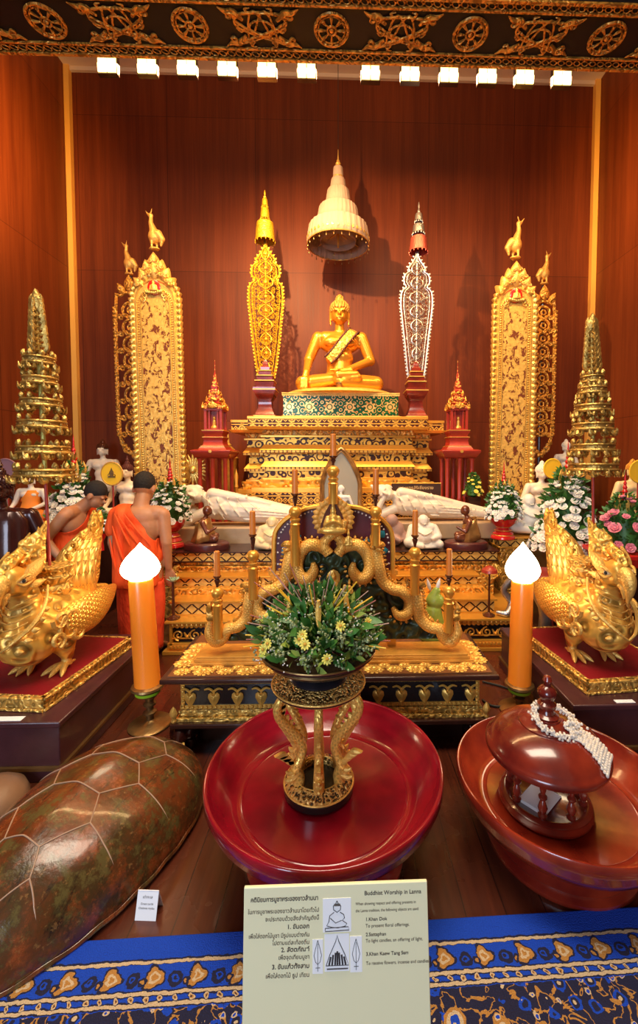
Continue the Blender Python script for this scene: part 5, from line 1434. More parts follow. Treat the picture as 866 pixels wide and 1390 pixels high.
# ---------------------------------------------------------------- electric candles
def candle_lamp(pxb, pxt, py_foot, D, py0, py1, hw_, py_tip, label, fl):
    k = U(D); base = P(pxb, py_foot, D); base.z = 0; t = thing('candle_lamp', label, 'lamp', base)
    top = P(pxt, py0, D); zb_ = zat(py1, D, pxb); zt_ = top.z; ln = (top.x - base.x) / zt_; x = lambda z: ln * z; r = hw_ * k
    b = MB(); b.lathe([(.115, 0), (.12, .006), (.11, .014), (.04, .02), (.022, .035), (.020, .06), (.036, .07), (.036, .08), (.02, .09), (.02, .11), (.034, .12), (.034, .13), (.022, .14), (.025, .155), (.05, zb_ - .045)], 32)
    b.build('turned_foot', MT['brass_dark'], t)
    b = MB(); b.M = T(x(zb_), 0, 0); b.lathe([(.045, zb_ - .045), (r * .9, zb_ - .04), (r * .95, zb_ - .012), (r * 1.3, zb_), (r * 1.25, zb_ + .012), (r, zb_ + .02)], 32); b.build('collar', MT['brass_dark'], t)
    b = MB(); b.M = T(x(zb_), 0, 0); b.lathe([(r * .98, zb_ - .034), (r * .99, zb_ - .018)], 32, cap=False); b.build('green_band', MT['green_band'], t)
    b = MB(); b.rings([[(x(z) + r * q * cos(2 * pi * j / 40), r * q * sin(2 * pi * j / 40), z) for j in range(40)] for z, q in ((zb_ + .005, 1.08), (zb_ + .02, 1.0), (zb_ + .3, .97), (zt_ - .01, .93), (zt_, .88))])
    b.build('candle_column', MT['candle_column'], t)
    H = zat(py_tip, D, pxt) - zt_; R_ = fl * k
    b = MB(); b.M = T(x(zt_), 0, zt_ + .002); pr = [(R_ * .45, 0), (R_ * .8, H * .08), (R_, H * .24), (R_ * .97, H * .38), (R_ * .80, H * .55), (R_ * .52, H * .72), (R_ * .28, H * .84), (R_ * .10, H * .94), (.001, H)]
    b.lathe(cr(pr, 3), 32); b.build('flame_bulb', MT['lamp_flame'], t)
    return t
candle_lamp(204, 191, 988, 2.46, 786, 932, 16.5, 737, 'tall orange candle lamp with glowing flame bulb, left of the carved chest', 24.5)
candle_lamp(704, 709, 972, 2.55, 789, 930, 15.5, 736, 'tall orange candle lamp with glowing flame bulb, right of the carved chest', 23)
# cable on the floor
b = MB(); pts = [PZ(x, y, .008) for x, y in ((655, 925), (690, 935), (697, 948), (688, 958), (668, 958), (655, 950))]
tag(b.tube([tuple(p) for p in pts], .007, n=8, k=6) and b.build('cable', MT['cable_black']), 'black cable curving on the floor between the chest and the right candle lamp', 'cable')
# cards on the plinths
def card(label, x, y, z, w, d, rz):
    t = thing('paper_card', label, 'card', (x, y, z), rz); b = MB(); b.box(-w, w, -d, d, 0, .002); b.build('card_sheet', MT['card_white'], t); return t
p = PZ(10, 976, PLZ + .001); card('white paper card lying on the front edge of the left plinth', p.x, p.y, PLZ + .001, .075, .018, 0)
p = PZ(858, 961, PLZ + .001); card('white paper card lying on the front edge of the right plinth', p.x, 2.118, PLZ + .001, .05, .014, 0)
# ---------------------------------------------------------------- carved chest
LZ = .43
A = PZ(213.5, 925, LZ); B_ = PZ(677, 914, LZ); Cc = PZ(255.5, 873, LZ)
cy0 = (A.y + B_.y) / 2; cx = (A.x + B_.x) / 2; hw = (B_.x - A.x) / 2; dep = Cc.y - cy0 + .12
ch = thing('carved_chest', 'low black and gold carved chest on elephant feet carrying the candle rack', 'chest', (cx, cy0, 0))
Z = LZ
MB().box(-hw, hw, 0, dep, Z - .03, Z - .004).build('lid_board', MT['dark_wood'], ch, bevel=.007)
MB().box(-hw + .03, hw - .03, .03, dep, Z - .005, Z).build('lid_panel', MT['lid_brown'], ch)
# rosettes on the lid: lotus heads
def rosette_bm():
    b = MB(); b.ell((0, 0, .006), (.016, .014, .012), 10, 6)
    for k in range(12):
        a = 2 * pi * k / 12; b.M = RZ(a) @ T(0, .024, .004) @ RX(radians(8)); b.ell((0, 0, 0), (.009, .017, .007), 7, 5)
    for k in range(12):
        a = 2 * pi * (k + .5) / 12; b.M = RZ(a) @ T(0, .038, .002); b.ell((0, 0, 0), (.010, .014, .005), 7, 5)
    b.M = Matrix.Identity(4); return b
ros = rosette_bm(); first = None; rr = random.Random(5)
def put_part(src, parent, loc, rz=0, sc=1, name=None):
    o = src.copy(); COL.objects.link(o); o.parent = parent; o.location = loc; o.rotation_euler = (0, 0, rz); o.scale = (sc, sc, sc) if not isinstance(sc, tuple) else sc; return o
spots = []
for i in range(15):
    x = -hw + .09 + i * (2 * hw - .18) / 14; spots.append((x, .078, 1.0 if i % 2 else .8)); spots.append((x + .06, .118, .62))
for j in range(4):
    for s in (-1, 1): spots.append((s * (hw - .07 - .01 * (j % 2)), .17 + j * .07, 1.05)); 
spots = [q for q in spots if abs(q[0]) < hw - .05]
for (x, y, sc) in spots:
    if first is None: first = ros.build('lotus_rosette', MT['gold'], ch); first.location = (x, y, Z); first.scale = (sc * 1.15, sc, sc)
    else: put_part(first, ch, (x, y, Z), 0, (sc * 1.15, sc, sc))
# body
bx = (P(650, 950, cy0 + .05).x - P(243, 950, cy0 + .05).x) / 2; by = .06; zb_ = .165
MB().box(-bx, bx, by, dep, zb_ + .02, Z - .03).build('chest_body', MT['black_lacquer'], ch)
b = MB()
for z in (Z - .048, zb_ + .085):
    b.box(-bx - .002, bx + .002, by - .004, by, z - .010, z + .010)
for z in (Z - .048, zb_ + .085):
    n = 66
    for i in range(n): b.ell((-bx + .014 + i * (2 * bx - .028) / (n - 1), by - .006, z), (.0092, .009, .0092), 7, 5)
for s in (-1, 1):
    for i in range(7): b.ell((s * (bx - .014), by - .006, zb_ + .10 + i * .0235), (.0092, .009, .0092), 7, 5)
    b.box(s * (bx - .012) - .010, s * (bx - .012) + .010, by - .004, by, zb_ + .085, Z - .048)
for i in range(12): b.ell((bx + .006, by + .03 + i * .035, Z - .048), (.009, .0092, .0092), 6, 4); b.ell((-bx - .006, by + .03 + i * .035, Z - .048), (.009, .0092, .0092), 6, 4)
b.build('bead_border', MT['gold'], ch)
n = 13; hb = None
for i in range(n):
    x = (i - (n - 1) / 2) * (2 * bx - .10) / (n - 1)
    if hb is None:
        b = MB(); b.prism([(0, -.056), (.02, -.028), (.031, -.004), (.029, .014), (.016, .024), (0, .014), (-.016, .024), (-.029, .014), (-.031, -.004), (-.02, -.028)], .006, .014)
        b.prism([(0, -.03), (.010, -.010), (.014, .004), (.008, .010), (0, .004), (-.008, .010), (-.014, .004), (-.010, -.010)], .03, .006)
        for s in (-1, 1): b.tube([(0, -.002, .016), (s * .006, -.004, .034), (s * .026, -.004, .046), (s * .048, -.004, .040)], [.004, .0065, .006, .004], n=6, k=3)
        hb = b.build('heart_leaf', MT['gold'], ch); hb.location = (x, by - .004, Z - .125)
    else: put_part(hb, ch, (x, by - .004, Z - .125))
b = MB(); b.sqlathe([(1.0, zb_ + .072), (1.0, zb_ + .065), (1.03, zb_ + .045), (1.0, zb_ + .03), (1.035, zb_ + .018), (1.05, zb_)], 0, 0, 1, 1)
b2 = MB()
for (e, z0_, z1_) in ((0.012, zb_ + .055, zb_ + .072), (.004, zb_ + .035, zb_ + .055), (.022, zb_ + .015, zb_ + .035)): b2.box(-bx - e, bx + e, by - e, dep + e, z0_, z1_)
b2.build('gold_plinth_moulding', MT['rim_relief'], ch, bevel=.003)
MB().box(-bx - .045, bx + .045, by - .045, dep + .03, zb_ - .008, zb_ + .016).build('foot_board', MT['dark_wood'], ch, bevel=.005)
MB().box(-bx + .06, bx - .06, by + .1, dep - .05, .0, zb_ - .008).build('under_frame', MT['dark_wood'], ch)
# elephant feet with lotus bud finials on the corners
for sx in (-1, 1):
    for y_ in (by + .03, dep - .06):
        cx_ = sx * (bx + .0); q = [('e', (cx_, y_ + .06, .085), (.065, .09, .07)), ('e', (cx_ + sx * .005, y_ - .04, .105), (.045, .05, .05)), ('c', (cx_, y_ - .075, .105), .022, (cx_, y_ - .115, .05), .015), ('c', (cx_, y_ - .115, .05), .015, (cx_, y_ - .10, .008), .010),
             ('e', (cx_ + .05, y_ - .02, .11), (.012, .035, .04)), ('e', (cx_ - .05, y_ - .02, .11), (.012, .035, .04))]
        for a in (-1, 1):
            for c in (-.0, .12): q.append(('c', (cx_ + a * .035, y_ + c, .07), .028, (cx_ + a * .038, y_ + c, .022), .022))
        e = sculpt('elephant_foot', q, .008, MT['bronze_black'], ch, 3)
        for a in (-1, 1):
            b = MB(); b.tube([(cx_ + a * .026, y_ - .075, .085), (cx_ + a * .032, y_ - .105, .068), (cx_ + a * .03, y_ - .125, .075)], [.008, .006, .002], n=6, k=3); o = b.build('tusk', MT['gold_pale'], e)
    b = MB(); b.M = T(sx * (bx + .03), by - .025, zb_ + .016); b.lathe([(.010, 0), (.014, .01), (.008, .022), (.016, .035), (.020, .05), (.012, .07), (.002, .085)], 12, flute=lambda a, z: 1 + .1 * cos(4 * a)); b.M = Matrix.Identity(4); b.build('lotus_bud', MT['gold_pale'], ch)
# ---------------------------------------------------------------- candle rack with naga pediment
RD = cy0 + .20; rcx = xat(452.5, RD, 800)
rk = thing('candle_rack', 'gilded candle rack with writhing nagas and seven turned posts on the carved chest', 'candle stand', (rcx, RD, LZ))
kk = U(RD)
def L(px, py, dy=0.0, D=None):
    p = P(px, py, (RD + dy) if D is None else D); return (p.x - rcx, dy, p.z - LZ)
hwB = 186 * kk
b = MB(); b.box(-hwB - .02, hwB + .02, -.065, .13, 0, .018); b.box(-hwB, hwB, -.06, .12, .018, .036); b.box(-hwB + .01, hwB - .01, -.055, .115, .036, .046); b.build('rack_base', MT['gold_matte'], rk, bevel=.003)
# relief panel
ctr = 452.5
R_px = [(600, 868), (592, 852), (572, 846), (562, 838), (560, 826), (545, 806), (525, 798), (514, 785), (506, 765), (500, 750), (485, 745), (465, 750), (452.5, 753)]
pts = [L(x, y) for x, y in R_px]; out = [(p[0], max(p[2], .045)) for p in pts]
out = out + [(-x, z) for x, z in out[:-1]][::-1]
b = MB(); b.M = T(0, .03, 0); b.prism(out, .035); b.build('relief_panel', MT['green_relief'], rk)
# maroon back panel with beaded ogive border
R2 = [(535, 790), (535, 735), (528, 716), (512, 702), (490, 692), (470, 688), (452.5, 675)]
pts = [L(x, y) for x, y in R2]; o2 = [(p[0], p[2]) for p in pts]; o2 = o2 + [(-x, z) for x, z in o2[:-1]][::-1]
b = MB(); b.M = T(0, .085, 0); b.prism(o2, .02); b.build('maroon_panel', MT['maroon'] if 'maroon' in MT else simple('maroon', (.09, .008, .015), .35, coat=.3), rk)
b = MB(); q = cr([(x, .07, z) for x, z in o2], 3); b.tube(q, .013, n=6)
b.box(o2[0][0] - .03, o2[0][0] + .02, .06, .11, .04, L(0, 786)[2]); b.box(-o2[0][0] - .02, -o2[0][0] + .03, .06, .11, .04, L(0, 786)[2])
b.box(-o2[0][0] - .03, o2[0][0] + .03, .065, .1, L(0, 788)[2], L(0, 782)[2])
b.build('arch_frame', MT['gold_smooth'], rk)
b = MB(); q = cr([(x * .93, .07, z - .022) for x, z in o2], 4); pv = None
for p in q:
    if pv is None or (Vector(p) - Vector(pv)).length > .016: b.ell(p, .006, 6, 4); pv = p
b.build('pearl_border', MT['pearl'], rk)
b = MB()
for x, y, a in ((522, 748, .6), (519, 725, 0), (497, 735, .9), (404, 730, .5), (386, 748, 0)):
    p = L(x, y, .07); b.M = T(*p) @ RY(a) ; b.prism([(-.014, -.02), (.012, -.02), (.016, .0), (.012, .02), (-.012, .02), (-.016, 0)], .008, .004)
b.M = Matrix.Identity(4); b.build('blue_mosaic', MT['blue_glass'], rk)
# nagas
def naga(path, r0, name='naga', head=True, tail=True):
    for s in (1, -1):
        pts = [L(ctr + (x - ctr) * s, y, -.0 - .008 * ((i * 7) % 3)) for i, (x, y) in enumerate(path)]; n = len(pts)
        rad = [r0 * kk * (.75 if i == 0 else 1.0 if i < n - 2 else .8 if i == n - 2 else .35) for i in range(n)]
        b = MB(); b.tube(pts, rad, n=12, k=6, ul=1); q = cr(pts, 6); b.cm = 1
        for i in range(2, len(q) - 3, 2):
            a, c = Vector(q[i]), Vector(q[i + 1]); d = (c - a).normalized(); nrm = Vector((-d.z, 0, d.x)) * (1 if s > 0 else -1)
            p = a + nrm * r0 * kk * .95; b.M = T(*p) @ RY(atan2(nrm.x, nrm.z)); b.prism(leafshape(.014, .020, 5), .008, .004)
        b.M = Matrix.Identity(4); nb = b.build(name, [MT['naga_scales'], MT['gold_orange']], rk)
        if head:
            p = Vector(pts[0]); b = MB(); f = s
            b.ell(p + Vector((0, -.01, .01)), (.030, .030, .028), 12, 8)
            b.tube([p + Vector((f * .0, -.02, .015)), p + Vector((f * .035, -.03, .02)), p + Vector((f * .055, -.03, .008))], [.024, .018, .008], n=8, k=3)
            b.tube([p + Vector((f * .0, -.02, -.005)), p + Vector((f * .03, -.03, -.012)), p + Vector((f * .045, -.03, -.018))], [.016, .012, .005], n=8, k=3)
            b.tube([p + Vector((0, 0, .02)), p + Vector((-f * .006, 0, .055)), p + Vector((f * .006, 0, .085)), p + Vector((0, 0, .115))], [.018, .020, .012, .003], n=8, k=4)
            b.tube([p + Vector((-f * .02, 0, .0)), p + Vector((-f * .045, 0, .025)), p + Vector((-f * .04, 0, .055))], [.014, .012, .003], n=6, k=3)
            b.ell(p + Vector((f * .012, -.036, .022)), .007, 6, 5)
            b.build('naga_head', MT['gold_orange'], nb)
naga([(463, 748), (472, 741), (486, 740), (497, 750), (502, 768), (497, 783), (486, 784), (479, 774), (480, 764)], 8.6, head=False)
naga([(508, 742), (511, 752), (514, 768), (519, 788), (532, 799), (546, 803), (556, 815), (553, 832), (541, 835), (533, 824)], 8.4)
naga([(563, 796), (565, 806), (567, 820), (570, 838), (582, 850), (596, 854), (603, 866), (613, 870), (621, 858), (619, 842)], 8.2)
for s in (1, -1):
    p0 = Vector(L(ctr + s * (619 - ctr), 838, -.03)); b = MB()
    b.ell(p0, (.026, .024, .024), 10, 8); b.tube([p0, p0 + Vector((-s * .03, -.01, .006)), p0 + Vector((-s * .045, -.01, -.004))], [.02, .014, .006], n=8, k=3)
    b.tube([p0 + Vector((0, 0, .01)), p0 + Vector((s * .008, 0, .05)), p0 + Vector((-s * .004, 0, .09))], [.02, .018, .003], n=8, k=3); b.build('naga_head', MT['gold_orange'], rk)
# crossing tails and apex medallion
b = MB()
for s in (1, -1):
    b.tube([L(ctr + s * x, y, -.03 - .01 * s) for x, y in ((-6, 752), (-12, 742), (-9, 732), (2, 724), (12, 716), (16, 706))], [.030, .028, .026, .024, .022, .016], n=10, k=5)
b.build('crossed_tails', MT['naga_scales'], rk)
b = MB(); c0 = L(ctr, 704, -.015)
for k in range(18):
    a = radians(-132 + k * 264 / 17); rr_ = 18 * kk
    b.M = T(c0[0] + rr_ * sin(a), c0[1], c0[2] + rr_ * cos(a)) @ RY(a); b.prism(leafshape(.045, .046, 7), .010, .005)
for k in range(12):
    a = radians(-120 + k * 240 / 11); rr_ = 9 * kk; b.M = T(c0[0] + rr_ * sin(a), c0[1] - .012, c0[2] + rr_ * cos(a)) @ RY(a); b.prism(leafshape(.04, .042, 7), .008, .004)
b.M = T(c0[0], c0[1], c0[2]) @ RX(pi / 2); b.lathe([(20 * kk, -.010), (20 * kk, .010)], 24); b.M = Matrix.Identity(4)
b.build('apex_medallion', MT['gold_matte'], rk)
pz = c0[2]
b = MB(); b.M = T(0, -.037, pz - .085); b.prism([(-.062, 0), (-.07, .05), (-.045, .12), (0, .20), (.045, .12), (.07, .05), (.062, 0)], .012); b.build('dark_niche', MT['bronze_brown'], rk)
sculpt('praying_figure', [('e', (0, -.055, pz - .060), (.075, .024, .026)), ('c', (0, -.05, pz - .03), .026, (0, -.05, pz + .01), .024), ('e', (0, -.05, pz + .045), (.017, .017, .022)), ('c', (0, -.05, pz + .06), .014, (0, -.05, pz + .105), .003),
                          ('c', (-.03, -.05, pz + .01), .012, (-.045, -.06, pz - .03), .010), ('c', (-.045, -.06, pz - .03), .010, (-.004, -.08, pz - .005), .008), ('c', (.03, -.05, pz + .01), .012, (.045, -.06, pz - .03), .010), ('c', (.045, -.06, pz - .03), .010, (.004, -.08, pz - .005), .008)], .005, MT['gold'], rk, 2)
# little gilded figures in front of the relief
for (x, y, h_) in ((452.5, 806, 36), (430, 806, 22), (474, 806, 24), (473, 740, 24)):
    p = L(x, y, -.01 if y > 760 else -.045); s = h_ * kk / 1.0
    q = [('e', (p[0], p[1] - .02, p[2] + .06 * s), (.30 * s, .14 * s, .09 * s)), ('c', (p[0], p[1] - .02, p[2] + .12 * s), .13 * s, (p[0], p[1] - .02, p[2] + .45 * s), .12 * s), ('e', (p[0], p[1] - .02, p[2] + .68 * s), (.09 * s, .09 * s, .11 * s)), ('c', (p[0], p[1] - .02, p[2] + .75 * s), .06 * s, (p[0], p[1] - .02, p[2] + .92 * s), .02 * s),
         ('c', (p[0] - .14 * s, p[1] - .02, p[2] + .45 * s), .05 * s, (p[0] - .2 * s, p[1] - .03, p[2] + .16 * s), .045 * s), ('c', (p[0] + .14 * s, p[1] - .02, p[2] + .45 * s), .05 * s, (p[0] + .2 * s, p[1] - .03, p[2] + .16 * s), .045 * s)]
    if h_ > 30: q.append(('e', (p[0], p[1] + .0, p[2] + .6 * s), (.28 * s, .04 * s, .34 * s)))
    sculpt('relief_figure', q, .035 * s, MT['gold'], rk, 2)
# posts with cups
cand = [(299, 797, 745, 775, 858), (346, 748, 692, 720, 806), (402, 690, 637, 666, 762), (452.5, 636, 590, 616, 680), (509, 690, 636, 667, 735), (561, 744, 691, 721, 800), (606, 795, 742, 774, 850)]
PY = -.045
posn = ['leftmost', 'second from the left', 'third from the left', 'central', 'third from the right', 'second from the right', 'rightmost']
for i, (x, yb, yt, yc, ybot) in enumerate(cand):
    p0 = L(x, ybot, .01); p1 = L(x, yb, .01); dz = p1[2] - p0[2]; r = 7.3 * kk
    b = MB(); b.M = T(p1[0], PY, p0[2])
    z1 = dz
    b.lathe([(r * .85, -.01), (r * .9, z1 - .085), (r * 1.0, z1 - .08), (r * .72, z1 - .07), (r * .95, z1 - .06), (r * .95, z1 - .052), (r * .65, z1 - .045), (r * .9, z1 - .035), (r * 1.15, z1 - .018), (r * 1.15, z1 - .005), (r * .8, z1 + .010), (r * .3, z1 + .018)], 20)
    b.build('turned_post', MT['gold_smooth'], rk)
    cz = L(x, yc + 3, .01)[2]; b = MB(); b.M = T(p1[0], PY, 0)
    b.lathe([(.006, p1[2] + .012), (.008, p1[2] + .03), (.016, cz - .024), (.010, cz - .018), (.022, cz - .004), (.022, cz), (.012, cz + .001)], 12); b.build('candle_cup', MT['bronze_brown'], rk)
    zt_ = L(x, yt, .01)[2]
    t = thing('orange_candle', 'orange candle on the %s post of the candle rack' % posn[i], 'candle', (rcx + p1[0], RD + PY, LZ + cz + .001), group='candles on the rack')
    b = MB(); h_ = zt_ - cz; b.lathe([(.0165, 0), (.0165, h_ * .5), (.015, h_ * .97), (.009, h_)], 14); b.build('wax_stick', MT['wax_orange'], t)
    MB().tube([(0, 0, h_ - .004), (.001, 0, h_ + .012)], .0016, n=5).build('wick', MT['wick'], t)
# ---------------------------------------------------------------- big red lacquer pedestal trays
def tray(label, loc, R_, rimz, base_r, mat):
    t = thing('lacquer_tray', label, 'bowl', loc); z = rimz; fl = z - .115
    prof = [(base_r * .97, 0), (base_r, .006), (base_r, .022), (base_r * .93, .032), (base_r * .95, .045), (base_r * .86, .062), (base_r * .88, .070), (base_r * .78, .085), (base_r * .74, .10),
            (base_r * .74, fl - .065), (base_r * .80, fl - .055), (base_r * .85, fl - .045), (R_ * .80, fl - .025), (R_ * .90, fl), (R_ * .97, z - .07), (R_ * .985, z - .045), (R_ * 1.0, z - .035), (R_ * 1.0, z - .006), (R_ * .992, z), (R_ * .975, z),
            (R_ * .965, z - .006), (R_ * .93, z - .045), (R_ * .90, z - .052), (R_ * .86, z - .080), (R_ * .83, z - .086), (R_ * .79, z - .108), (R_ * .74, fl), (R_ * .70, fl - .001), (R_ * .695, fl + .002), (R_ * .685, fl - .001), (.001, fl - .001)]
    b = MB(); b.lathe(prof, 96, cap=True); b.build('tray_body', MT[mat], t, sharp=60)
    b = MB(); n = 90; 
    for i in range(n):
        a = 2 * pi * i / n; r = base_r * .755; b.tube([(r * cos(a), r * sin(a), .10), (r * cos(a), r * sin(a), fl - .062)], .006, n=5, cap=False)
    b.lathe([(base_r * .75, .098), (base_r * .765, .10), (base_r * .765, .104), (base_r * .75, .106)], 60, cap=False)
    o = b.build('ribbed_waist', MT[mat], t, recalc=False); o['kind'] = 'stuff'
    return t, fl
TR = P(442, 1067, 1.637); TR = (TR.x, 1.637)
RIM = .36
tray('large round red lacquer pedestal tray in the middle, holding the naga-legged flower stand', (TR[0], TR[1], 0), .458, RIM, .31, 'lacquer_red')
fl1 = RIM - .115
TR2 = (.880, 1.645)
tray('large round red-brown lacquer pedestal tray at right, holding the lidded pavilion', (TR2[0], TR2[1], 0), .408, .285, .285, 'lacquer_mid')
fl2 = .285 - .115
# ---------------------------------------------------------------- naga legged stand
sx_, sy_ = xat(433, 1.64, 1080), 1.64
st = thing('naga_stand', 'black and gold round stand with six gilded naga legs inside the central red tray', 'stand', (sx_, sy_, fl1))
relief('black_gold_carving', 95, col=(.75, .45, .12), met=.5, dark=.03, k=1.6, bs=1)
b = MB(); b.lathe([(.130, 0), (.138, .008), (.138, .030), (.132, .036)], 48, cap=True); b.build('base_ring', MT['black_lacquer'], st)
b = MB(); b.lathe([(.136, .036), (.134, .042), (.118, .060), (.098, .066), (.085, .060), (.082, .03), (.08, .01)], 48, cap=False); b.build('carved_ring', MT['black_gold_carving'], st)
b = MB(); b.torus((0, 0, .037), .136, .004, n=48, m=6); b.torus((0, 0, .064), .094, .003, n=40, m=6); b.build('gold_line', MT['gold_pale'], st)
MB().lathe([(.0805, .0), (.0805, .008), (.001, .008)], 32, cap=True).build('ring_floor', MT['black_lacquer'], st)
HT = .425
b = MB(); b.lathe([(.172, HT), (.180, HT + .004), (.182, HT + .010), (.182, HT + .014)], 64); b.build('top_disc', MT['black_lacquer'], st)
b = MB(); b.lathe([(.182, HT + .014), (.176, HT + .018), (.165, HT + .016), (.145, HT + .026), (.11, HT + .030), (.001, HT + .030)], 64); b.build('carved_top', MT['black_gold_carving'], st)
b = MB(); b.torus((0, 0, HT + .014), .180, .004, n=64, m=6); b.torus((0, 0, HT + .002), .173, .003, n=60, m=5); b.torus((0, 0, HT + .027), .112, .003, n=48, m=5); b.build('gold_line', MT['gold_pale'], st)
leg0 = None
def nagaleg():
    b = MB()
    path = [(.092, 0, .055), (.088, 0, .085), (.100, 0, .125), (.078, 0, .165), (.072, 0, .20), (.095, 0, .25), (.135, 0, .30), (.168, 0, .345), (.176, 0, .385), (.160, 0, .415), (.138, 0, .418), (.128, 0, .395)]
    b.tube(path, [.022, .022, .020, .017, .017, .017, .017, .017, .016, .014, .011, .005], n=12, k=5, up=(0, 1, 0))
    return b
for i in range(6):
    a = radians(-90 + 60 * i + 3)
    if leg0 is None:
        leg = nagaleg().build('naga_leg', MT['naga_scales_pale'] if 'naga_scales_pale' in MT else uvscale('naga_scales_pale', 8, 60, col=(.92, .56, .12), met=.5, bs=.5) or MT['naga_scales_pale'], st)
        b = MB()
        p = Vector((.102, 0, .105)); b.ell(p, (.026, .018, .028), 12, 8)
        b.tube([(.105, 0, .10), (.130, 0, .090), (.148, 0, .098)], [.018, .013, .004], n=8, k=3); b.tube([(.105, 0, .115), (.130, 0, .118), (.142, 0, .128)], [.014, .010, .003], n=8, k=3)
        for k in range(4): b.M = T(.10 + .012 * k, 0, .13 + .02 * k) @ RY(radians(35 + 10 * k)); b.prism(leafshape(.022, .055, 7, tipx=.008), .014, .006)
        b.M = Matrix.Identity(4)
        for s in (1, -1): b.ell((.115, s * .015, .115), .005, 6, 4)
        b.build('naga_head', MT['gold_pale'], leg)
        b = MB()
        for k in range(7): b.M = T(.118 + .014 * k - (.02 * max(0, k - 4)), 0, .245 + .022 * k) @ RY(radians(-60 + 6 * k)); b.prism(leafshape(.03, .045, 7), .012, .006)
        for s in (1,): b.tube([(.135, 0, .40), (.120, 0, .37), (.118, 0, .33), (.132, 0, .31)], [.006, .012, .010, .003], n=6, k=3)
        b.M = Matrix.Identity(4); b.build('leg_crest', MT['gold_pale'], leg)
        leg.rotation_euler = (0, 0, a); leg0 = leg
    else:
        c = copy_tree(leg0, st); c.rotation_euler = (0, 0, a)
# dark bowl
bz = fl1 + HT + .030
bo = thing('flower_bowl', 'dark pewter-coloured footed bowl on the naga-legged stand, filled with greenery', 'bowl', (sx_, sy_, bz))
simple('pewter', (.055, .045, .055), .22, .6, nb=.05, ns=30, var=.5)
b = MB(); b.M = S(1.13, 1.13, 1.25); b.lathe([(.098, 0), (.10, .004), (.092, .012), (.070, .018), (.068, .024), (.10, .032), (.145, .048), (.172, .066), (.186, .082), (.197, .088), (.199, .093), (.193, .096), (.184, .090), (.165, .070), (.12, .05), (.001, .045)], 64); b.build('bowl_body', MT['pewter'], bo, sharp=50)
b = MB(); b.M = S(1.13, 1.13, 1.25); b.torus((0, 0, .094), .196, .0035, n=64, m=6); b.torus((0, 0, .072), .178, .002, n=60, m=5); b.build('rim_line', MT['brass_dark'], bo)
# ---------------------------------------------------------------- plants
def leaf_blades(b, n, base_fn, size, rr, spread=.5):
    for i in range(n):
        p, nrm = base_fn(rr); s = size * rr.uniform(.6, 1.3)
        d = (Vector(nrm) + Vector((rr.uniform(-1, 1), rr.uniform(-1, 1), rr.uniform(-1, 1))) * spread); d.z = max(d.z, .05); d.normalize()
        M = T(*p) @ align(d) @ RZ(rr.uniform(0, 6.28))
        w = s * .22
        vs = [(0, 0, 0), (-w, .0, s * .35), (0, s * .04, s * .4), (w, 0, s * .35), (-w * .7, s * .06, s * .7), (0, s * .10, s * .72), (w * .7, s * .06, s * .7), (0, s * .16, s)]
        fs = [(0, 2, 1), (0, 3, 2), (1, 2, 5, 4), (2, 3, 6, 5), (4, 5, 7), (5, 6, 7)]
        b.M = M; b.add(vs, fs)
    b.M = Matrix.Identity(4)
def dome_fn(R_, H, z0, rmin=.75, full=False, cone=None):
    def f(rr):
        a = rr.uniform(0, 2 * pi); t = rr.random() ** .8
        if cone: z = t; r = R_ * cone(t); return (r * cos(a) * rr.uniform(rmin, 1), r * sin(a) * rr.uniform(rmin, 1), z0 + H * z), (cos(a), sin(a), .6)
        el = rr.uniform(0, pi / 2); k = rr.uniform(rmin, 1)
        return (R_ * cos(el) * cos(a) * k, R_ * cos(el) * sin(a) * k, z0 + H * sin(el) * k), (cos(el) * cos(a), cos(el) * sin(a), sin(el) + .1)
    return f
def rose(mat, eye=None, r=.02):
    b = MB(); b.ell((0, 0, r * .3), (r * .35, r * .35, r * .4), 7, 5)
    for L_, (n, rd, tilt, sz) in enumerate(((5, .35, 25, .55), (6, .62, 50, .62))):
        for i in range(n):
            a = 2 * pi * (i + .5 * L_) / n; b.M = RZ(a) @ T(0, r * rd, r * .25) @ RX(radians(-tilt)); b.ell((0, 0, 0), (r * sz, r * .14, r * sz), 7, 5)
    b.M = Matrix.Identity(4)
    o = b.build('flower', MT[mat], None); return o
def daisy(mat, r=.016):
    b = MB()
    for i in range(10):
        a = 2 * pi * i / 10; b.M = RZ(a) @ T(0, r * .62, 0) @ RX(radians(12)); b.ell((0, 0, 0), (r * .24, r * .45, r * .08), 6, 4)
    b.M = Matrix.Identity(4); o = b.build('flower', MT[mat], None)
    e = MB(); e.ell((0, 0, .002), (r * .32, r * .32, r * .2), 8, 5); e.build('flower_eye', MT['flower_eye'], o); return o
def place_flower(src, parent, p, nrm, sc=1, first=[None]):
    o = copy_tree(src, parent); o.location = p; o.rotation_euler = Vector(nrm).to_track_quat('Z', 'Y').to_euler(); o.scale = (sc, sc, sc); return o
def drop(o):
    for c in list(o.children): bpy.data.objects.remove(c)
    bpy.data.objects.remove(o)
rr = random.Random(21)
fz = bz + .125
fa = thing('flower_arrangement', 'dome of green leaves with small yellow flowers and dusty sprigs in the footed bowl', 'flowers', (sx_, sy_, fz))
FR, FH = .228, .185
df = dome_fn(FR, FH, .01, .55)
b = MB(); leaf_blades(b, 850, df, .062, rr, .7); o = b.build('dark_leaves', MT['leaf'], fa, recalc=False); o['kind'] = 'stuff'
b = MB(); leaf_blades(b, 1100, df, .045, rr, .9); o = b.build('light_leaves', MT['leaf_light'], fa, recalc=False); o['kind'] = 'stuff'
b = MB()
dd_ = dome_fn(FR * 1.12, FH * 1.12, .01, .85)
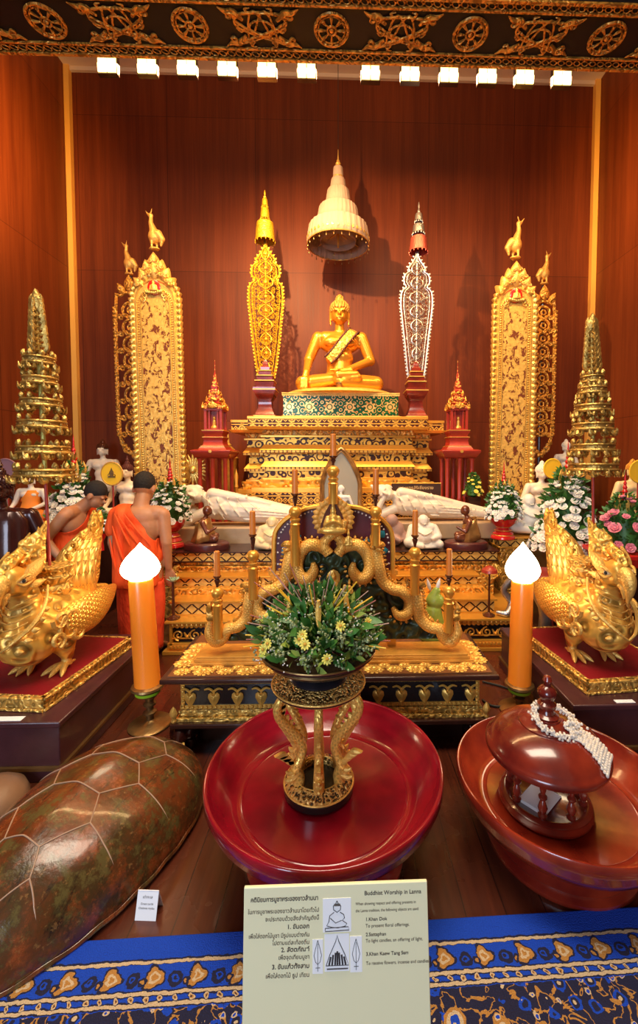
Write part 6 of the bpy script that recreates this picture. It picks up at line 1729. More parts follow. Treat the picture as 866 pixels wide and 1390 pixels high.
for i in range(230):
    p, n_ = dd_(rr); p = Vector(p) * rr.uniform(.86, 1)
    b.tube([tuple(p * .8), tuple(p)], .0016, n=4)
    for k in range(10):
        q_ = p + Vector((rr.gauss(0, .014), rr.gauss(0, .014), rr.gauss(0, .012))); b.ell(q_, .0052, 5, 3)
o = b.build('dusty_sprigs', MT['leaf_dusty'], fa, recalc=False); o['kind'] = 'stuff'
b = MB()
for i in range(60):
    p, n_ = dd_(rr)
    for k in range(4): b.ell((p[0] + rr.gauss(0, .01), p[1] + rr.gauss(0, .01), p[2] + rr.gauss(0, .01)), .0028, 5, 3)
o = b.build('tiny_blossoms', MT['petal_white'], fa, recalc=False); o['kind'] = 'stuff'
src = daisy('petal_yellow', .019)
for (px_, py_) in ((361, 838), (357, 882), (363, 874), (410, 862), (414, 875), (444, 895), (462, 850), (406, 868), (370, 833), (452, 812), (420, 800), (500, 845)):
    a = ray(px_, py_); o_ = Vector((0, 0, CAMH)) - Vector((sx_, sy_, fz))   # meet the dome surface
    S_ = Matrix.Diagonal((1 / (FR * 1.1), 1 / (FR * 1.1), 1 / (FH * 1.12))); oo, dd2 = S_ @ o_, S_ @ a
    A_, B2, C2 = dd2.dot(dd2), 2 * oo.dot(dd2), oo.dot(oo) - 1; di = B2 * B2 - 4 * A_ * C2
    t_ = (-B2 - sqrt(di)) / (2 * A_) if di > 0 else -B2 / (2 * A_)
    p = o_ + a * t_; p.z = max(p.z, .02); place_flower(src, fa, p, (p.x, p.y - .15, p.z + .05), 1)
drop(src)
# incense sticks and thin candles stuck into the dome
def stick_label(kind, i): return kind
sticks = [(345, 790, 0), (365, 770, 0), (386, 778, 0), (393, 765, 0), (411, 781, 0), (420, 795, 1), (434, 784, 0), (455, 790, 0), (470, 795, 0), (484, 790, 1), (500, 802, 0), (505, 810, 1), (510, 815, 0), (516, 832, 0), (528, 846, 0), (530, 870, 0), (524, 880, 1),
          (372, 795, 1), (380, 800, 1), (356, 818, 0), (362, 822, 1), (340, 835, 0), (336, 845, 0), (333, 862, 1), (334, 868, 0), (330, 878, 1), (345, 898, 0), (480, 905, 0), (440, 800, 0), (400, 830, 0), (425, 790, 0), (463, 800, 1), (495, 835, 0), (512, 858, 0), (350, 808, 0), (449, 775, 0), (375, 780, 0), (405, 845, 1), (390, 905, 0), (403, 800, 0)]
for i, (px_, py_, kd) in enumerate(sticks):
    tip = P(px_, py_, sy_ + rr.uniform(-.14, .02)); base = Vector((sx_ + (tip.x - sx_) * .32, sy_ + (tip.y - sy_) * .4 - .02, fz + .04 + (tip.z - fz - .04) * .42))
    side = 'left' if px_ < 400 else 'right' if px_ > 470 else 'top'
    nm = 'thin_candle' if kd else 'incense_stick'
    t = MB(); d = tip - base; t.M = Matrix.Identity(4)
    t.tube([(0, 0, 0), tuple(d)], [.0034, .0024] if kd else [.0021, .0018], n=6)
    o = t.build(nm, MT['taper_yellow'] if kd else MT['incense' if i % 3 else 'incense_red']); o.location = base
    tag(o, ('slim yellow candle stuck among the leaves at the %s of the flower dome' if kd else 'thin incense stick poking out at the %s of the flower dome') % side, 'candle' if kd else 'incense',
        group=('yellow candles at the %s of the flower dome' if kd else 'incense sticks at the %s of the flower dome') % side)
# ---------------------------------------------------------------- pavilion and lid on the right tray

pvx, pvy = .815, 1.635
pv = thing('lacquer_pavilion', 'small round red-brown stand with turned balusters inside the right tray, under the domed lid', 'stand', (pvx, pvy, fl2))
b = MB(); b.lathe([(.168, 0), (.176, .006), (.176, .018), (.168, .026), (.17, .036), (.158, .044), (.15, .046), (.14, .036), (.001, .034)], 64); b.build('round_base', MT['lacquer_brown'], pv, sharp=60)
BH = .205
b = MB(); b.lathe([(.13, BH), (.15, BH + .004), (.15, BH + .014), (.001, BH + .014)], 48); b.build('upper_plate', MT['lacquer_brown'], pv)
bal = None
for i in range(8):
    a = 2 * pi * (i + .35) / 8
    if bal is None:
        b = MB(); b.lathe([(.016, .044), (.017, .052), (.010, .058), (.013, .066), (.018, .080), (.012, .098), (.008, .108), (.016, .118), (.016, .124), (.008, .132), (.012, .150), (.014, .165), (.009, .178), (.016, .188), (.016, BH)], 14); bal = b.build('baluster', MT['lacquer_brown'], pv); bal.location = (.135 * cos(a), .135 * sin(a), 0)
    else: put_part(bal, pv, (.135 * cos(a), .135 * sin(a), 0))
pc = thing('folded_paper', 'folded white paper lying inside the balustered stand of the right tray', 'paper', (pvx - .02, pvy - .02, fl2 + .0375), .7)
b = MB(); b.box(-.075, .06, -.05, .06, 0, .0025); b.M = T(-.075, 0, 0) @ RY(radians(-25)); b.box(-.05, 0, -.05, .06, 0, .0025); b.build('paper_sheet', MT['card_white'], pc)
lz = fl2 + BH + .014
ld = thing('domed_lid', 'domed red-brown lacquer lid with a turned knob above the right tray', 'lid', (pvx, pvy, lz))
R3 = .232
b = MB(); b.lathe([(R3 * .93, 0), (R3 * .99, .002), (R3, .008), (R3, .022), (R3 * .975, .030), (R3 * .95, .034), (R3 * .93, .042), (R3 * .86, .064), (R3 * .74, .086), (R3 * .58, .104), (R3 * .46, .112), (R3 * .455, .118), (R3 * .43, .121), (R3 * .30, .128), (R3 * .22, .132), (R3 * .215, .138), (.02, .142)], 96); b.build('lid_dome', MT['lacquer_brown'], ld, sharp=50)
b = MB(); b.lathe([(.044, .138), (.046, .146), (.030, .156), (.026, .168), (.036, .182), (.036, .192), (.024, .202), (.028, .214), (.036, .230), (.036, .242), (.026, .256), (.014, .264), (.013, .275), (.018, .285), (.012, .300), (.001, .306)], 32); b.build('knob', MT['lacquer_brown'], ld)
# bead garland with tassel
gz_ = lz + .175
ga = thing('bead_garland', 'silvery white bead garland with a long tassel looped over the knob of the domed lid', 'garland', (pvx, pvy, lz))
def zl(r): # height of lid surface
    pr = [(.0, .142), (.05, .142), (.07, .130), (.10, .121), (.107, .114), (.135, .104), (.172, .086), (.20, .064), (.216, .042), (.232, .026), (.24, .0)]
    for (a, za), (c, zc) in zip(pr, pr[1:]):
        if a <= r <= c: return za + (zc - za) * (r - a) / (c - a)
    return 0
b = MB(); N = 60; ring = []
for i in range(N + 1):
    a = 2 * pi * i / N; r = .075 + .012 * cos(a + 1.0); x, y = r * cos(a) + .012, r * sin(a) - .02; ring.append((x, y, zl(math.hypot(x, y)) + .018 + .010 * sin(a)))
for p in ring[:-1]:
    for k in range(7): b.ell((p[0] + rr.gauss(0, .006), p[1] + rr.gauss(0, .006), p[2] + rr.gauss(0, .006)), .0052, 6, 4)
o = b.build('bead_loop', MT['pearl'], ga, recalc=False); o['kind'] = 'stuff'
b = MB(); dirv = Vector((.78, -.62, 0)).normalized(); sd = Vector((-dirv.y, dirv.x, 0))
c0_ = Vector((.012, -.02, 0)) + dirv * .075
for k in range(60): b.ell((c0_.x + rr.gauss(0, .014), c0_.y + rr.gauss(0, .014), zl(.09) + .018 + rr.gauss(0, .008)), .0058, 6, 4)
o = b.build('bead_knot', MT['pearl'], ga, recalc=False); o['kind'] = 'stuff'
for k in range(11):
    b = MB(); w = (k - 5) / 5
    for j in range(17):
        f = j / 16; r_ = .07 + f * .145; p = dirv * r_ + sd * w * (.022 + .040 * f) + Vector((.0, -.01, 0)); z_ = zl(p.length) + .008 + .003 * sin(j * 2.1 + k)
        b.ell((p.x, p.y, z_), (.0056 + .001 * (j % 2)), 6, 4)
        if j: b.tube([tuple(pv0), (p.x, p.y, z_)], .0025, n=4)
        pv0 = (p.x, p.y, z_)
    b.ell(pv0, (.006, .006, .010), 6, 5); b.build('tassel_strand', MT['pearl'], ga, recalc=False)
# ---------------------------------------------------------------- turtle shell
SHX, SHY, SHA = -1.01, 1.665, radians(-14)
sh = thing('turtle_shell', 'large glossy brown sea turtle shell lying on the floor at lower left', 'shell', (SHX, SHY, 0), SHA)
HL, HW, HH = .54, .345, .27
def sw(t): return HW * (max(0, 1 - abs(t) ** 2.3) ** .55) * (1 + .17 * t - .10 * t * t)
def spt(t, u, lift=0):
    """t along (-1..1), u across (-1..1)"""
    w = sw(t); a = u * pi / 2; x = w * sin(a) * (1 + .0 * u)
    prof = (max(0, 1 - abs(t) ** 2.4)) ** .62
    z = .015 + (HH * prof) * (cos(a) ** .85 if abs(u) < 1 else 0) * (1 - .10 * t) + .012 * math.exp(-(u / .12) ** 2) * prof
    y = HL * t
    return Vector((x, y, z + lift))
NT, NU = 60, 40
b = MB(); rings = []
for i in range(NT + 1):
    t = -0.995 + 1.99 * i / NT; rings.append([tuple(spt(t, -1 + 2 * j / NU)) for j in range(NU + 1)])
b.rings(rings, closed=False, cap=False)
# serrated rim lip
o = b.build('carapace', MT['shell'], sh, solid=.014)
b = MB(); lip = []
for i in range(61):
    t = -0.995 + 1.99 * i / 60; lip.append(spt(t, .985))
for i in range(61):
    t = .995 - 1.99 * i / 60; lip.append(spt(t, -.985))
q = [tuple(p + Vector((0, 0, -.004 + .003 * sin(i * .9)))) for i, p in enumerate(lip)]
b.tube(q, .012, n=8); b.build('rim', MT['shell'], sh)
# scute seams
def seam(pts, r=.0024):
    out = []
    for (t0, u0), (t1, u1) in zip(pts, pts[1:]):
        for k in range(8):
            f = k / 8; out.append(tuple(spt(t0 + (t1 - t0) * f, u0 + (u1 - u0) * f, .0088)))
    out.append(tuple(spt(*pts[-1], .0088))); b = MB(); b.tube(out, r, n=6); b.build('scute_seam', MT['shell_seam'], sh)
V = [(-.92, 0.08), (-.62, .30), (-.50, .17), (-.28, .33), (-.10, .20), (.10, .36), (.26, .22), (.48, .33), (.66, .18), (.80, .20)]
for s in (1, -1):
    seam([(t, u * s) for t, u in V])
    seam([(.80, .20 * s), (.93, .5 * s)])
    for i, e in ((1, -.72), (3, -.34), (5, .08), (7, .52)):
        seam([(V[i][0], V[i][1] * s), ((V[i][0] * 1.02 + e) / 2, .52 * s), (e, .78 * s)])
    seam([(-.95, .35 * s), (-.72, .78 * s), (-.34, .78 * s), (.08, .79 * s), (.52, .78 * s), (.80, .70 * s), (.95, .3 * s)], .0022)
for i in (2, 4, 6, 8): seam([(V[i][0], V[i][1]), (V[i][0] + .015, 0), (V[i][0], -V[i][1])])
# second shell edge at the far left
t = thing('small_shell', 'pale brown rounded shell at the left edge, beside the dark plinth', 'shell', (P(-16, 1085, 1.86).x, 1.86, 0))
b = MB(); b.lathe([(.135, .0), (.138, .02), (.125, .06), (.09, .095), (.04, .115), (.001, .118)], 40, sy=1.2); b.build('dome', MT['tan_shell'] if 'tan_shell' in MT else simple('tan_shell', (.32, .17, .09), .4, nb=.3, ns=12, var=.4), t)
# shell card
p = PZ(197, 1250, 0)
t = thing('tent_card', 'small white tent card with tiny lettering on the floor beside the turtle shell', 'card', (p.x, p.y, 0), -.06)
w, h = .036, .085; lean = radians(18)
b = MB(); b.M = RX(-lean); b.box(-w, w, 0, .0015, 0, h); b.build('front_leaf', MT['card_white'], t)
b = MB(); b.M = T(0, 2 * h * sin(lean), 0) @ RX(lean); b.box(-w, w, -.0015, 0, 0, h); b.build('back_leaf', MT['card_white'], t)
for z_, tx, sz in ((.062, 'เต่าทะเล', .011), (.044, 'Green turtle', .0085), (.032, 'Chelonia mydas', .0085)):
    text_mesh(tx, sz, MT['ink'], 'lettering', t, RX(-lean) @ T(0, -.0008, z_) @ RX(pi / 2), 'CENTER')
# ---------------------------------------------------------------- reading board at the front
D0 = 1.0; a = P(332, 1204, D0); c = P(579, 1195, D0); wv = (c - a); k = wv.length / 247.2
sb = thing('reading_board', 'cream information board with Thai and English text standing at the front edge', 'sign', ((a.x + c.x) / 2, D0, 0))
zt_ = (a.z + c.z) / 2; lean = radians(9); roll = 0.0
MM = T(0, 0, zt_) @ RY(-atan2(c.z - a.z, c.x - a.x)) @ RX(-lean)
BWD = 124 * k
def B(px_, py_): return ((px_ - 456) * k, (1199.5 - py_) * k / cos(lean) * .985)
b = MB(); b.M = MM; b.box(-BWD, BWD, -.003, .006, -178 * k, 0); b.build('board', MT['board_cream'] if 'board_cream' in MT else simple('board_cream', (.86, .82, .52), .5), sb, bevel=.002)
def tx(s_, px_, py_, sz, al='LEFT', bold=0, sx=1.0, mat='ink'):
    x, z = B(px_, py_); text_mesh(s_, sz * k, MT[mat], 'lettering', sb, MM @ T(x, -.0042, z) @ RX(pi / 2), al, bold=bold * k, sx=sx)
tx('คตินิยมการบูชาพระของชาวล้านนา', 341, 1217, 7.9, bold=.12, sx=.86)
tx('ในการบูชาพระของชาวล้านนาโดยทั่วไป', 433, 1231.5, 7.2, 'RIGHT', sx=.9); tx('จะประกอบด้วยสิ่งสำคัญดังนี้', 433, 1241, 7.2, 'RIGHT', sx=.9)
tx('1. ขันดอก', 420, 1251, 7.6, 'RIGHT', bold=.1); tx('เพื่อใส่ดอกไม้บูชา มีรูปแบบต่างกัน', 420, 1261, 7.2, 'RIGHT', sx=.85); tx('ไปตามแต่ละท้องถิ่น', 420, 1270, 7.2, 'RIGHT', sx=.9)
tx('2. สัตตภัณฑ์', 420, 1278.5, 7.6, 'RIGHT', bold=.1); tx('เพื่อจุดเทียนบูชา', 420, 1287.5, 7.2, 'RIGHT', sx=.9); tx('3. ขันแก้วทั้งสาม', 420, 1298.5, 7.6, 'RIGHT', bold=.1)
tx('เพื่อใส่ดอกไม้ ธูป เทียน', 420, 1309, 7.2, 'RIGHT', sx=.9)
tx('Buddhist Worship in Lanna', 494, 1213.5, 7.4, bold=.08, sx=.95)
tx('When showing respect and offering presents in', 482, 1225.5, 5.2, sx=.82); tx('the Lanna tradition, the following objects are used:', 482, 1234, 5.2, sx=.80)
tx('1.Khan Dok', 495, 1245, 6.0, bold=.06); tx('To present floral offerings.', 495, 1253, 5.8, sx=.95)
tx('2.Sattaphan', 495, 1263.5, 6.0, bold=.06); tx('To light candles, an offering of light.', 495, 1271, 5.8, sx=.92)
tx('3.Khan Kaew Tang Sam', 495, 1287, 6.0, bold=.06); tx('To receive flowers, incense and candles.', 495, 1298, 5.8, sx=.9)
def panel(px0, px1, py0, py1):
    x0, z0 = B(px0, py1); x1, z1 = B(px1, py0); b = MB(); b.M = MM; b.box(x0, x1, -.0038, -.003, z0, z1); b.build('picture_panel', MT['card_white'], sb)
panel(438, 476, 1216, 1257); panel(440, 473, 1259, 1304); panel(424, 438, 1265, 1306); panel(474, 490, 1263, 1306)
def line(pts, w=.5):
    b = MB(); b.M = MM; b.tube([(B(x, y)[0], -.0042, B(x, y)[1]) for x, y in pts], w * k, n=4); b.build('line_drawing', MT['ink'], sb)
line([(457, 1219), (455, 1223), (452, 1225), (452.5, 1230), (457, 1233), (461.5, 1230), (462, 1225), (459, 1223), (457, 1219)])
line([(453, 1233), (447, 1237), (446, 1244), (443, 1249), (450, 1251), (458, 1252), (468, 1250), (470, 1247), (464, 1243), (467, 1240), (466, 1236), (461, 1233)])
line([(448, 1240), (455, 1246), (463, 1243)]); line([(441, 1252), (472, 1251), (473, 1255), (441, 1256), (441, 1252)]); line([(453, 1224), (461, 1224)], 1.6)
line([(442, 1297), (447, 1284), (451, 1276), (455, 1268), (457, 1261), (459, 1268), (463, 1276), (467, 1284), (472, 1297), (442, 1297)])
for x in (446, 450, 454, 457, 460, 464, 468): line([(x, 1296), (x + (457 - x) * .2, 1280 + abs(x - 457) * .6)], 1.2)
line([(443, 1301), (471, 1301)], .8)
for x in (431, 482):
    line([(x, 1266), (x - 3, 1276), (x - 5, 1284), (x - 3, 1292), (x, 1295), (x + 3, 1292), (x + 5, 1284), (x + 3, 1276), (x, 1266)], .35); line([(x, 1270), (x, 1303)], .3); line([(x - 3, 1299), (x + 3, 1299)], .4)
zl_ = zt_ - 178 * k
for s in (-1, 1):
    MB().tube([(s * BWD * .7, .03, zl_ + .15), (s * BWD * .7, .03, .0125)], .008, n=8).build('stand_leg', MT['cable_black'], sb)
MB().box(-BWD * .75, BWD * .75, .0, .09, .0125, .02).build('stand_foot', MT['cable_black'], sb)
# ---------------------------------------------------------------- monks
def inflate(q, d):
    o = []
    for p in q:
        if p[0] == 'c': o.append(('c', p[1], p[2] + d, p[3], p[4] + d))
        else: o.append(('e', p[1], tuple(a + d for a in p[2])) + tuple(p[3:]))
    return o
def cut(o, co, no):
    """drop everything on the side the normal points to"""
    bm = bmesh.new(); bm.from_mesh(o.data)
    bmesh.ops.bisect_plane(bm, geom=bm.verts[:] + bm.edges[:] + bm.faces[:], plane_co=co, plane_no=no, clear_outer=True)
    bm.to_mesh(o.data); bm.free(); o.data.update()
def hand_prims(w, d, s=1.0, side=1, curl=.5, back=Vector((0, 1, 0))):
    """relaxed hand: wrist w, pointing d; five fingers"""
    w = Vector(w); d = Vector(d).normalized(); acr = d.cross(back).normalized(); q = []
    pc = w + d * .045 * s
    for k in (-1, 0, 1): q.append(('c', tuple(w + acr * k * .012 * s), .014 * s, tuple(w + d * .08 * s + acr * k * .022 * s), .0125 * s))
    for k, L_ in enumerate((.072, .082, .078, .060)):
        a = w + d * .082 * s + acr * (k - 1.5) * .019 * s; m_ = a + d * L_ * .5 * s + back * .006 * s; e = m_ + (d * .8 - back * curl).normalized() * -0 + (d * (1 - curl * .4) + back * curl * .6).normalized() * L_ * .5 * s
        q.append(('c', tuple(a), .0088 * s, tuple(m_), .008 * s)); q.append(('c', tuple(m_), .008 * s, tuple(e), .0066 * s))
    a = w + d * .025 * s - acr * side * .03 * s; m_ = a + (d * .8 - acr * side * .5).normalized() * .035 * s; e = m_ + (d + back * .3).normalized() * .03 * s
    q.append(('c', tuple(a), .011 * s, tuple(m_), .0095 * s)); q.append(('c', tuple(m_), .0095 * s, tuple(e), .0078 * s))
    return q
def skirt(t, prof, mat, name, folds=9, amp=.05, seed=1):
    """prof: (z, cx, cy, rx, ry)"""
    rg = []; rr = random.Random(seed); ph = [rr.uniform(0, 6.28) for _ in range(4)]
    for z, cx, cy, rx, ry in cr(prof, 4):
        f = 1.0
        rg.append([(cx + rx * (1 + amp * (sin(folds * a + ph[0] + z * 3) * .6 + sin(folds * 1.7 * a + ph[1] - z * 5) * .4)) * cos(a), cy + ry * (1 + amp * (sin(folds * a + ph[0] + z * 3) * .6 + sin(folds * 1.7 * a + ph[1] - z * 5) * .4)) * sin(a), z) for a in [2 * pi * j / 72 for j in range(72)]])
    b = MB(); b.rings(rg, cap=False); return b.build(name, MT[mat], t, solid=.005)
# standing monk, back to the camera, head bowed (faces +y)
MD = 3.36; mx = xat(191, MD, 780)
mk = thing('person', 'person in a bright orange one-shoulder robe standing with back turned, head bowed, left of centre', 'person', (mx, MD, 0))
sk = []
C_ = lambda a, ra, b_, rb: sk.append(('c', a, ra, b_, rb))
E_ = lambda a, r, *m: sk.append(('e', a, r) + m)
E_((0, 0, .80), (.165, .115, .13)); C_((0, 0, .78), .13, (0, .01, .95), .125); E_((0, .015, 1.03), (.165, .10, .16)); C_((-.135, .02, 1.125), .065, (.135, .02, 1.125), .065); E_((0, .0, 1.10), (.15, .085, .09))
C_((0, .02, 1.16), .062, (0, .055, 1.245), .056)
HM = T(0, .095, 1.33) @ RX(radians(-28))
E_((0, 0, 0), (.077, .094, .10), HM @ T(0, -.01, .02)); E_((0, 0, 0), (.062, .06, .07), HM @ T(0, .035, -.045)); E_((0, 0, 0), (.012, .02, .018), HM @ T(0, .10, -.02))
E_((0, 0, 0), (.03, .012, .008), HM @ T(0, .092, -.065)); E_((0, 0, 0), (.022, .014, .008), HM @ T(-.03, .085, .015)); E_((0, 0, 0), (.022, .014, .008), HM @ T(.03, .085, .015))
for s in (1, -1): E_((0, 0, 0), (.012, .022, .033), HM @ T(s * .080, .0, -.02))
# arms: hang at the sides
for s in (1, -1):
    C_((s * .175, .02, 1.115), .052, (s * .205, .0, .90), .043); C_((s * .205, .0, .90), .041, (s * .200, .045 if s > 0 else .06, .69), .027)
    sk += hand_prims((s * .200, .048 if s > 0 else .063, .685), (-s * .05, .1, -1), 1.0, -s, .5)
for s in (1, -1):
    C_((s * .085, 0, .74), .085, (s * .09, .0, .42), .062); C_((s * .09, 0, .42), .056, (s * .095, -.02, .10), .038); C_((s * .095, -.03, .045), .036, (s * .10, .13, .03), .028); E_((s * .10, .16, .022), (.042, .04, .018))
sculpt('body', sk, .007, MT['skin'], mk, 5)
hp = [('e', (0, 0, 0), (.0805, .097, .100), HM @ T(0, -.014, .027))]
h_ = sculpt('cropped_hair', hp, .006, MT['hair'], mk, 2)
cut(h_, HM @ Vector((0, .0, -.01)), (HM.to_3x3() @ Vector((0, .55, -.85))))
# upper robe: follows the torso and the left shoulder
ur = [p for p in sk[:6]]
ur = [('e', (0, 0, .80), (.165, .115, .13)), ('c', (0, 0, .60), .15, (0, .01, .95), .135), ('e', (0, .015, 1.03), (.165, .10, .16)), ('c', (-.135, .02, 1.125), .067, (.135, .02, 1.125), .060), ('e', (0, 0, 1.10), (.15, .085, .09)),
      ('c', (-.175, .02, 1.115), .056, (-.205, .02, 1.00), .058), ('c', (-.12, -.03, 1.12), .05, (-.10, -.08, .62), .06), ('c', (.08, -.06, .95), .06, (.10, -.08, .60), .05)]
ro = sculpt('upper_robe', inflate(ur, .014), .009, MT['robe'], mk, 4)
cut(ro, Vector((-.07, -.05, 1.215)), Vector((.80, 0, .62)))       # diagonal from the left neck to the right armpit
cut(ro, Vector((0, 0, .575)), Vector((0.05, 0, -1)))
sd_ = ro.modifiers.new('t', 'SOLIDIFY'); sd_.thickness = .006
skirt(mk, [(.60, .0, .0, .17, .13), (.45, .005, .0, .175, .135), (.25, .0, .0, .165, .13), (.07, .0, .0, .155, .125)], 'robe_deep', 'lower_robe', 7, .035, 4)
b = MB()
for (x0, z0_, x1, z1_) in ((-.13, 1.14, .05, .78), (-.10, 1.12, .10, .84), (-.15, 1.05, -.02, .66), (-.06, 1.14, .14, .90), (-.17, .95, -.10, .62), (.05, .80, .10, .60)):
    b.tube([(x0, -.105 - .012, z0_), ((x0 + x1) / 2, -.135, (z0_ + z1_) / 2), (x1, -.125, z1_)], [.004, .010, .004], n=6, k=5)
b.build('robe_folds', MT['robe'], mk)
# second monk, leaning toward the right, facing +x, mostly behind the golden bird
M2 = 3.90; m2x = xat(88, M2, 780)
m2 = thing('person', 'person in an orange robe, bare shouldered, leaning right behind the left golden bird', 'person', (m2x, M2, 0))
sk = []
z_ = lambda py: zat(py, M2, 100); X_ = lambda px: xat(px, M2) - m2x
hipz = .70
E_((-.02, 0, hipz), (.12, .165, .14)); C_((-.01, 0, hipz + .02), .13, (.06, 0, .90), .115); E_((.10, 0, 1.00), (.115, .165, .14)); C_((.13, -.14, 1.08), .062, (.13, .14, 1.08), .062)
C_((.15, 0, 1.10), .06, (.235, 0, 1.17), .054)
HM2 = T(.30, -.01, 1.235) @ RZ(radians(-90)) @ RX(radians(-32))
E_((0, 0, 0), (.077, .094, .10), HM2 @ T(0, -.01, .02)); E_((0, 0, 0), (.062, .06, .07), HM2 @ T(0, .035, -.045)); E_((0, 0, 0), (.013, .022, .018), HM2 @ T(0, .10, -.02))
E_((0, 0, 0), (.03, .012, .008), HM2 @ T(0, .092, -.065)); E_((0, 0, 0), (.022, .014, .008), HM2 @ T(-.03, .085, .015)); E_((0, 0, 0), (.022, .014, .008), HM2 @ T(.03, .085, .015))
for s in (1, -1): E_((0, 0, 0), (.012, .022, .033), HM2 @ T(s * .080, .0, -.02))
C_((.12, -.175, 1.06), .054, (-.03, -.20, .86), .045); C_((-.03, -.20, .86), .042, (.13, -.22, .68), .028); sk += hand_prims((.135, -.22, .675), (.5, 0, -.6), 1, 1, .5)
C_((.12, .175, 1.06), .052, (.20, .17, .85), .045); C_((.20, .17, .85), .042, (.36, .08, .90), .028); sk += hand_prims((.365, .078, .90), (1, -.3, .1), 1, -1, .6, Vector((0, 0, -1)))
for s in (1, -1):
    C_((-.02, s * .085, .64), .09, (.02, s * .09, .38), .062); C_((.02, s * .09, .38), .055, (-.02, s * .095, .09), .038); C_((-.03, s * .095, .045), .036, (.13, s * .10, .03), .028); E_((.16, s * .10, .022), (.04, .042, .018))
sculpt('body', sk, .008, MT['skin'], m2, 5)
h_ = sculpt('cropped_hair', [('e', (0, 0, 0), (.0805, .097, .100), HM2 @ T(0, -.014, .027))], .006, MT['hair'], m2, 2)
cut(h_, HM2 @ Vector((0, .0, -.01)), (HM2.to_3x3() @ Vector((0, .55, -.85))))
ur = [('e', (-.02, 0, hipz), (.12, .165, .14)), ('c', (-.01, 0, .55), .14, (.06, 0, .90), .12), ('e', (.10, 0, 1.00), (.115, .165, .14)), ('c', (.13, -.14, 1.08), .06, (.13, .14, 1.08), .064), ('c', (.12, .175, 1.06), .056, (.16, .17, .96), .056)]
ro = sculpt('upper_robe', inflate(ur, .014), .010, MT['robe'], m2, 4)
cut(ro, Vector((.08, .02, 1.08)), Vector((.05, -.72, .69)))
cut(ro, Vector((0, 0, .52)), Vector((0, 0, -1)))
sd_ = ro.modifiers.new('t', 'SOLIDIFY'); sd_.thickness = .006
skirt(m2, [(.72, -.01, 0, .145, .18), (.50, .0, 0, .16, .185), (.28, .0, 0, .155, .17), (.07, .0, 0, .15, .16)], 'robe_deep', 'lower_robe', 7, .04, 9)
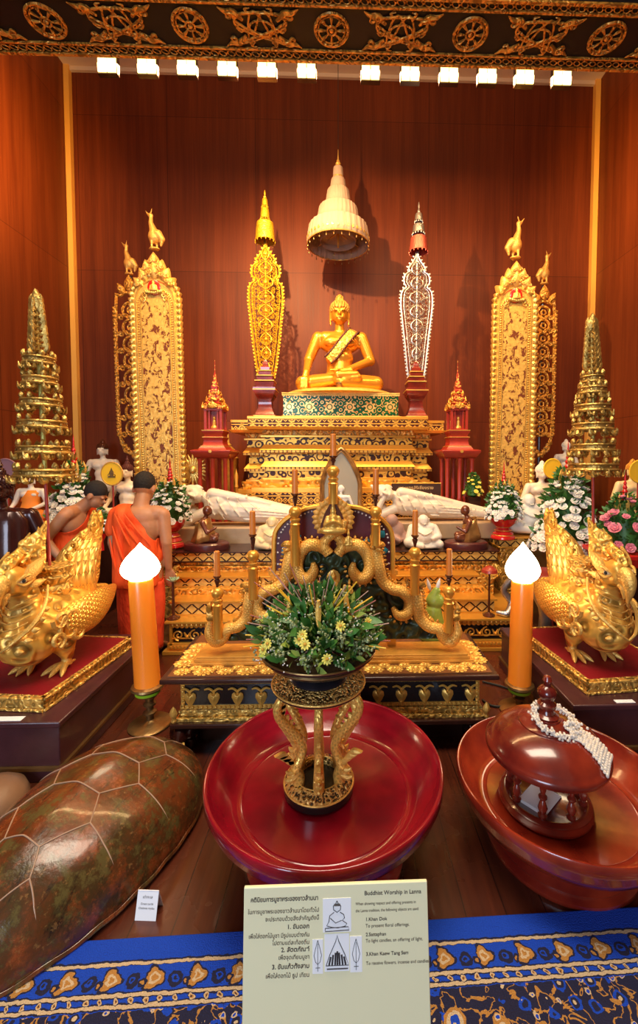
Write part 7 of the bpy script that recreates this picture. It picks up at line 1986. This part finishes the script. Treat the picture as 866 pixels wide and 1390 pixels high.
# ---------------------------------------------------------------- bouquets on stands
SRC = {'petal_white': None, 'petal_pink': None, 'petal_yellow': None}
srcs = {m_: rose(m_, r=.035) for m_ in SRC}
def bouquet(label, px, D, py_bot, py_top, half, fm, nf, spire=None, stand=None, seed=1, fs=1.0, conef=None, name='bouquet', z0=None, tip='red_gloss', extra=None):
    """cone of foliage with countable blooms; optional ringed spire and pedestal"""
    rr = random.Random(seed); k = U(D); zb = zat(py_bot, D, px) if z0 is None else z0; H = zat(py_top, D, px) - zb; R_ = half * k
    t = thing(name, label, 'flowers', (xat(px, D, py_bot), D, zb))
    cf = conef or (lambda t_: (1 - t_) ** .75 * .95 + .08)
    f = dome_fn(R_, H, 0, .5, cone=cf); b = MB(); leaf_blades(b, 700, f, R_ * .26, rr, .8); o = b.build('foliage', MT['leaf'], t, recalc=False); o['kind'] = 'stuff'
    b = MB(); b.lathe([(R_ * .25, -.02)] + [(R_ * cf(i / 6) * .62, H * i / 6 * .9) for i in range(7)] + [(.001, H * .9)], 16); b.build('packed_core', MT['leaf'], t)
    got = []
    tries = 0
    while len(got) < nf and tries< nf * 90:
        tries += 1; a = rr.uniform(pi * 1.0, 2 * pi) if rr.random() < .85 else rr.uniform(0, pi); tt = rr.random() ** 1.25 * .97; r = R_ * cf(tt) * rr.uniform(.9, 1.02)
        p = Vector((r * cos(a), r * sin(a), H * tt)); sz = R_ * .17 * rr.uniform(.65, 1.15) * (1 - .35 * tt) * fs
        if all((p - g).length > (sz + s_) * .45 for g, s_ in got):
            got.append((p, sz)); place_flower(srcs[fm], t, p, (p.x, p.y - .02, .25 * R_ + (tt * .3)), sz / .035)
    if spire:
        y0, y1, hw_ = spire; z0_, z1_ = zat(y0, D, px) - zb, zat(y1, D, px) - zb; b = MB(); h_ = z1_ - z0_; w = hw_ * k
        pr = []
        for i in range(6): f_ = i / 6; r0 = w * (1 - f_) ** .8; pr += [(r0 * .72, z0_ + h_ * f_ * .75), (r0, z0_ + h_ * (f_ * .75 + .03)), (r0 * .98, z0_ + h_ * (f_ * .75 + .06)), (r0 * .7, z0_ + h_ * (f_ * .75 + .09))]
        pr += [(w * .18, z0_ + h_ * .78), (w * .10, z0_ + h_ * .9), (.001, z1_)]; b.lathe(pr, 20); b.build('ringed_spire', MT[tip], t)
        for i in range(6):
            a = 2 * pi * i / 6 + .3; b = MB(); rad = w * 1.9; b.tube([(rad * cos(a), rad * sin(a), z0_ - .10), (rad * 1.1 * cos(a), rad * 1.1 * sin(a), z0_), (rad * .95 * cos(a), rad * .95 * sin(a), z0_ + h_ * .22)], [.010, .016, .003], n=6, k=3); b.build('gold_leaf_stick', MT['gold_pale'], t)
    if stand:
        y0, y1, hw_, mt_, lab = stand; z1_, z0_ = zat(y0, D, px), zat(y1, D, px)
        s = thing('red_pedestal_bowl', lab, 'bowl', (t.location.x, D, z0_)); h_ = zb - z0_; w = hw_ * k
        MB().lathe([(w * .85, 0), (w * .92, h_ * .04), (w * .9, h_ * .12), (w * .72, h_ * .2), (w * .78, h_ * .26), (w * .6, h_ * .36), (w * .62, h_ * .42), (w * .5, h_ * .5), (w * .48, h_ * .58), (w * .7, h_ * .66), (w * .92, h_ * .8), (w, h_ * .96), (w * .97, h_), (w * .8, h_ * .94), (.001, h_ * .9)], 36).build('bowl_body', MT[mt_], s)
        for zz0 in (.2, .42, .58): b = MB(); b.torus((0, 0, h_ * zz0), w * (.74 if zz0 == .2 else .62 if zz0 == .42 else .5), .004, n=32, m=5); b.build('gold_line', MT['gold'], s)
        return t, s
    return t, None
ztb = zat(722, 4.1, 42)
def stand_block(x, y, z, w, d, label, mat='dark_wood', z0=0.0):
    t = thing('low_table', label, 'table', (x, y, z0)); MB().box(-w, w, -d, d, z - z0 - .03, z - z0 - .0005).build('table_top', MT[mat], t); MB().box(-w * .94, w * .94, -d * .94, d * .94, 0, z - z0 - .03).build('body', MT[mat], t)
    return t
t, s = bouquet('tall cone of white roses with a red ringed spire at left, behind the leaning person', 103, 4.38, 718, 630, 36, 'petal_white', 95, spire=(636, 590, 6), seed=3)
stand_block(t.location.x + .12, 4.38, t.location.z - .02, .24, .22, 'dark table under the white rose cone at left')
t, s = bouquet('white orchid bouquet on a red pedestal just right of the standing person', 232, 4.06, 706, 652, 25, 'petal_white', 95, spire=(655, 622, 5), stand=(706, 743, 18, 'red_gloss', 'red lacquer pedestal bowl under the white bouquet beside the standing person'), seed=5, fs=.9, conef=lambda t_: (1 - t_ ** 2.2) ** .6)
t, s = bouquet('dome of white roses on a red pedestal at the right end of the altar platform', 683, 4.15, 703, 655, 24, 'petal_white', 90, spire=(658, 626, 4), stand=(703, 731, 18, 'red_gloss', 'red lacquer pedestal bowl under the white roses by the right gold banner'), seed=7, fs=.95, conef=lambda t_: (1 - t_ ** 2.0) ** .6)
t, s = bouquet('largest white rose bouquet with a red spire, behind the plume of the right golden bird', 768, 3.85, 742, 642, 44, 'petal_white', 99, spire=(648, 598, 6), seed=11, conef=lambda t_: (1 - t_) ** .5 * .95 + .06)
stand_block(t.location.x, 3.85, t.location.z - .02, .27, .24, 'dark table under the largest white rose bouquet at right')
t, s = bouquet('pink peony bouquet with a red and gold spire at the right edge', 846, 3.35, 742, 672, 34, 'petal_pink', 34, spire=(680, 636, 5), seed=13, fs=1.5, conef=lambda t_: (1 - t_ ** 2) ** .6)
PKX, PKZ = t.location.x, t.location.z
t, s = bouquet('yellow flower cluster between the right shrine and the large gold banner', 642, 4.78, 672, 642, 12, 'petal_yellow', 16, seed=17, fs=1.6, conef=lambda t_: (1 - t_ ** 2) ** .6)
stand_block(t.location.x, 4.78, t.location.z - .02, .07, .07, 'small dark pedestal under the yellow flower cluster', z0=zt)
# small posy in the hands of the leaning monk
t, s = bouquet('small posy of white and green held before the leaning person', 138, 3.70, 722, 690, 11, 'petal_white', 16, seed=19, fs=1.5, conef=lambda t_: (1 - t_ ** 2) ** .6, name='posy')
MB().lathe([(.018, -.16), (.012, -.08), (.05, -.01)], 12).build('stem_wrap', MT['red_gloss'], t)
for o in srcs.values(): drop(o)
# red table with bars at the right edge
t = thing('red_table', 'red lacquered table with upright bars under the pink flowers at the right edge', 'table', (PKX + .08, 3.35, 0)); h = PKZ - .02
MB().box(-.30, .5, -.26, .3, h - .035, h).build('table_top', MT['red_gloss'], t, bevel=.006); MB().box(-.26, .46, -.22, .26, h - .10, h - .036).build('apron', MT['red_gloss'], t)
MB().box(-.30, .5, -.26, .3, .04, .09).build('lower_rail', MT['red_gloss'], t)
for i in range(8): MB().lathe([(.018, .0), (.018, h * .3), (.012, h * .32), (.016, h * .6), (.018, h - .10)], 10).build('upright_bar', MT['red_paint'], t).location = (-.24 + i * .095, -.2, 0)
MB().box(-.26, .46, -.05, .26, .09, h - .10).build('back_panel', MT['dark_wood'], t)
# ---------------------------------------------------------------- monk fans
def fan(px, py, D, r, mat, label, emblem=False):
    k = U(D); zc = zat(py, D, px); t = thing('ceremonial_fan', label, 'fan', (xat(px, D, py), D, 0.0)); R_ = r * k
    out = [(R_ * (1.0 if abs(cos(a)) > .25 else .97) * cos(a) * (1 - .0), zc + R_ * 1.08 * sin(a)) for a in [2 * pi * i / 30 for i in range(30)]]
    MB().prism(out, .012).build('fan_blade', MT[mat], t); b = MB(); b.tube([(x, -.002, z) for x, z in out + [out[0]]], .009, n=6); b.build('fan_rim', MT['gold' if emblem else mat], t)
    MB().tube([(0, .014, 0), (0, .014, zc + R_)], .010, n=8).build('handle', MT['red_paint'], t); MB().lathe([(.10, 0), (.10, .015), (.02, .03), (.016, .06)], 16).build('foot', MT['dark_wood'], t)
    if emblem:
        b = MB(); s = R_ / 17 * .9
        for q_ in ([(-7, -7), (7, -7), (5, -4), (-5, -4)], [(-3, -4), (3, -4), (3.5, 2), (-3.5, 2)], [(-4.5, 2), (4.5, 2), (2, 6), (0, 11), (-2, 6)]):
            b.M = T(0, -.010, zc); b.prism([(x * s, z * s) for x, z in q_], .004)
        for sx in (1, -1): b.tube([(sx * 3 * s, -.010, zc + 1 * s), (sx * 6 * s, -.010, zc - 2 * s), (sx * 5.5 * s, -.010, zc - 6 * s)], .7 * s, n=5, k=3) if False else None
        b.M = Matrix.Identity(4)
        for sx in (1, -1): b.tube([(sx * 3 * s, -.010, zc + 1 * s), (sx * 6.5 * s, -.010, zc - 2 * s), (sx * 6 * s, -.010, zc - 6 * s)], .6 * s, n=5, k=3)
        b.build('emblem', MT['brass_dark'], t)
    return t
fan(152, 643, 4.6, 14, 'yellow_cloth', 'yellow round ceremonial fan with a small dark emblem, above the two people', True)
fan(750, 636, 4.6, 12, 'yellow_cloth', 'yellow round ceremonial fan behind the right gold tree', False)
fan(8, 642, 4.35, 17, 'purple_cloth', 'dull purple round fan at the left edge behind the gold tree', False)
fan(868, 640, 4.05, 14, 'yellow_cloth', 'yellow round fan cut by the right edge of the view', False)
# ---------------------------------------------------------------- little things on the altar steps
D = 3.42; z = zl1
t = thing('lotus_lamp', 'pale green lotus shaped lamp on a dark stem at the left of the altar steps', 'lamp', (xat(235, D, 800), D, z)); k = U(D); zc = zat(790, D, 235) - z
MB().lathe([(.05, 0), (.05, .01), (.012, .03), (.010, zc), (.02, zc + .005)], 14).build('stem', MT['bronze_brown'], t)
b = MB()
for n_, tl_, sz in ((8, 55, .06), (7, 28, .055), (1, 0, .05)):
    for i in range(n_): b.M = T(0, 0, zc) @ RZ(2 * pi * i / n_) @ RX(radians(tl_)); b.prism(leafshape(sz * .6, sz, 7), .006, .004)
b.M = Matrix.Identity(4); b.build('lotus_petals', MT['jade_pale'] if 'jade_pale' in MT else simple('jade_pale', (.42, .55, .32), .4), t)
t = thing('red_lamp', 'small red shaded lamp on a dark stem at the right of the altar steps', 'lamp', (xat(664, D, 800), D, z)); zc = zat(775, D, 664) - z
MB().lathe([(.05, 0), (.05, .01), (.010, .03), (.008, zc)], 12).build('stem', MT['bronze_brown'], t); MB().lathe([(.065, zc - .01), (.06, zc + .012), (.03, zc + .035), (.008, zc + .045)], 18).build('shade', MT['red_paint'], t)
t = thing('green_figurine', 'yellow-green figurine standing on the chest behind the right end of the candle rack', 'figurine', (xat(588, cy0 + .40, 838), cy0 + .40, LZ)); k = U(cy0 + .4); hh = zat(786, cy0 + .4, 588) - LZ
sculpt('body', [('e', (0, 0, hh * .18), (hh * .26, hh * .2, hh * .2)), ('c', (0, 0, hh * .2), hh * .2, (.0, 0, hh * .5), hh * .13), ('e', (.01, 0, hh * .66), (hh * .14, hh * .12, hh * .13)), ('c', (.0, 0, hh * .7), hh * .10, (.02, 0, hh * .82), hh * .06), ('c', (-.01, 0, hh * .5), hh * .08, (-.05, -.02, hh * .35), hh * .06)], .006, MT['green_jade'], t, 2)
b = MB()
for s in (-1, 1): b.M = T(.02 * s, 0, hh * .82) @ RY(radians(14 * s)); b.prism(leafshape(.022, hh * .2, 6), .012, .006)
b.M = Matrix.Identity(4); b.build('white_crest', MT['petal_white'], t)
# silver coils of garland at right of the steps
t = thing('silver_naga', 'silvery coiled figure on the altar steps behind the right candle lamp', 'ornament', (xat(690, 3.42, 830), 3.42, zl1)); k = U(3.42)
b = MB(); b.tube([(-.10, 0, .03), (-.02, -.03, .03), (.03, .02, .10), (-.03, .03, .20), (.02, 0, .30), (.07, -.02, .34), (.05, -.03, .38)], [.015, .03, .028, .026, .024, .022, .006], n=10, k=6); b.build('coiled_body', MT['silver'], t)
b = MB()
for i in range(3): b.M = T(.055, -.02, .36) @ RY(radians(-30 + 30 * i)); b.prism(leafshape(.03, .07, 6), .012, .006)
b.M = Matrix.Identity(4); b.build('crest', MT['silver'], t)
# silver tray edge and red cushion behind the right plinth
t = thing('silver_bowl', 'hammered silver bowl holding a red cushion, behind the right candle lamp', 'bowl', (xat(742, 3.25, 800), 3.25, 0)); k = U(3.25); zc = zat(782, 3.25, 742)
MB().lathe([(.12, 0), (.13, .02), (.07, .06), (.05, zc * .5), (.06, zc * .6), (.16, zc - .06), (.20, zc), (.19, zc + .005), (.15, zc - .04), (.001, zc - .05)], 36).build('bowl_body', MT['silver'], t)
b = MB(); b.ell((0, 0, zc + .01), (.17, .17, .045), 28, 10); b.build('red_cushion', MT['red_board'], t)
# ---------------------------------------------------------------- light
def look(o, tgt):
    o.rotation_euler = (Vector(tgt) - o.location).to_track_quat('-Z', 'Y').to_euler()
def area(name, loc, tgt, size, w, col, sy=None):
    l = bpy.data.lights.new(name, 'AREA'); l.size = size; l.energy = w; l.color = col
    if sy: l.shape = 'RECTANGLE'; l.size_y = sy
    o = bpy.data.objects.new(name, l); COL.objects.link(o); o.location = loc; look(o, tgt); return o
def spot(name, loc, tgt, w, col, ang, blend=.5, r=.06):
    l = bpy.data.lights.new(name, 'SPOT'); l.energy = w; l.color = col; l.spot_size = radians(ang); l.spot_blend = blend; l.shadow_soft_size = r
    o = bpy.data.objects.new(name, l); COL.objects.link(o); o.location = loc; look(o, tgt); return o
W1 = (1, .60, .26); W2 = (1, .72, .42)
spot('key_spot', (-.95, 3.55, 4.75), (.2, 6.2, 2.9), 760, W1, 120, 1, .03)
spot('left_banner_spot', (-.9, 3.95, 5.0), (-2.3, 5.3, 2.3), 300, W1, 55, .8)
spot('right_banner_spot', (1.2, 3.95, 5.0), (2.4, 5.3, 2.3), 300, W1, 55, .8)
area('flood_row', (0, 3.95, 4.98), (0, 5.2, 1.0), 5.5, 190, W1, .2)
area('ceiling_fill', (0, 4.2, 6.0), (0, 4.6, 8), 5.0, 40, (1, .66, .34), .2)  # added up-light without a fixture, lifts the ceiling brightness
spot('side_left', (-2.7, 3.95, 5.0), (XL, 4.6, 5.0), 420, (1, .55, .15), 120, 1)
spot('side_right', (2.7, 3.95, 5.0), (XR, 4.6, 5.0), 420, (1, .55, .15), 120, 1)
area('hall_fill', (0, 1.4, 4.9), (0, 1.9, 0), 3.0, 210, (1, .84, .64), 1.2)  # unseen overhead area light that brightens the foreground
area('door_daylight', (-2.2, -3.8, 2.2), (0, 2, .6), 2.2, 220, (.62, .78, 1), 2.6)
w = bpy.data.worlds.new('world'); SC.world = w; w.use_nodes = True
w.node_tree.nodes['Background'].inputs[0].default_value = (1, .72, .5, 1); w.node_tree.nodes['Background'].inputs[1].default_value = .25
SC.view_settings.exposure = 0
